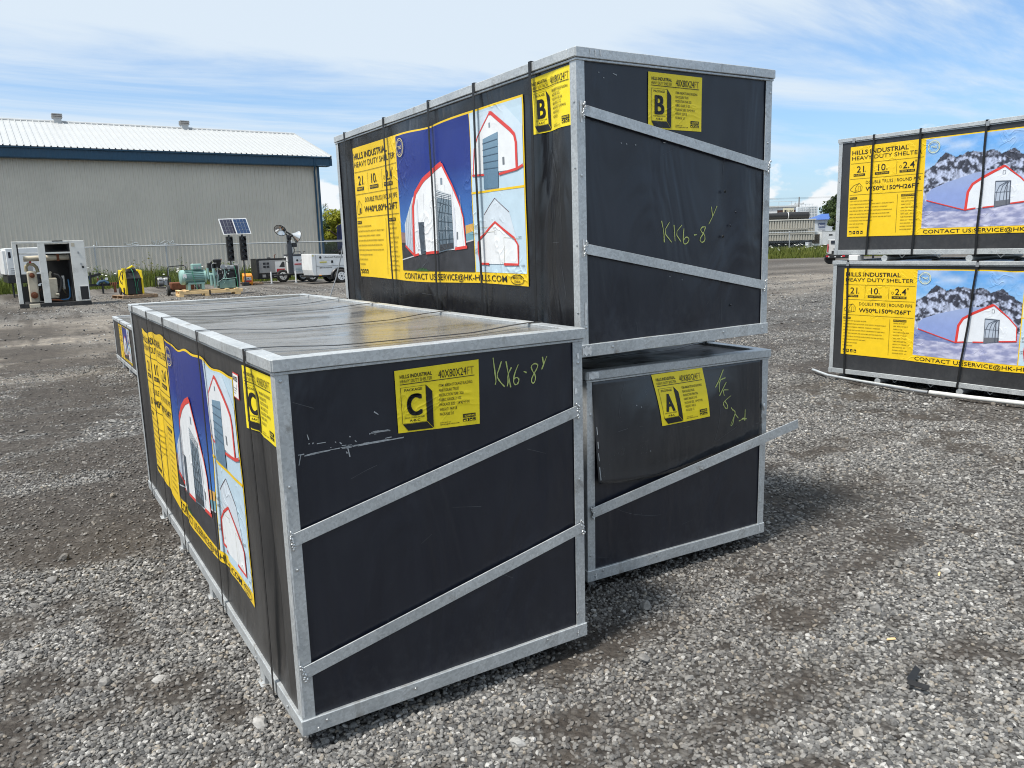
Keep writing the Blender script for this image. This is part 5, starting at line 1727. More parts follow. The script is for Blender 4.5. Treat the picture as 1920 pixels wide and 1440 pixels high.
def leafy_weed(label, x, y, h, spread, nleaf, mat, seed, top=None):
    """a single tall weed: stems with many small leaves"""
    rr = random.Random(seed)
    p = thing('tall_weed', label, 'weed', (x, y, 0), 0, 'tall weeds by the fence')
    st = MB(); lf = MB()
    for k in range(4):
        ex, ey = rr.uniform(-spread, spread), rr.uniform(-spread, spread) * 0.5
        hk = h * rr.uniform(0.7, 1.0)
        pts = [(0, 0, 0), (ex * 0.4, ey * 0.4, hk * 0.45), (ex, ey, hk)]
        st.tube(pts, [0.012, 0.009, 0.003], 5)
        for j in range(nleaf // 4):
            t = rr.uniform(0.3, 1.0)
            c = Vector((ex * t, ey * t, hk * t)) + Vector((rr.gauss(0, 0.09), rr.gauss(0, 0.09), rr.gauss(0, 0.06)))
            d = Vector((rr.uniform(-1, 1), rr.uniform(-1, 1), rr.uniform(-0.4, 0.6))).normalized(); s = d.orthogonal().normalized()
            L, w = rr.uniform(0.05, 0.12), rr.uniform(0.02, 0.045)
            lf.add([c, c + d * L * 0.5 + s * w, c + d * L, c + d * L * 0.5 - s * w], [(0, 1, 2, 3)])
    st.build('stem', mat, p); lf.build('foliage', mat, p, fix=False)


M_WEEDY = mat_leaf('yellowing_weed_leaf', (0.10, 0.115, 0.02), (0.22, 0.20, 0.03))
for i, (x, y, h, sp, nl, mt, lb) in enumerate(((4.35, 38.1, 1.15, 0.22, 90, M_WEEDY, 'yellowing tall weed growing on the fence above the yellow welder'), (5.0, 38.2, 1.65, 0.30, 40, M_WEEDY, 'thin yellow weed shoot reaching the fence rail below the graffiti'), (8.05, 37.9, 1.25, 0.30, 120, M_WEED, 'broad leafy weed right of the traffic signal heads'), (8.5, 37.9, 1.0, 0.35, 120, M_WEED, 'leafy weed behind the orange box'),
                                             (5.45, 38.0, 1.05, 0.2, 60, M_WEED, 'green weed behind the small portable generator'), (6.3, 38.0, 1.5, 0.15, 26, M_WEED, 'single thin weed stalk above the teal motor'), (2.9, 38.0, 1.0, 0.25, 60, M_WEED, 'green weed left of the yellow welder'), (13.3, 37.6, 1.2, 0.3, 110, M_WEEDY, 'yellow green weed right of the white trailer'))):
    leafy_weed(lb, x, y, h, sp, nl, mt, 30 + i)

# ------------------------------------------------------------------ trees


def tree(label, loc, h, rx, rz, nleaf, leaf, mat, seed, trunk_r=0.16, base_z=None, name='broadleaf_tree'):
    rr = random.Random(seed)
    o = thing(name, label, 'tree', loc, 0, 'trees')
    cz = h - rz
    tk = MB()
    tk.tube([(0, 0, -0.1), (0.05, 0, cz * 0.5), (0.0, 0.06, cz), (0.05, 0.0, cz + rz * 0.6)], [trunk_r, trunk_r * 0.8, trunk_r * 0.55, trunk_r * 0.2], 8)
    cl = []
    for k in range(26):
        a = rr.uniform(0, 6.283); e = rr.uniform(-0.7, 1.0)
        q = math.sqrt(max(0, 1 - min(1, abs(e)) ** 2))
        k2 = rr.uniform(0.45, 0.95)
        c = Vector((math.cos(a) * q * rx * k2, math.sin(a) * q * rx * k2, cz + e * rz * 0.85))
        cl.append((c, rr.uniform(0.25, 0.45) * rx))
        if k % 3 == 0:
            tk.tube([(0, 0, cz * rr.uniform(0.6, 1.0)), tuple(c * 0.5 + Vector((0, 0, cz * 0.45))), tuple(c)], [trunk_r * 0.4, trunk_r * 0.25, 0.02], 5)
    tk.build('trunk', paint('bark', (0.075, 0.06, 0.048), 0.9, 0, 0.3, 6), o, smooth=True)
    lf = MB()
    for k in range(nleaf):
        c, r = cl[rr.randrange(len(cl))]
        d = Vector((rr.gauss(0, 1), rr.gauss(0, 1), rr.gauss(0, 0.8)))
        d = d.normalized() * r * rr.uniform(0.3, 1.0) ** 0.5
        p = c + d
        nn = (d.normalized() + Vector((rr.uniform(-0.8, 0.8), rr.uniform(-0.8, 0.8), rr.uniform(-0.2, 0.9)))).normalized()
        s = nn.orthogonal().normalized()
        s = (Quaternion(nn, rr.uniform(0, 6.28)) @ s); t = nn.cross(s)
        L = leaf * rr.uniform(0.6, 1.3)
        lf.add([p - s * L, p + t * L * 0.55, p + s * L, p - t * L * 0.55], [(0, 1, 2, 3)])
    lf.build('crown', mat, o, fix=False)
    return o


M_MAPLE = mat_leaf('yellow_green_maple_leaf', (0.16, 0.19, 0.012), (0.34, 0.34, 0.03))
M_OAK = mat_leaf('dark_broad_leaf', (0.022, 0.045, 0.014), (0.06, 0.09, 0.026))
M_SHRUB = mat_leaf('grey_green_shrub', (0.06, 0.095, 0.035), (0.13, 0.17, 0.06))
tree('yellow green maple beside the corner of the taupe warehouse', (21.3, 57.2, 0), 4.3, 1.45, 1.25, 5200, 0.11, M_MAPLE, 4)
tree('dark green tree behind the yellow green maple', (24.0, 66.0, 0), 3.6, 2.6, 1.3, 3000, 0.16, M_OAK, 8)
for i, (x, y, h, lb) in enumerate(((30.9, 87.0, 6.6, 'thin bare topped spruce behind the maple'), (33.2, 87.0, 5.7, 'shorter spruce tip right of the thin spruce'))):
    o = thing('spruce_tree', lb, 'tree', (x, y, 0), 0, 'trees')
    MB().cyl((0, 0, -0.1), (0, 0, h), 0.14, 0.01, 7).build('trunk', paint('bark', (0.075, 0.06, 0.048), 0.9), o)
    lf = MB(); rr = random.Random(i)
    for k in range(420):
        z = rr.uniform(0.25, 1.0) * h; rad = (h - z) * 0.20 + 0.08
        a = rr.uniform(0, 6.28); r = rad * rr.uniform(0.2, 1)
        p = Vector((math.cos(a) * r, math.sin(a) * r, z - r * 0.3)); d = Vector((math.cos(a), math.sin(a), -0.4)); s = Vector((-math.sin(a), math.cos(a), 0.2))
        lf.add([p, p + d * 0.16 + s * 0.05, p + d * 0.3, p + d * 0.16 - s * 0.05], [(0, 1, 2, 3)])
    lf.build('crown', M_OAK, o, fix=False)
rg = np.random.default_rng(6)
n = 5000
hx = rg.uniform(16.9, 26, n); hy = rg.uniform(56.0, 58.5, n)
blades('hedge_growth', 'grey green brush beyond the fence right of the warehouse', np.stack([hx, hy, np.full(n, 0.0)], 1), rg.uniform(0.9, 2.1, n), M_SHRUB, 0.05, 9)
fence('short chain link fence beyond the warehouse corner under the maple', (16.8, 50.2, 0), (25.5, 46.5, 0), 2.02, [0.3 + 1.9 * i for i in range(5)], 0.14)
road = MB().box(14, 52.6, 0.004, 60, 55.4, 1.0).build('road_barrier', M_CONC, None)
tag(road, 'low pale concrete road barrier beyond the warehouse corner', 'barrier')
o = thing('freight_container', 'tall blue box trailer corner seen behind the far edge of the stack', 'container', (19.55, 51.3, 0), -0.3)
MB().box(-0.25, 0, 0.5, 2.2, 5.5, 3.15).build('body', paint('deep_blue_paint', (0.022, 0.035, 0.17), 0.5), o, bevel=0.02)
MB().box(-0.2, 0.2, 0.0, 2.1, 5.0, 0.49).build('chassis', M_BLACKM, o)
for k in range(9):
    MB().box(-0.275, 0.2 + 0.6 * k, 0.55, -0.25, 0.32 + 0.6 * k, 3.1).build('side_rib', paint('deep_blue_paint', (0.022, 0.035, 0.17), 0.5), o)

# ------------------------------------------------------------------ yard equipment on the left


def wheel(parent, x, y, z, r, w, rim=True, axis='y', rimmat=None):
    """tyre and rim; parent = thing"""
    ax = (0, 1, 0) if axis == 'y' else (1, 0, 0)
    c = Vector((x, y, z)); d = Vector(ax)
    ty = MB().lathe(c - d * w / 2, d, [(0, r * 0.62), (0.004, r * 0.9), (w * 0.2, r), (w * 0.8, r), (w - 0.004, r * 0.9), (w, r * 0.62)], 22).build('wheel', M_RUBBER, parent, smooth=True)
    if rim:
        m_ = rimmat or M_WHITE
        MB().lathe(c - d * (w / 2 - 0.012), d, [(0, r * 0.60), (0.02, r * 0.55), (0.035, r * 0.2), (w * 0.6, r * 0.2)], 18).build('rim', m_, ty, smooth=True)
        MB().lathe(c - d * (w / 2 + 0.003), d, [(0, r * 0.60), (0.016, r * 0.62)], 18).build('rim', m_, ty)
        hb = MB()
        for k in range(6):
            q = k * math.pi / 3
            s = d.orthogonal().normalized(); t = d.cross(s)
            hb.cyl(c - d * (w / 2 + 0.006) + (s * math.cos(q) + t * math.sin(q)) * r * 0.40, c - d * (w / 2 - 0.004) + (s * math.cos(q) + t * math.sin(q)) * r * 0.40, r * 0.07, n=6)
        hb.cyl(c - d * (w / 2 + 0.01), c - d * (w / 2 - 0.01), r * 0.14, n=8)
        hb.build('lug_holes', M_BLACKM, ty)
    return ty


def flat_text(txt, parent, x, y, z, h, width, mat, bold=0.0, name='lettering'):
    v, f = text_mesh(txt, bold)
    if not len(v): return
    v = v.copy(); x0, x1 = v[:, 0].min(), v[:, 0].max()
    s = h / 0.729; sx = width / (x1 - x0)
    b = MB(); b.v = [(x + (a - x0) * sx, y, z + c * s) for a, c in v]; b.f = f
    return b.build(name, mat, parent, fix=False)


M_RUST = paint('rusty_iron', (0.16, 0.055, 0.025), 0.85, 0, 0.35, 12)
M_CREAM = paint('grimy_cream_paint', (0.52, 0.47, 0.37), 0.6, 0, 0.15, 5, dirt=0.5)
M_DARKIN = paint('dark_interior', (0.02, 0.02, 0.021), 0.8, 0, 0.4, 6)
M_BRASS = paint('tarnished_brass', (0.36, 0.31, 0.20), 0.5, 0.4, 0.25, 12)
M_BLUEH = paint('blue_hose', (0.02, 0.10, 0.22), 0.5)
M_REDP = paint('red_paint', (0.50, 0.02, 0.03), 0.45)
M_ORANGE = paint('orange_paint', (0.80, 0.27, 0.012), 0.5, 0, 0.08, 5)
M_YELP = paint('safety_yellow_paint', (0.80, 0.60, 0.01), 0.45, 0, 0.08, 5)
M_TEAL = paint('pale_teal_machine_paint', (0.25, 0.41, 0.375), 0.45, 0, 0.12, 7, dirt=0.15)
M_TEALD = paint('deep_teal_machine_paint', (0.13, 0.235, 0.22), 0.5, 0, 0.15, 7, dirt=0.2)
M_GREYP = paint('grey_cabinet_paint', (0.33, 0.33, 0.33), 0.45, 0.1, 0.08, 5)
M_SLATE = paint('slate_mast_paint', (0.06, 0.065, 0.075), 0.5, 0.1, 0.1, 5)
M_LENS = paint('dark_lens', (0.01, 0.012, 0.02), 0.2, 0, 0.1, 4)
M_GREENS = paint('green_webbing', (0.03, 0.22, 0.12), 0.7)
M_INK = paint('dark_ink', (0.03, 0.03, 0.035), 0.6)
M_SILV = paint('polished_reflector', (0.75, 0.75, 0.74), 0.22, 0.8, 0.05, 4)

# open cabinet compressor
c = thing('air_compressor', 'open white cabinet of a stripped air compressor standing on gravel at far left', 'compressor', (0.52, 25.7, 0), 0.0)
MB().box(-0.95, 0.0, 0.0, 0.97, 1.25, 0.13).build('base', M_BLACKM, c, bevel=0.01)
MB().box(-0.70, -0.05, 0.0, -0.42, 0.0, 0.12).build('skid_end', M_CREAM, c, bevel=0.01)
for (x0, x1) in ((-0.95, -0.84), (-0.30, -0.11)):
    MB().box(x0, 0.0, 0.131, x1, 0.10, 1.92).build('post', M_WHITE_OLD, c, bevel=0.006)
for (x0, x1) in ((-0.95, -0.86), (0.87, 0.96)):
    MB().box(x0, 1.15, 0.131, x1, 1.25, 1.92).build('post', M_WHITE_OLD, c, bevel=0.006)
pn = MB().box(0.55, 0.0, 0.131, 0.95, 0.03, 1.985)
pn.build('door_panel', M_WHITE_OLD, c, bevel=0.006)
MB().box(0.70, -0.012, 0.17, 0.92, -0.002, 0.58).build('opening', M_DARKIN, c)
for bx in ((0.68, 0.15, 0.70, 0.60), (0.92, 0.15, 0.94, 0.60), (0.70, 0.58, 0.92, 0.60), (0.70, 0.15, 0.92, 0.17)):
    MB().box(bx[0], -0.016, bx[1], bx[2], -0.002, bx[3]).build('opening_frame', M_WHITE_OLD, c)
MB().lathe((0.845, -0.001, 1.17), (0, -1, 0), [(0, 0.035), (0.004, 0.035)], 14).build('hole', M_DARKIN, c)
for (hx, hz) in ((0.80, 1.27), (0.76, 1.62)):
    MB().box(hx - 0.015, -0.02, hz - 0.03, hx + 0.02, -0.001, hz + 0.03).build('latch', M_STEEL, c)
MB().box(0.60, -0.004, 1.80, 0.69, -0.001, 1.91).build('sticker', M_CREAM, c)
MB().box(-0.95, 0.0, 1.921, 0.549, 0.08, 1.985).build('top_rail', M_WHITE_OLD, c, bevel=0.006)
MB().box(-0.95, 0.081, 1.925, -0.87, 1.25, 1.985).build('top_rail', M_WHITE_OLD, c, bevel=0.006)
MB().box(-0.10, 0.081, 1.93, 0.95, 1.25, 1.985).build('roof_sheet', M_WHITE_OLD, c)
MB().box(0.10, -0.004, 1.965, 0.38, 0.2, 1.992).build('roof_patch', M_DARKIN, c)
MB().box(-0.86, 0.02, 1.60, 0.549, 0.14, 1.65).build('shelf_rail', M_WHITE_OLD, c, bevel=0.005)
MB().cyl((-0.70, 0.35, 1.47), (0.54, 0.35, 1.49), 0.085, n=14).build('header_pipe', M_CREAM, c, smooth=True)
MB().box(0.18, 0.25, 1.38, 0.25, 0.46, 1.59).build('clamp', M_RUST, c)
MB().box(-0.10, 1.10, 0.131, 0.55, 1.14, 1.90).build('rear_panel', M_DARKIN, c)
MB().box(0.52, 0.031, 0.131, 0.549, 1.1, 1.90).build('side_panel', M_DARKIN, c)
MB().box(-0.12, 0.2, 1.66, 0.549, 1.1, 1.69).build('baffle', M_DARKIN, c)
MB().box(-0.66, 0.30, 0.131, -0.40, 0.75, 1.09).build('oil_tank', M_CREAM, c, bevel=0.03)
for (x, z, r) in ((-0.53, 0.97, 0.075), (-0.53, 0.37, 0.10)):
    MB().lathe((x, 0.30, z), (0, -1, 0), [(0, r * 0.7), (0.03, r), (0.07, r), (0.075, r * 0.5), (0.11, r * 0.45), (0.11, 0.01)], 16).build('flange', M_RUST, c, smooth=True)
MB().tube([(-0.66, 0.4, 1.09), (-0.66, 0.4, 1.24), (-0.58, 0.4, 1.32), (-0.46, 0.4, 1.30), (-0.38, 0.4, 1.20), (-0.36, 0.4, 1.05)], 0.05, 10).build('elbow_pipe', M_BRASS, c, smooth=True)
MB().box(-0.56, 0.36, 1.33, -0.50, 0.44, 1.40).build('valve_cap', M_REDP, c)
MB().box(-0.11, 0.30, 0.24, 0.12, 0.8, 0.86).build('separator_box', M_CREAM, c, bevel=0.02)
MB().cyl((-0.30, 0.6, 0.50), (-0.12, 0.6, 0.50), 0.17, n=14).build('motor', M_DARKIN, c, smooth=True)
MB().tube([(-0.05, 0.4, 0.86), (-0.05, 0.4, 1.0), (-0.01, 0.4, 1.06)], 0.035, 8).build('fitting', M_CREAM, c, smooth=True)
MB().tube([(0.06, 0.35, 0.98), (0.16, 0.3, 0.95), (0.24, 0.28, 0.82), (0.22, 0.28, 0.62), (0.16, 0.28, 0.45), (0.08, 0.3, 0.38)], 0.04, 8).build('hose', M_BLACKP, c, smooth=True)
MB().tube([(0.42, 0.3, 0.80), (0.43, 0.26, 0.5), (0.42, 0.26, 0.28), (0.36, 0.26, 0.20), (0.15, 0.28, 0.19)], 0.022, 8).build('hose', M_BLUEH, c, smooth=True)
MB().tube([(-0.12, 0.3, 0.20), (0.2, 0.28, 0.17)], 0.03, 8).build('drain_pipe', M_RUST, c, smooth=True)
MB().cyl((0.05, 0.29, 0.36), (0.13, 0.26, 0.36), 0.045, n=10).build('elbow_cap', M_CREAM, c)
MB().box(0.26, 0.5, 0.5, 0.33, 0.52, 0.92).build('sight_plate', M_WHITE_OLD, c)

MB().box(-0.838, 0.02, 0.14, -0.80, 0.12, 1.90).build('inner_channel', M_DARKIN, c)
for k in range(9):
    rr = random.Random(200 + k)
    x0_, z0_ = rr.uniform(-0.4, 0.45), rr.uniform(0.3, 1.0)
    MB().tube([(x0_, 0.5, z0_), (x0_ + rr.uniform(-0.15, 0.15), 0.45, z0_ + rr.uniform(-0.2, 0.2)), (x0_ + rr.uniform(-0.2, 0.2), 0.6, max(0.16, z0_ - rr.uniform(0.1, 0.4)))], rr.uniform(0.012, 0.03), 6).build('hose', [M_BLACKP, M_RUST, M_BRASS][k % 3], c, smooth=True)
MB().cyl((-0.36, 0.55, 0.30), (-0.12, 0.55, 0.32), 0.13, n=12).build('pump_body', M_DARKIN, c, smooth=True)
MB().box(-0.80, 1.08, 0.14, -0.12, 1.10, 0.62).build('lower_panel', M_DARKIN, c)

# white enclosed generator behind it
g = thing('generator_trailer', 'white enclosed generator on black base behind the open compressor cabinet', 'generator', (-0.1, 33.2, 0), 0.06)
MB().box(-0.52, 0, 0.86, 1.15, 2.6, 1.87).build('canopy', M_WHITE, g, bevel=0.02)
MB().box(-0.62, 0.05, 0.88, -0.525, 2.5, 1.77).build('vent_box', M_WHITE, g, bevel=0.01)
MB().box(-0.56, 0.0, 0.55, 1.12, 2.6, 0.859).build('base', M_BLACKM, g, bevel=0.02)
MB().box(-0.44, -0.01, 1.50, -0.36, 0.0, 1.72).build('window', M_LENS, g)
MB().box(0.15, -0.008, 1.62, 0.50, -0.001, 1.66).build('handle', M_BLACKP, g)
for k in range(3):
    MB().box(-0.42, -0.006, 0.93 + 0.08 * k, -0.30, -0.001, 0.96 + 0.08 * k).build('decal', M_GREYP, g)
MB().box(0.05, -0.006, 0.95, 0.30, -0.001, 1.22).build('grille', M_GREYP, g)
wheel(g, 0.55, 0.12, 0.33, 0.33, 0.20)
wheel(g, 0.55, 2.4, 0.33, 0.33, 0.20)
MB().cyl((-0.4, 0.3, 0.0), (-0.4, 0.3, 0.56), 0.03, n=8).build('jack_leg', M_BLACKM, g)

# trailer frame left of the welder
t_ = thing('trailer_frame', 'low black trailer frame with blue fender left of the yellow welder', 'trailer', (2.5, 33.0, 0), 0.02)
MB().box(-1.2, 0.0, 0.30, 0.25, 0.10, 0.40).build('beam', M_BLACKM, t_)
MB().bar((0.25, 0.05, 0.37), (0.62, 0.0, 0.40), 0.08, 0.07).build('drawbar', M_BLACKM, t_)
MB().tube([(-0.20, -0.06, 0.36), (-0.12, -0.06, 0.47), (0.06, -0.06, 0.50), (0.2, -0.06, 0.40)], 0.055, 8).build('fender', paint('faded_blue_paint', (0.03, 0.08, 0.14), 0.6), t_, smooth=True)
MB().cyl((-0.02, -0.03, 0.0), (-0.02, -0.03, 0.64), 0.035, n=8).build('jack_leg', M_BLACKM, t_)
MB().box(0.10, -0.03, 0.53, 0.20, 0.0, 0.62).build('reflector', M_WHITE, t_)
MB().box(0.10, -0.03, 0.42, 0.22, 0.0, 0.46).build('marker_lamp', M_ORANGE, t_)
MB().bar((-0.65, 0.1, 0.62), (-0.02, 0.1, 0.78), 0.05, 0.10).build('axle_arm', M_BLACKM, t_)
MB().bar((-0.42, 0.0, 0.42), (-0.40, 0.0, 0.85), 0.09, 0.06).build('bracket', M_BLACKM, t_)
MB().box(-0.46, -0.01, 0.55, -0.38, 0.02, 0.72).build('lamp_plate', paint('faded_blue_paint', (0.03, 0.08, 0.14), 0.6), t_)
MB().cyl((-0.15, 0.1, 0.38), (-0.15, 0.1, 0.62), 0.03, n=6).build('strut', M_RUST, t_)
MB().cyl((0.42, 0.0, 0.02), (0.42, 0.0, 0.42), 0.05, n=8).build('coupling_leg', M_RUST, t_)
for k in range(4):
    MB().cyl((0.25 + 0.07 * k, -0.04, 0.30), (0.29 + 0.07 * k, -0.02, 0.43), 0.02, n=6).build('chain_link', M_RUST, t_)

# pallets


def pallet(label, loc, rz, w, l, mat, h=0.12):
    p = thing('pallet', label, 'pallet', loc, rz, 'wooden pallets')
    n = 7
    bw = w / n * 0.72
    top = MB().box(-bw / 2, -l / 2, h - 0.02, bw / 2, l / 2, h).mesh('deck_board', mat)
    for k in range(n):
        link('deck_board', top, p, (-w / 2 + w * (k + 0.5) / n, 0, 0))
    st = MB().box(-w / 2, -0.02, 0.021, w / 2, 0.02, h - 0.021).mesh('stringer', mat)
    for y in (-l / 2 + 0.022, 0, l / 2 - 0.022):
        link('stringer', st, p, (0, y, 0))
    bt = MB().box(-bw / 2, -l / 2, 0.0, bw / 2, l / 2, 0.02).mesh('base_board', mat)
    for k in (0, 3, 6):
        link('base_board', bt, p, (-w / 2 + w * (k + 0.5) / n, 0, 0))
    return p


pallet('weathered wooden pallet under the yellow and black welder', (3.06, 28.4, 0.0), 0.25, 1.2, 1.0, M_WOOD_OLD)
pallet('broken grey pallet beside the orange box', (8.62, 34.4, 0.0), 0.1, 0.8, 0.9, M_WOOD_OLD, 0.10)

# yellow and black welder
w = thing('welder', 'yellow and black welding machine with coiled cable on top, on a pallet', 'welder', (2.90, 28.05, 0.122), 0.16)
YS = [(0.0, 0.02), (0.0, 0.55), (0.06, 0.84), (0.70, 0.86), (0.72, 0.30), (0.55, 0.12)]
for x in (-0.12, 0.42):
    MB().prism(YS, lambda a, b, t, x=x: (x + t, a, b), -0.03, 0.03).build('side_panel', M_YELP, w, bevel=0.006)
MB().box(-0.089, 0.02, 0.02, 0.389, 0.66, 0.56).build('body', M_BLACKP, w, bevel=0.01)
MB().add([(-0.089, 0.0, 0.561), (0.389, 0.0, 0.561), (0.389, 0.66, 0.561), (-0.089, 0.66, 0.561), (-0.06, 0.20, 0.80), (0.36, 0.20, 0.80), (0.36, 0.66, 0.80), (-0.06, 0.66, 0.80)],
         [(0, 3, 2, 1), (4, 5, 6, 7), (0, 1, 5, 4), (1, 2, 6, 5), (2, 3, 7, 6), (3, 0, 4, 7)]).build('control_face', M_BLACKP, w)
MB().box(-0.08, -0.03, 0.53, 0.39, 0.0, 0.58).build('bumper', M_BLACKP, w, bevel=0.008)
coil = MB()
for k in range(4):
    R_ = 0.20 - 0.012 * k
    coil.tube([(0.12 + R_ * 1.15 * math.cos(2 * math.pi * i / 18), 0.36 + R_ * math.sin(2 * math.pi * i / 18), 0.815 + 0.026 * k + 0.012 * math.sin(i * 2.1 + k)) for i in range(19)], 0.017, 6)
coil.build('cable_coil', M_BLACKP, w, smooth=True)
MB().tube([(-0.02, 0.1, 0.90), (0.08, 0.12, 0.93), (0.18, 0.16, 0.99), (0.26, 0.2, 0.95)], [0.02, 0.035, 0.03, 0.02], 8).build('torch_handle', M_YELP, w, smooth=True)
MB().box(-0.17, 0.05, 0.80, -0.08, 0.18, 0.92).build('lifting_bracket', M_YELP, w)
MB().tube([(-0.15, 0.1, 0.86), (-0.25, 0.0, 0.78), (-0.33, -0.03, 0.58), (-0.27, 0.0, 0.40)], 0.014, 6).build('cable', M_BLACKP, w, smooth=True)
MB().tube([(-0.155, 0.2, 0.84), (-0.16, 0.15, 0.6), (-0.16, 0.2, 0.52), (-0.16, 0.25, 0.7)], 0.012, 6).build('cable', M_BLACKP, w, smooth=True)
for st in ([(0.10, 0.18, 0.98), (0.13, -0.02, 0.80), (0.16, -0.035, 0.56), (0.20, 0.005, 0.02)], [(0.30, -0.035, 0.53), (0.25, -0.01, 0.42), (0.24, 0.0, 0.30), (0.27, 0.0, 0.12)]):
    MB().tube(st, 0.010, 5).build('tie_cord', M_GREENS, w)
for (z, tx) in ((0.42, 'Z'), (0.36, 'Y')):
    MB().box(-0.154, 0.30, z, -0.151, 0.38, z + 0.045).build('decal', M_INK, w)
for x in (-0.16, 0.46):
    wheel(w, x, 0.62, 0.13, 0.13, 0.06, False, 'x')
MB().cyl((-0.20, 0.02, 0.0), (-0.20, 0.02, 0.26), 0.025, n=8).build('caster_post', M_BLACKM, w)

# small portable generator
p = thing('portable_generator', 'small portable generator with black tube frame before the weeds', 'generator', (5.05, 35.0, 0.0), 0.05)
for y in (0, 0.34):
    MB().tube([(-0.27, y, 0.05), (-0.27, y, 0.46), (-0.24, y, 0.50), (0.24, y, 0.50), (0.27, y, 0.46), (0.27, y, 0.05), (0.24, y, 0.03), (-0.24, y, 0.03), (-0.27, y, 0.05)], 0.016, 6).build('frame_hoop', M_BLACKM, p, smooth=True)
for (x, z) in ((-0.27, 0.45), (0.27, 0.45), (-0.24, 0.03), (0.24, 0.03)):
    MB().cyl((x, 0, z), (x, 0.34, z), 0.014, n=6).build('cross_tube', M_BLACKM, p)
MB().cyl((-0.20, 0.17, 0.26), (0.0, 0.17, 0.26), 0.12, n=12).build('alternator', M_GREYP, p, smooth=True)
MB().box(-0.20, 0.02, 0.36, -0.02, 0.3, 0.46).build('fuel_tank', M_WHITE, p, bevel=0.02)
MB().box(0.02, 0.06, 0.12, 0.17, 0.30, 0.36).build('engine', M_STEEL, p, bevel=0.02)
MB().box(0.04, 0.03, 0.36, 0.20, 0.25, 0.45).build('air_filter', M_WHITE, p, bevel=0.02)
MB().cyl((0.17, 0.15, 0.24), (0.23, 0.15, 0.24), 0.08, n=12).build('recoil_cover', M_BLACKP, p, smooth=True)
MB().box(-0.20, 0.0, 0.08, -0.02, 0.03, 0.16).build('outlet_panel', M_BLACKP, p)

# wheeled cart behind the skid
ct = thing('hand_cart', 'two wheeled cart with black tube handle left of the teal motor', 'cart', (4.25, 28.6, 0.0), 0.0)
MB().tube([(-0.02, 0.0, 0.12), (-0.02, 0.0, 0.95), (0.03, 0.0, 1.03), (0.55, 0.0, 1.06), (0.62, 0.0, 1.0), (0.62, 0.0, 0.15)], 0.018, 7).build('handle', M_BLACKM, ct, smooth=True)
MB().box(-0.05, -0.1, 0.12, 0.95, 0.5, 0.17).build('deck', M_BLACKM, ct)
wheel(ct, -0.05, 0.0, 0.19, 0.19, 0.11, True, 'x', M_STEEL)
wheel(ct, 0.95, 0.0, 0.19, 0.19, 0.11, True, 'x', M_STEEL)
MB().box(0.05, -0.05, 0.18, 0.85, 0.4, 0.46).build('pump_block', M_RUST, ct, bevel=0.03)

# timber skid and the teal motor pump set
sk = thing('timber_skid', 'long fresh pine timber skid under the teal motor and engine', 'skid', (5.35, 27.0, 0.0), -0.04)
for y in (0.0, 0.42, 0.85):
    MB().box(-1.05, y, 0.085, 1.08, y + 0.09, 0.19).build('runner', M_WOOD, sk, bevel=0.004)
for x in (-0.98, -0.1, 0.92):
    MB().box(x - 0.08, 0.0, 0.0, x + 0.08, 0.94, 0.084).build('block', M_WOOD, sk, bevel=0.004)
for x in (-1.0, -0.78, 0.55, 0.86):
    MB().box(x - 0.06, -0.01, 0.191, x + 0.06, 0.95, 0.215).build('cross_plank', M_WOOD, sk, bevel=0.003)
MB().box(-0.07, -0.006, 0.03, -0.02, 0.0, 0.20).build('band', M_BLACKP, sk)
mp_ = thing('motor_pump_set', 'pale teal electric motor coupled to black engine and pump on timber skid', 'machine', (5.35, 27.0, 0.216), -0.04)
MB().lathe((-0.95, 0.42, 0.44), (1, 0, 0), [(0, 0.10), (0.01, 0.21), (0.05, 0.255), (0.16, 0.265), (0.165, 0.23), (0.80, 0.23), (0.805, 0.255), (0.87, 0.25), (0.90, 0.14)], 24).build('motor', M_TEAL, mp_, smooth=True)
fins = MB()
for k in range(22):
    q = 2 * math.pi * k / 22
    cs, sn = math.cos(q), math.sin(q)
    fins.obox((-0.46, 0.42 + 0.24 * cs, 0.44 + 0.24 * sn), (0.30, 0, 0), (0, -0.004 * sn, 0.004 * cs), (0, 0.018 * cs, 0.018 * sn))
o_ = fins.build('cooling_fins', M_TEALD, mp_); o_['kind'] = 'stuff'
MB().box(-0.52, 0.26, 0.70, -0.20, 0.60, 0.90).build('terminal_box', M_TEAL, mp_, bevel=0.02)
for x in (-0.42, -0.29):
    MB().cyl((x, 0.262, 0.77), (x, 0.24, 0.77), 0.04, n=10).build('gland', M_STEEL, mp_)
for x in (-0.68, -0.22):
    MB().box(x - 0.05, 0.20, 0.0, x + 0.05, 0.66, 0.20).build('foot', M_TEAL, mp_, bevel=0.008)
MB().box(-0.70, 0.20, 0.19, -0.15, 0.26, 0.26).build('mount_rail', M_TEAL, mp_, bevel=0.008)
MB().box(-0.86, 0.16, 0.42, -0.74, 0.18, 0.56).build('name_plate', M_WHITE, mp_)
for (x, z0, z1, r) in ((0.07, 0.12, 0.48, 0.05), (0.18, 0.05, 0.72, 0.045), (-0.02, 0.35, 0.74, 0.04), (0.28, 0.1, 0.45, 0.03)):
    MB().cyl((x, 0.22, z0), (x, 0.22, z1), r, n=12).build('filter', M_TEAL, mp_, smooth=True)
MB().cyl((0.0, 0.42, 0.42), (0.34, 0.42, 0.42), 0.16, 0.20, n=16).build('coupling_housing', M_TEAL, mp_, smooth=True)
MB().box(0.02, 0.3, 0.64, 0.24, 0.52, 0.92).build('hydraulic_valve', M_BLACKP, mp_, bevel=0.02)
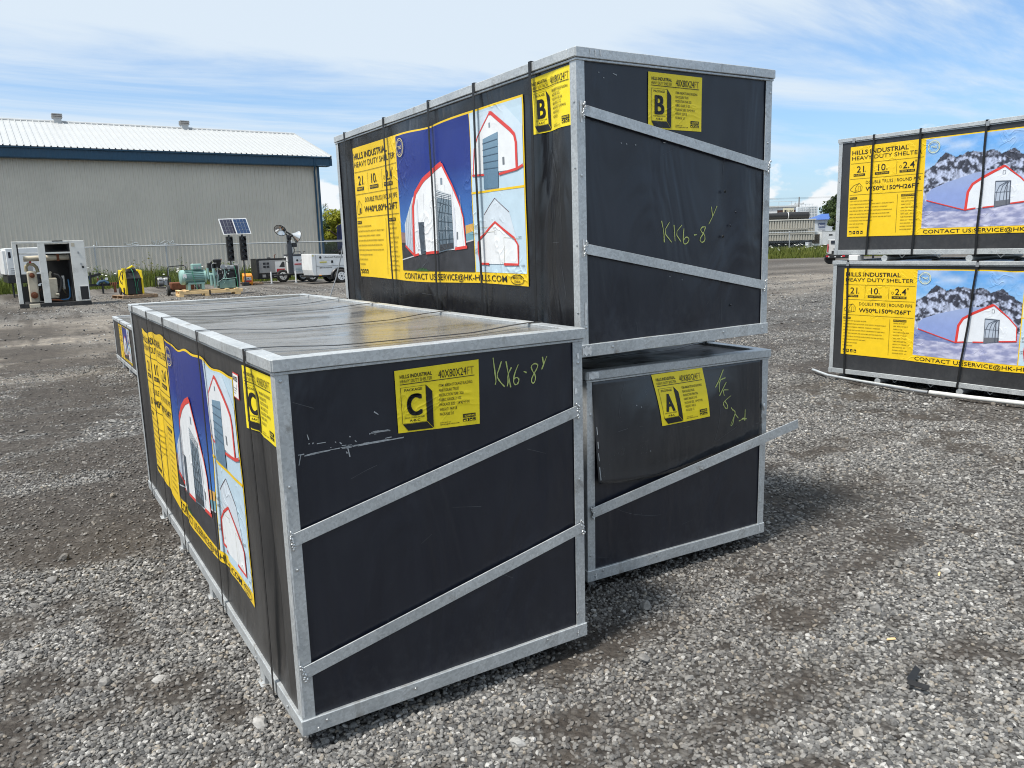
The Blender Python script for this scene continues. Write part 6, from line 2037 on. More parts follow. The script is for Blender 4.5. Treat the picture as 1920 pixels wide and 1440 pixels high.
MB().bar((0.05, 0.28, 0.86), (0.16, 0.28, 0.96), 0.05, 0.04).build('lever', M_BLACKP, mp_)
MB().tube([(0.14, 0.24, 0.55), (0.14, 0.24, 0.85), (0.17, 0.24, 0.90), (0.30, 0.24, 0.90)], 0.014, 7).build('pipe', M_STEEL, mp_, smooth=True)
MB().lathe((0.36, 0.4, 0.72), (0, 0, 1), [(0, 0.12), (0.20, 0.12), (0.24, 0.15), (0.30, 0.15), (0.33, 0.10)], 16).build('air_cleaner', M_BLACKP, mp_, smooth=True)
MB().box(0.30, 0.25, 0.30, 0.95, 0.65, 0.66).build('engine_block', M_BLACKM, mp_, bevel=0.03)
MB().box(0.46, 0.28, 0.66, 0.92, 0.62, 0.80).build('cylinder_head', M_STEEL, mp_, bevel=0.03)
for (x, z, r, mt) in ((0.50, 0.76, 0.085, M_STEEL), (0.70, 0.74, 0.075, M_STEEL), (0.52, 0.50, 0.10, M_BLACKP), (0.78, 0.46, 0.12, M_BLACKP)):
    MB().lathe((x, 0.26, z), (0, -1, 0), [(0, r), (0.04, r), (0.045, r * 0.7), (0.03, r * 0.65), (0.03, 0.01)], 18).build('pulley', mt, mp_, smooth=True)
for k in range(12):
    rr = random.Random(k)
    MB().blob((rr.uniform(0.35, 0.92), 0.24, rr.uniform(0.35, 0.72)), rr.uniform(0.018, 0.04), k).build('fitting', [M_BLACKP, M_STEEL, M_TEALD][k % 3], mp_, smooth='all')
for k in range(6):
    rr = random.Random(60 + k)
    MB().tube([(rr.uniform(0.0, 0.5), 0.21, rr.uniform(0.1, 0.3)), (rr.uniform(0.1, 0.6), 0.18, rr.uniform(0.3, 0.5)), (rr.uniform(0.3, 0.8), 0.22, rr.uniform(0.5, 0.75))], 0.011, 5).build('hose', [M_BLACKP, M_STEEL, M_TEAL][k % 3], mp_, smooth=True)
MB().box(0.33, 0.2, 0.0, 0.90, 0.75, 0.30).build('fuel_tank', M_TEALD, mp_, bevel=0.02)
MB().box(0.95, 0.12, 0.03, 0.99, 0.80, 0.80).build('radiator', M_BLACKP, mp_)
MB().box(1.0, 0.10, 0.05, 1.035, 0.82, 0.85).build('guard_plate', M_GREYP, mp_, bevel=0.004)
MB().tube([(0.45, 0.12, 0.34), (0.92, 0.12, 0.36)], 0.012, 6).build('guard_rail', M_TEAL, mp_)
MB().tube([(0.36, 0.3, 0.95), (0.42, 0.3, 1.0), (0.50, 0.3, 1.04)], 0.014, 5).build('exhaust_elbow', M_RUST, mp_)
for st in ([(-0.55, 0.16, 0.68), (-0.50, 0.14, 0.35), (-0.42, 0.1, 0.0)], [(0.88, 0.1, 0.78), (0.92, 0.08, 0.40), (0.93, 0.06, 0.0)]):
    MB().tube(st, 0.011, 5).build('tie_cord', M_GREENS, mp_)

# solar traffic signals


def signal(label, x, y, rz, tilt, lean, cellmat):
    s = thing('traffic_signal', label, 'traffic signal', (x, y, 0), rz, 'solar traffic signals')
    MB().cyl((0, 0.1, 0.0), (-lean * 0.4, 0.1, 2.3), 0.03, n=8).build('mast', M_SLATE, s)
    MB().box(-0.14, 0.0, 0.0, 0.14, 0.3, 0.16).build('base', M_BLACKM, s, bevel=0.02)
    ax = Vector((-lean, 0, 1)).normalized(); sx = Vector((1, 0, lean)).normalized(); ny = Vector((0, 1, 0))
    c0 = Vector((0, 0, 1.10))
    hd = MB().obox(c0 + ax * 0.52, sx * 0.13, ny * 0.09, ax * 0.52).build('signal_head', M_BLACKP, s, bevel=0.01)
    for k in range(4):
        cc = c0 + ax * (0.14 + 0.255 * k) - ny * 0.09
        MB().lathe(cc, (0, -1, 0), [(0, 0.085), (0.006, 0.085), (0.012, 0.05)], 16).build('lens', M_LENS, hd, smooth=True)
        v = MB(); nn = 12; pts = []
        for rr_ in (0.098, 0.092):
            for yy in (0.0, 0.15):
                for i in range(nn + 1):
                    q = math.pi * (-0.15 + 1.3 * i / nn)
                    pts.append(cc + sx * math.cos(q) * rr_ + ax * math.sin(q) * rr_ - ny * yy * (1 if i not in (0, nn) else 0.5))
        m_ = nn + 1
        fs = []
        for i in range(nn):
            fs += [(i, i + 1, m_ + i + 1, m_ + i), (2 * m_ + i, 3 * m_ + i, 3 * m_ + i + 1, 2 * m_ + i + 1), (m_ + i, m_ + i + 1, 3 * m_ + i + 1, 3 * m_ + i)]
        v.add(pts, fs); v.build('visor', M_BLACKP, hd)
    pc = c0 + ax * 1.04 + Vector((0, 0.0, 0.42))
    MB().cyl(c0 + ax * 1.03, pc, 0.03, n=8).build('panel_post', M_SLATE, s)
    u = Vector((0, -math.sin(tilt), -math.cos(tilt))) * -1
    u = Vector((-0.17, math.sin(tilt), math.cos(tilt))).normalized(); r_ = Vector((1, 0, 0.03)).normalized()
    nrm = r_.cross(u).normalized()
    pn_ = MB().obox(pc, r_ * 0.31, u * 0.36, nrm * 0.015).build('solar_panel', M_WHITE, s)
    for i in range(4):
        for j in range(4):
            MB().obox(pc + r_ * (-0.205 + 0.137 * i) + u * (-0.245 + 0.163 * j) + nrm * 0.018, r_ * 0.064, u * 0.077, nrm * 0.003).build('cell', cellmat, pn_)
    return s


M_CELLA = paint('violet_solar_cell', (0.045, 0.045, 0.075), 0.25, 0, 0.25, 9)
M_CELLB = paint('blue_solar_cell', (0.028, 0.06, 0.14), 0.25, 0, 0.25, 9)
signal('left solar traffic signal with violet panel and four black lamps', 7.62, 33.5, 0.0, 0.30, 0.0, M_CELLA)
signal('right solar traffic signal with blue panel and four black lamps', 8.13, 33.3, 0.0, 0.30, 0.0, M_CELLB)

# orange box
ob_ = thing('equipment_box', 'orange steel box with white number plate near the pallet', 'box', (8.30, 33.6, 0.0), -0.15)
MB().add([(-0.20, 0, 0.07), (0.20, 0, 0.07), (0.20, 0.55, 0.07), (-0.20, 0.55, 0.07), (-0.20, 0, 0.40), (0.20, 0, 0.40), (0.20, 0.55, 0.52), (-0.20, 0.55, 0.52)], [(0, 3, 2, 1), (4, 5, 6, 7), (0, 1, 5, 4), (1, 2, 6, 5), (2, 3, 7, 6), (3, 0, 4, 7)]).build('body', M_ORANGE, ob_, bevel=0.008)
MB().box(-0.16, -0.012, 0.23, 0.13, -0.002, 0.36).build('number_plate', M_WHITE, ob_)
flat_text('1292', ob_, -0.13, -0.014, 0.255, 0.08, 0.23, M_INK, 0.02)
MB().box(-0.16, -0.012, 0.16, 0.13, -0.002, 0.22).build('red_plate', M_REDP, ob_)
for x in (-0.16, 0.12):
    MB().box(x, 0.02, 0.0, x + 0.05, 0.5, 0.069).build('foot', M_ORANGE, ob_)

# grey engine driven welder on its trailer
eg = thing('welder_trailer', 'grey and red engine driven welder on a low trailer behind the lighting mast', 'trailer', (9.75, 35.0, 0.0), 0.03)
MB().box(-0.58, 0.0, 0.46, 0.75, 0.8, 1.05).build('cabinet', M_GREYP, eg, bevel=0.02)
MB().box(-0.70, -0.04, 0.22, -0.59, 0.84, 1.13).build('end_guard', M_BLACKM, eg, bevel=0.02)
MB().box(-0.70, 0.0, 1.06, 0.75, 0.8, 1.13).build('top_frame', M_BLACKM, eg, bevel=0.01)
MB().box(-0.62, 0.02, 0.20, 0.9, 0.78, 0.455).build('sub_frame', M_BLACKM, eg)
for (x, z) in ((-0.38, 0.85), (-0.22, 0.85), (-0.38, 0.70), (-0.22, 0.70)):
    MB().box(x, -0.012, z, x + 0.12, -0.002, z + 0.10).build('vent', M_LENS, eg)
MB().box(0.18, -0.012, 0.50, 0.66, -0.002, 0.98).build('front_plate', M_WHITE, eg)
MB().box(0.24, -0.018, 0.50, 0.62, -0.013, 0.64).build('red_decal', M_REDP, eg)
MB().add([(0.36, -0.02, 0.72), (0.52, -0.02, 0.96), (0.62, -0.02, 0.96), (0.62, -0.02, 0.70)], [(0, 1, 2, 3)]).build('bird_decal', M_INK, eg)
MB().lathe((0.0, 0.3, 1.13), (0, 0, 1), [(0, 0.08), (0.04, 0.08), (0.05, 0.03)], 12).build('fuel_cap', M_BLACKP, eg)
MB().tube([(0.30, 0.4, 1.13), (0.30, 0.4, 1.26), (0.36, 0.4, 1.30)], 0.02, 6).build('exhaust_pipe', M_RUST, eg)
for x in (-0.45, 0.1, 0.45):
    MB().box(x, -0.03, 0.27, x + 0.16, 0.0, 0.40).build('outlet', M_GREYP, eg)
wheel(eg, 0.5, 0.0, 0.30, 0.30, 0.18)

# lighting tower on its trailer
lt = thing('light_tower', 'lighting tower trailer with slate mast and two round floodlights', 'light tower', (10.35, 33.9, 0.0), 0.0)
MB().box(-0.10, 0.0, 0.42, 0.10, 0.18, 1.75).build('mast', M_SLATE, lt, bevel=0.01)
MB().box(-0.075, 0.02, 1.75, 0.075, 0.16, 2.18).build('mast_inner', M_SLATE, lt)
MB().box(0.105, 0.02, 0.40, 0.98, 1.4, 1.22).build('body', M_WHITE, lt, bevel=0.02)
MB().box(0.10, 0.0, 1.221, 1.0, 1.42, 1.29).build('hood_edge', M_SLATE, lt)
MB().tube([(0.10, 0.1, 1.30), (0.2, 0.1, 1.40), (0.5, 0.1, 1.40), (0.55, 0.1, 1.30)], 0.012, 5).build('lifting_bar', M_BLACKM, lt)
MB().tube([(0.62, 0.1, 1.30), (0.64, 0.1, 1.40), (0.72, 0.1, 1.40)], 0.014, 5).build('lifting_bar', M_BLACKM, lt)
MB().box(0.66, -0.004, 0.45, 0.90, 0.015, 0.92).build('red_panel', M_REDP, lt)
MB().box(0.16, -0.003, 0.82, 0.48, 0.015, 0.87).build('red_stripe', M_REDP, lt)
flat_text('United', lt, 0.42, 0.012, 0.98, 0.075, 0.36, M_INK, 0.01)
MB().lathe((0.30, 0.016, 1.015), (0, -1, 0), [(0, 0.05), (0.003, 0.05)], 12).build('round_logo', M_INK, lt)
for k in range(3):
    MB().box(0.20, 0.008, 0.52 + 0.065 * k, 0.52 + 0.04 * k, 0.018, 0.545 + 0.065 * k).build('decal', paint('grey_blue_decal', (0.30, 0.38, 0.42), 0.6), lt)
MB().box(-0.95, 0.1, 0.34, 1.5, 0.5, 0.41).build('chassis', M_BLACKM, lt)
for (x, y) in ((-0.95, 0.0), (0.14, -0.1)):
    MB().tube([(x, y, 0.55), (x, y, 0.04)], 0.035, 8).build('jack_leg', M_WHITE, lt)
    MB().lathe((x, y, 0.0), (0, 0, 1), [(0, 0.09), (0.02, 0.09), (0.04, 0.04)], 10).build('jack_pad', M_STEEL, lt)
wheel(lt, 0.93, 0.0, 0.30, 0.30, 0.19)
wheel(lt, 0.93, 1.4, 0.30, 0.30, 0.19)


def flood(parent, c, d, r):
    d = Vector(d).normalized()
    fl = MB().lathe(Vector(c), d, [(-0.30 * r / 0.28, r * 0.22), (-0.18 * r / 0.28, r * 0.45), (-0.05, r * 0.85), (0, r), (0.012, r * 0.98), (0.0, r * 0.92), (-0.06, r * 0.72), (-0.16 * r / 0.28, r * 0.3)], 24).build('floodlight', M_SILV, parent, smooth=True)
    MB().lathe(Vector(c), d, [(0.004, r * 1.03), (0.02, r * 1.03), (0.02, r * 0.95), (0.004, r * 0.95)], 24, False).build('rim_ring', M_BLACKM, fl, smooth=True)
    MB().blob(Vector(c) - d * 0.07, (r * 0.22, r * 0.22, r * 0.22), 2).build('bulb', M_WHITE, fl, smooth='all')


flood(lt, (-0.36, 0.05, 2.38), (-0.55, -0.65, -0.55), 0.28)
flood(lt, (0.42, 0.1, 2.08), (0.95, 0.2, -0.35), 0.27)
MB().bar((-0.25, 0.08, 2.40), (0.30, 0.1, 2.08), 0.06, 0.06).build('lamp_arm', M_BLACKM, lt)
for k in range(8):
    rr = random.Random(k + 5)
    MB().blob((rr.uniform(-0.22, 0.26), 0.0, rr.uniform(1.85, 2.2)), rr.uniform(0.03, 0.07), k).build('bracket', M_BLACKM, lt, smooth='all')
MB().box(0.12, 0.0, 1.62, 0.34, 0.14, 1.80).build('winch', M_BLACKM, lt, bevel=0.02)
MB().tube([(0.12, 0.0, 1.65), (0.20, -0.05, 1.5), (0.16, -0.05, 1.35), (0.06, -0.05, 1.28)], 0.014, 5).build('cable', M_BLACKP, lt)
MB().tube([(-0.10, -0.05, 1.32), (-0.24, -0.06, 1.18), (-0.24, -0.06, 1.0), (-0.12, -0.06, 0.92)], 0.014, 5).build('cable', M_BLACKP, lt)

# white enclosed trailer in front
wt = thing('equipment_trailer', 'white enclosed equipment trailer with black fender right of the lighting tower', 'trailer', (11.35, 31.6, 0.0), 0.02)
PR = [(-0.74, 0.36), (0.86, 0.36), (0.98, 0.44), (0.96, 0.72), (0.86, 1.24), (-0.80, 1.30), (-0.80, 0.60)]
MB().prism(PR, lambda a, b, t: (a, t, b), 0.0, 1.3).build('body', M_WHITE, wt, bevel=0.015)
MB().box(-0.62, -0.008, 0.755, 0.94, -0.002, 0.775).build('seam', M_GREYP, wt)
MB().box(-0.62, -0.008, 0.37, -0.60, -0.002, 1.25).build('seam', M_GREYP, wt)
flat_text('United Rentals', wt, -0.24, -0.012, 1.10, 0.085, 0.88, M_INK, 0.004)
MB().lathe((-0.40, -0.002, 1.135), (0, -1, 0), [(0, 0.055), (0.004, 0.055)], 14).build('round_logo', M_INK, wt)
MB().box(-0.44, -0.010, 0.905, -0.12, -0.003, 0.955).build('yellow_decal', paint('olive_yellow_decal', (0.55, 0.48, 0.06), 0.6), wt)
flat_text('5 LITRES DIESEL', wt, -0.42, -0.012, 1.0, 0.022, 0.45, M_GREYP)
flat_text('800 UR RENTS', wt, -0.46, -0.012, 0.66, 0.055, 0.56, M_INK, 0.01)
MB().box(0.08, -0.015, 0.88, 0.17, -0.003, 0.99).build('latch', M_BLACKM, wt)
MB().box(-0.76, -0.010, 1.19, -0.70, -0.003, 1.24).build('decal', paint('olive_yellow_decal', (0.55, 0.48, 0.06), 0.6), wt)
MB().box(-0.50, -0.02, 0.34, -0.40, 0.0, 0.38).build('marker_lamp', M_ORANGE, wt)
fn_ = MB()
pts = []
for i in range(13):
    q = math.pi * i / 12
    pts.append((0.46 + 0.41 * math.cos(q), -0.04, 0.28 + 0.36 * math.sin(q)))
fn_.tube(pts, 0.05, 6)
fn_.build('fender', M_BLACKM, wt, smooth=True)
MB().lathe((0.46, -0.012, 0.30), (0, -1, 0), [(0, 0.36), (0.006, 0.36)], 20).build('wheel_arch', M_DARKIN, wt)
wheel(wt, 0.46, -0.08, 0.30, 0.30, 0.20)
wheel(wt, 0.46, 1.35, 0.30, 0.30, 0.20)
MB().box(-0.9, 0.1, 0.28, 1.3, 1.2, 0.355).build('chassis', M_BLACKM, wt)
MB().bar((0.9, 0.4, 0.31), (1.7, 0.6, 0.33), 0.09, 0.09).build('drawbar', M_BLACKM, wt)
MB().cyl((0.80, -0.2, 0.0), (0.80, -0.2, 0.55), 0.03, n=8).build('jack_leg', M_BLACKM, wt)
MB().cyl((1.15, 0.4, 0.0), (1.15, 0.4, 0.45), 0.03, n=8).build('jack_leg', M_RUST, wt)
for k in range(5):
    rr = random.Random(k)
    MB().blob((rr.uniform(0.85, 1.3), 0.1, rr.uniform(0.2, 0.6)), rr.uniform(0.03, 0.06), k).build('coupling', [M_BLACKM, M_RUST][k % 2], wt, smooth='all')

# black tripod head half hidden by the stack
tp = thing('spotting_arm', 'black tubular arm on a stand half hidden behind the tall stack', 'stand', (9.75, 26.0, 0.0), -0.25)
MB().cyl((0.0, 0, 1.36), (1.2, 0, 1.38), 0.075, n=12).build('tube', M_BLACKP, tp, smooth=True)
MB().add([(-0.28, -0.05, 1.46), (0.05, -0.05, 1.47), (0.05, -0.05, 1.40), (-0.2, -0.05, 1.42), (-0.28, 0.05, 1.46), (0.05, 0.05, 1.47), (0.05, 0.05, 1.40), (-0.2, 0.05, 1.42)], [(0, 1, 2, 3), (4, 7, 6, 5), (0, 4, 5, 1), (1, 5, 6, 2), (2, 6, 7, 3), (3, 7, 4, 0)]).build('nose', M_BLACKP, tp)
MB().box(0.1, -0.03, 1.45, 0.35, 0.03, 1.53).build('bracket', M_BLACKP, tp)
for a in (0.0, 2.1, 4.2):
    MB().cyl((0.6, 0, 1.32), (0.6 + 0.55 * math.cos(a), 0.55 * math.sin(a), 0), 0.025, n=8).build('leg', M_BLACKM, tp)
# loose strap hanging by the back of the upper crate
ls = MB()
pth = [(1.70, 3.84, 1.74), (1.665, 3.82, 1.60), (1.63, 3.81, 1.48), (1.58, 3.81, 1.32), (1.52, 3.81, 1.17), (1.44, 3.80, 1.0), (1.33, 3.78, 0.7), (1.25, 3.76, 0.3), (1.20, 3.75, 0.01)]
ls.tube(pth, 0.0045, 6)
tag(ls.build('loose_strap', M_STEEL, None, smooth=True), 'thin loose steel strap curving down behind the tall stack', 'strap')
# ------------------------------------------------------------------ right hand background
RZ = -0.561
M_BEIGE = paint('beige_steel_bin', (0.42, 0.40, 0.35), 0.6, 0, 0.08, 2, dirt=0.25)
bn = thing('steel_bin', 'long beige ribbed steel bin on dark undercarriage beyond the grass', 'bin', (45.3, 37.7, 0), RZ)
MB().box(-4.5, 0.06, 1.10, 4.75, 2.4, 2.58).build('body', M_BEIGE, bn)
rb1 = MB().box(-0.05, 0.0, 1.96, 0.05, 0.059, 2.55).mesh('rib', M_BEIGE)
rb2 = MB().box(-0.05, 0.0, 1.62, 0.05, 0.059, 1.86).mesh('rib', M_BEIGE)
rb3 = MB().box(-0.05, 0.0, 1.12, 0.05, 0.059, 1.52).mesh('rib', M_BEIGE)
for k in range(48):
    for rbm in (rb1, rb2, rb3):
        link('rib', rbm, bn, (-4.4 + 0.19 * k, 0, 0))
MB().box(-4.5, -0.04, 1.87, 4.2, 0.059, 1.94).build('ledge', M_BEIGE, bn)
MB().box(-4.5, -0.02, 1.535, 4.6, 0.059, 1.60).build('ledge', M_BEIGE, bn)
MB().box(-4.55, -0.03, 2.551, 4.8, 2.45, 2.62).build('rim', paint('pale_steel_edge', (0.58, 0.57, 0.52), 0.6), bn)
MB().box(-4.5, 0.1, 0.95, 4.6, 2.3, 1.08).build('sub_frame', M_SLATE, bn)
for (xa, xb) in ((-3.5, -1.5), (-1.5, 0.2), (2.1, 0.2), (2.1, 4.0)):
    MB().bar((xa, 0.15, 0.35), (xb, 0.15, 0.98), 0.08, 0.10).build('diagonal_brace', M_SLATE, bn)
MB().box(-4.4, 0.2, 0.0, 4.4, 2.2, 0.34).build('chassis', M_SLATE, bn)
MB().box(-4.4, 0.9, 0.341, 4.4, 2.2, 0.949).build('under_tank', M_SLATE, bn)

# black pipes lying on it


def big_pipe(label, a, b, r):
    a, b = Vector(a), Vector(b); d = (b - a).normalized()
    L = (b - a).length
    p = thing('plastic_pipe', label, 'pipe', a, 0, 'black pipes on the bin')
    MB().lathe((0, 0, 0), d, [(0, r * 0.90), (0, r), (L, r), (L, r * 0.9)], 22).build('wall', M_BLACKP, p, smooth=True)
    MB().lathe((0, 0, 0), d, [(-0.012, r * 0.86), (-0.004, r * 0.86)], 22).build('bore', M_DARKIN, p)
    return p


ax_ = Vector((math.cos(RZ), math.sin(RZ), 0)); ay_ = Vector((-math.sin(RZ), math.cos(RZ), 0))
pb = Vector((45.3, 37.7, 0)) + ay_ * 0.55
big_pipe('shorter open ended black plastic pipe on top of the beige bin', pb + ax_ * 1.5 + Vector((0, 0, 2.87)), pb + ax_ * 2.8 + Vector((0, 0, 2.87)), 0.235)
p2_ = big_pipe('long thick black plastic pipe on top of the beige bin', pb + ax_ * 2.35 + ay_ * 0.3 + Vector((0, 0, 2.90)), pb + ax_ * 4.55 + ay_ * 0.3 + Vector((0, 0, 2.90)), 0.26)
MB().lathe(ax_ * 0.62, ax_, [(0, 0.264), (0.05, 0.264)], 20).build('white_band', M_WHITE, p2_)

# far white building with two rows of windows
fb_ = thing('office_building', 'far white building with two rows of brown windows', 'building', (90.0, 74.6, 0), RZ)
MB().box(-16, 0, 0, 4.9, 14, 5.35).build('wall', M_WHITE, fb_)
MB().box(-16.2, -0.2, 5.351, 5.1, 14.2, 5.55).build('parapet', paint('grey_parapet', (0.5, 0.52, 0.52), 0.7), fb_)
M_WIN = paint('brown_window', (0.085, 0.045, 0.035), 0.3)
x = -14.8
wm = MB().box(0, -0.03, 0, 1.15, -0.005, 0.42).mesh('window', M_WIN)
while x < 3.9:
    for z in (4.52, 3.85):
        if not (0.55 < x + 0.6 < 1.9 and z > 4):
            link('window', wm, fb_, (x, 0, z))
    x += 1.42
for k in range(12):
    MB().cyl((-15 + 1.75 * k, 0.2, 5.55), (-15 + 1.75 * k, 0.2, 6.15), 0.03, n=5).build('rail_post', M_GALVT, fb_)
MB().cyl((-15.5, 0.2, 6.12), (5, 0.2, 6.12), 0.03, n=5).build('rail', M_GALVT, fb_)
sg = thing('sign_board', 'cream sign with yellow and black lettering on the far white building', 'sign', (88.2, 68.6, 0), RZ)
MB().box(-0.65, 0, 4.0, 0.75, 0.15, 5.0).build('board', paint('cream_sign', (0.66, 0.62, 0.46), 0.6), sg)
flat_text('LUV', sg, -0.1, -0.01, 4.35, 0.42, 0.72, M_INK, 0.03)
MB().box(-0.1, -0.006, 4.26, 0.62, -0.002, 4.40).build('yellow_bar', M_YELP, sg)
MB().box(-0.5, -0.01, 4.45, -0.22, -0.002, 4.78).build('logo_block', M_INK, sg)
for x in (-0.55, 0.65):
    MB().box(x - 0.05, 0.05, 0, x + 0.05, 0.12, 4.0).build('post', M_GALVT, sg)

# white tote cages stacked behind the bin


def cage(label, x, y, w, h, z0, fill):
    c = thing('tote_cage', label, 'cage', (x, y, 0), RZ, 'stacked white tote cages')
    MB().box(0.03, 0.03, z0 + 0.03, w - 0.03, w - 0.03, z0 + h - 0.05).build('tank', paint(fill[0], fill[1], 0.5), c, bevel=0.03)
    for k in range(6):
        MB().box(w * k / 5 - 0.02, -0.02, z0, w * k / 5 + 0.02, 0.0, z0 + h).build('upright', M_WHITE, c)
    for k in range(6):
        MB().box(0, -0.024, z0 + h * k / 5 - 0.018, w, -0.021, z0 + h * k / 5 + 0.018).build('crossbar', M_WHITE, c)
    MB().box(0.05, 0.05, 0, w - 0.05, w - 0.05, z0).build('rack_base', M_GALVT, c)


cage('left white tote cage with pale grey tank behind the black pipes', 72.5, 54.5, 0.92, 1.32, 3.15, ('pale_tank', (0.50, 0.55, 0.58)))
cage('right white tote cage with clear lattice beside the dark tree', 73.4, 53.95, 0.85, 1.35, 3.15, ('grey_tank', (0.36, 0.41, 0.44)))
MB_SH = thing('scaffold_rail', 'thin scaffold railing above the white tote cages', 'railing', (72.4, 54.6, 0), RZ)
for k in range(5):
    MB().cyl((0.4 * k, 0.3, 3.2), (0.4 * k, 0.3, 4.75), 0.018, n=5).build('upright', M_GALVT, MB_SH)
MB().cyl((0, 0.3, 4.72), (1.7, 0.3, 4.72), 0.018, n=5).build('rail', M_GALVT, MB_SH)

# utility pole and wires
up = thing('utility_pole', 'utility pole with cross arm above the tote cages', 'pole', (77.0, 58.2, 0), RZ)
MB().cyl((0, 0, 0), (0, 0, 5.75), 0.10, 0.07, 8).build('shaft', paint('weathered_pole', (0.22, 0.21, 0.20), 0.9), up)
MB().bar((-0.55, -0.05, 4.95), (0.55, -0.05, 4.95), 0.06, 0.07).build('cross_arm', paint('weathered_pole', (0.22, 0.21, 0.20), 0.9), up)
for x in (-0.45, 0.0, 0.45):
    MB().cyl((x, -0.05, 4.98), (x, -0.05, 5.12), 0.03, n=6).build('insulator', M_GREYP, up)
for i, z in enumerate((5.70, 5.60)):
    a = Vector((77.0, 58.2, z)) - ax_ * 45; b = Vector((77.0, 58.2, z)) + ax_ * 30
    wr = MB().tube([a, (a + b) / 2 + Vector((0, 0, -0.05)), b], 0.012, 4).build('power_line', M_BLACKM, None)
    tag(wr, ['upper power line crossing behind the utility pole', 'lower power line crossing behind the utility pole'][i], 'power line', 'power lines')

# trees and shed
tree('large dark green tree behind the blue roofed shed', (90.6, 61.5, 0), 6.5, 3.0, 2.6, 6500, 0.17, M_OAK, 14, 0.25)
tree('small bright green tree standing in front of the blue roofed shed', (58.5, 40.1, 0), 3.75, 0.62, 1.25, 1900, 0.10, M_SHRUB, 19, 0.07)
sh = thing('shed', 'pale shed with blue roof and lettered wall behind the small tree', 'shed', (65.15, 46.8, 0), RZ)
MB().box(0, 0, 0, 3.6, 3.0, 2.9).build('wall', paint('pale_blue_grey_wall', (0.46, 0.50, 0.54), 0.6), sh)
MB().add([(-0.15, -0.2, 2.85), (3.8, -0.2, 2.85), (3.8, 3.2, 2.85), (-0.15, 3.2, 2.85), (0.95, 1.5, 3.42), (3.0, 1.5, 3.42)], [(0, 1, 5, 4), (1, 2, 5), (2, 3, 4, 5), (3, 0, 4), (3, 2, 1, 0)]).build('roof', paint('blue_roof', (0.05, 0.12, 0.36), 0.5), sh)
MB().box(0.12, -0.03, 2.10, 0.75, -0.005, 2.55).build('sign_panel', paint('navy_panel', (0.10, 0.13, 0.22), 0.6), sh)
flat_text('Inout', sh, 0.18, -0.04, 2.22, 0.2, 0.5, M_WHITE, 0.01)
MB().box(0.12, -0.03, 1.80, 0.75, -0.005, 1.95).build('sign_panel', paint('grey_panel', (0.30, 0.32, 0.36), 0.6), sh)

# white generator trailer
gt = thing('generator_trailer', 'white generator trailer with brown louvred grille beyond the right stack', 'generator', (49.75, 35.85, 0), -0.86)
MB().box(0, 0, 0.66, 0.78, 3.2, 1.74).build('canopy', M_WHITE, gt, bevel=0.02)
MB().box(0.79, 0.0, 0.70, 2.4, 3.2, 1.72).build('side_body', paint('pale_grey_enamel', (0.52, 0.54, 0.56), 0.5), gt, bevel=0.02)
MB().box(0.12, -0.015, 0.82, 0.62, -0.003, 1.50).build('grille', paint('brown_louvre', (0.10, 0.075, 0.055), 0.7), gt)
for k in range(5):
    MB().box(0.12, -0.03, 0.90 + 0.13 * k, 0.62, -0.016, 0.915 + 0.13 * k).build('louvre', paint('tan_louvre', (0.20, 0.16, 0.12), 0.7), gt)
MB().box(1.25, -0.01, 1.38, 1.5, -0.002, 1.48).build('vent', M_BLACKP, gt)
MB().box(0.05, 0.02, 0.30, 0.72, 0.1, 0.65).build('bumper', M_SLATE, gt)
for x in (0.04, 0.66):
    MB().box(x, -0.01, 0.34, x + 0.10, 0.019, 0.46).build('tail_lamp', M_REDP, gt)
wheel(gt, 1.5, 0.3, 0.32, 0.32, 0.2); wheel(gt, 0.30, 1.9, 0.32, 0.32, 0.2, False)
MB().box(0.9, 0.2, 0.35, 2.4, 3.0, 0.69).build('chassis', M_BLACKM, gt)

# grey towable unit with red lamps
tw = thing('towable_unit', 'grey towable machine with dark window and red lamps left of the right stack', 'trailer', (34.75, 23.5, 0), -0.90)
MB().add([(0.05, 0, 0.50), (1.45, 0, 0.50), (1.45, 2.0, 0.50), (0.05, 2.0, 0.50), (0.10, 0.06, 1.22), (1.40, 0.06, 1.22), (1.40, 1.9, 1.22), (0.10, 1.9, 1.22)], [(0, 3, 2, 1), (4, 5, 6, 7), (0, 1, 5, 4), (1, 2, 6, 5), (2, 3, 7, 6), (3, 0, 4, 7)]).build('body', paint('silver_grey_body', (0.48, 0.48, 0.47), 0.4, 0.1), tw, bevel=0.02)
MB().obox((0.75, 0.025, 1.10), (0.58, 0, 0), (0, 0.008, 0.075), (0, -0.012, 0.001)).build('window', M_LENS, tw)
MB().box(-0.08, -0.12, 0.28, 1.6, 0.1, 0.48).build('bumper', M_BLACKM, tw, bevel=0.02)
for x in (-0.04, 0.72, 1.40):
    MB().box(x, -0.14, 0.36, x + 0.13, -0.121, 0.43).build('tail_lamp', M_REDP, tw)
for x in (0.06, 0.36, 0.66):
    MB().box(x, -0.145, 0.345, x + 0.06, -0.121, 0.385).build('lamp', M_WHITE, tw)
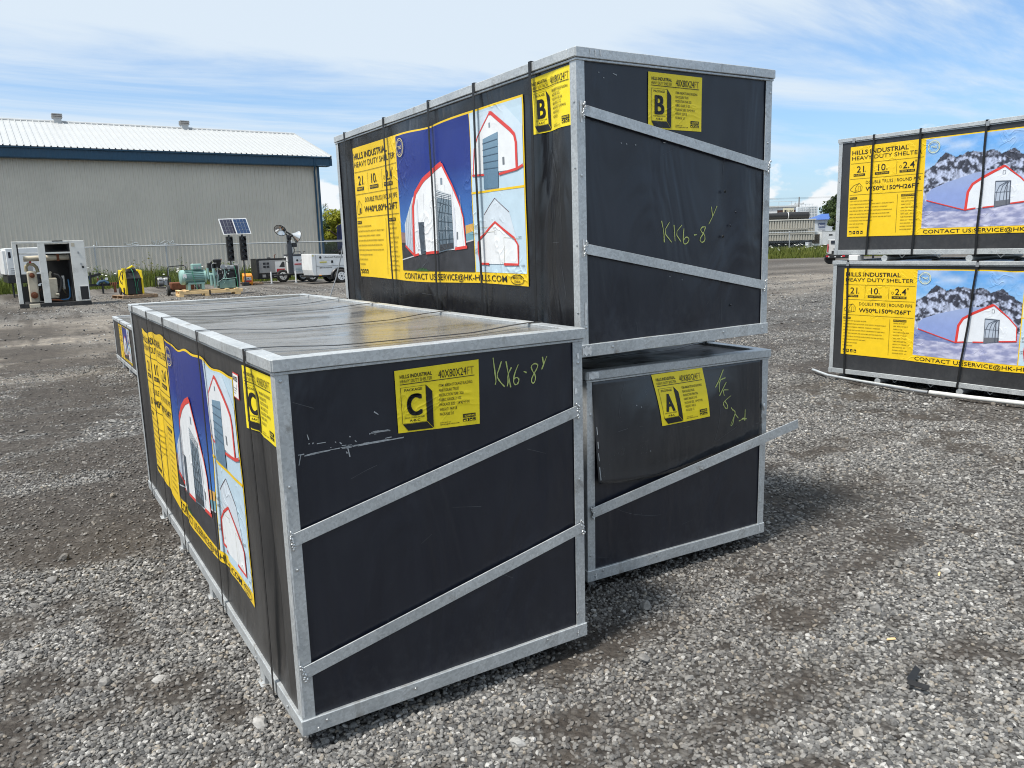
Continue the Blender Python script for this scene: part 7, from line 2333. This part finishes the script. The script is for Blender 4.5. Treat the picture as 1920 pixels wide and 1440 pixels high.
MB().box(0.22, -0.02, 0.52, 0.46, -0.002, 0.66).build('number_plate', M_BLACKP, tw)
MB().box(0.02, -0.02, 0.6, 0.06, 0.3, 1.0).build('side_lamp', M_REDP, tw)
MB().box(0.3, -0.012, 0.74, 0.7, -0.002, 0.80).build('vent', M_GREYP, tw)
wheel(tw, 0.16, 0.22, 0.27, 0.27, 0.30, False); wheel(tw, 1.4, 0.22, 0.27, 0.27, 0.30, False)
MB().bar((1.4, 0.5, 0.42), (2.9, 0.4, 0.50), 0.10, 0.09).build('drawbar', M_BLACKM, tw)
MB().cyl((2.2, 0.4, 0.0), (2.2, 0.4, 0.5), 0.05, n=8).build('jack_leg', M_BLACKM, tw)

# grass strip with flowers and its fence
n = 9000
rg = np.random.default_rng(8)
u = rg.uniform(-6, 9, n); v = rg.uniform(0, 6.5, n) ** 1.0
gx_ = 41.0 + u * ax_.x + v * ay_.x; gy_ = 32.7 + u * ax_.y + v * ay_.y
blades('grass_strip', 'rough green grass strip in front of the beige bin', np.stack([gx_, gy_, np.full(n, -0.02)], 1), rg.uniform(0.25, 0.85, n) * (0.5 + 0.5 * sstep(v, 0, 2)), mat_leaf('lush_grass', (0.09, 0.125, 0.025), (0.20, 0.215, 0.05)), 0.035, 12)
fl = []
for _ in range(60):
    a, b = rg.uniform(-4, 6), rg.uniform(1.2, 5)
    fl.append((41.0 + a * ax_.x + b * ay_.x, 32.7 + a * ax_.y + b * ay_.y, rg.uniform(0.5, 0.85)))
flowers('wildflowers', 'white flower heads in the grass strip before the beige bin', fl, 0.07)
fa_ = Vector((44.0, 34.6, 0))
fence('chain link fence in front of the beige steel bin', fa_ - ax_ * 6, fa_ + ax_ * 5.6, 1.68, [0.5, 3.5, 7.2, 10.5], 0.16)
# marks too small to pick apart one by one
for o in bpy.data.objects:
    if o.name.split('.')[0] in ('scratch', 'scrape', 'chalk_mark', 'weld', 'print', 'graffiti', 'lug_holes', 'lettering', 'paint_touch_up'):
        o['kind'] = 'stuff'
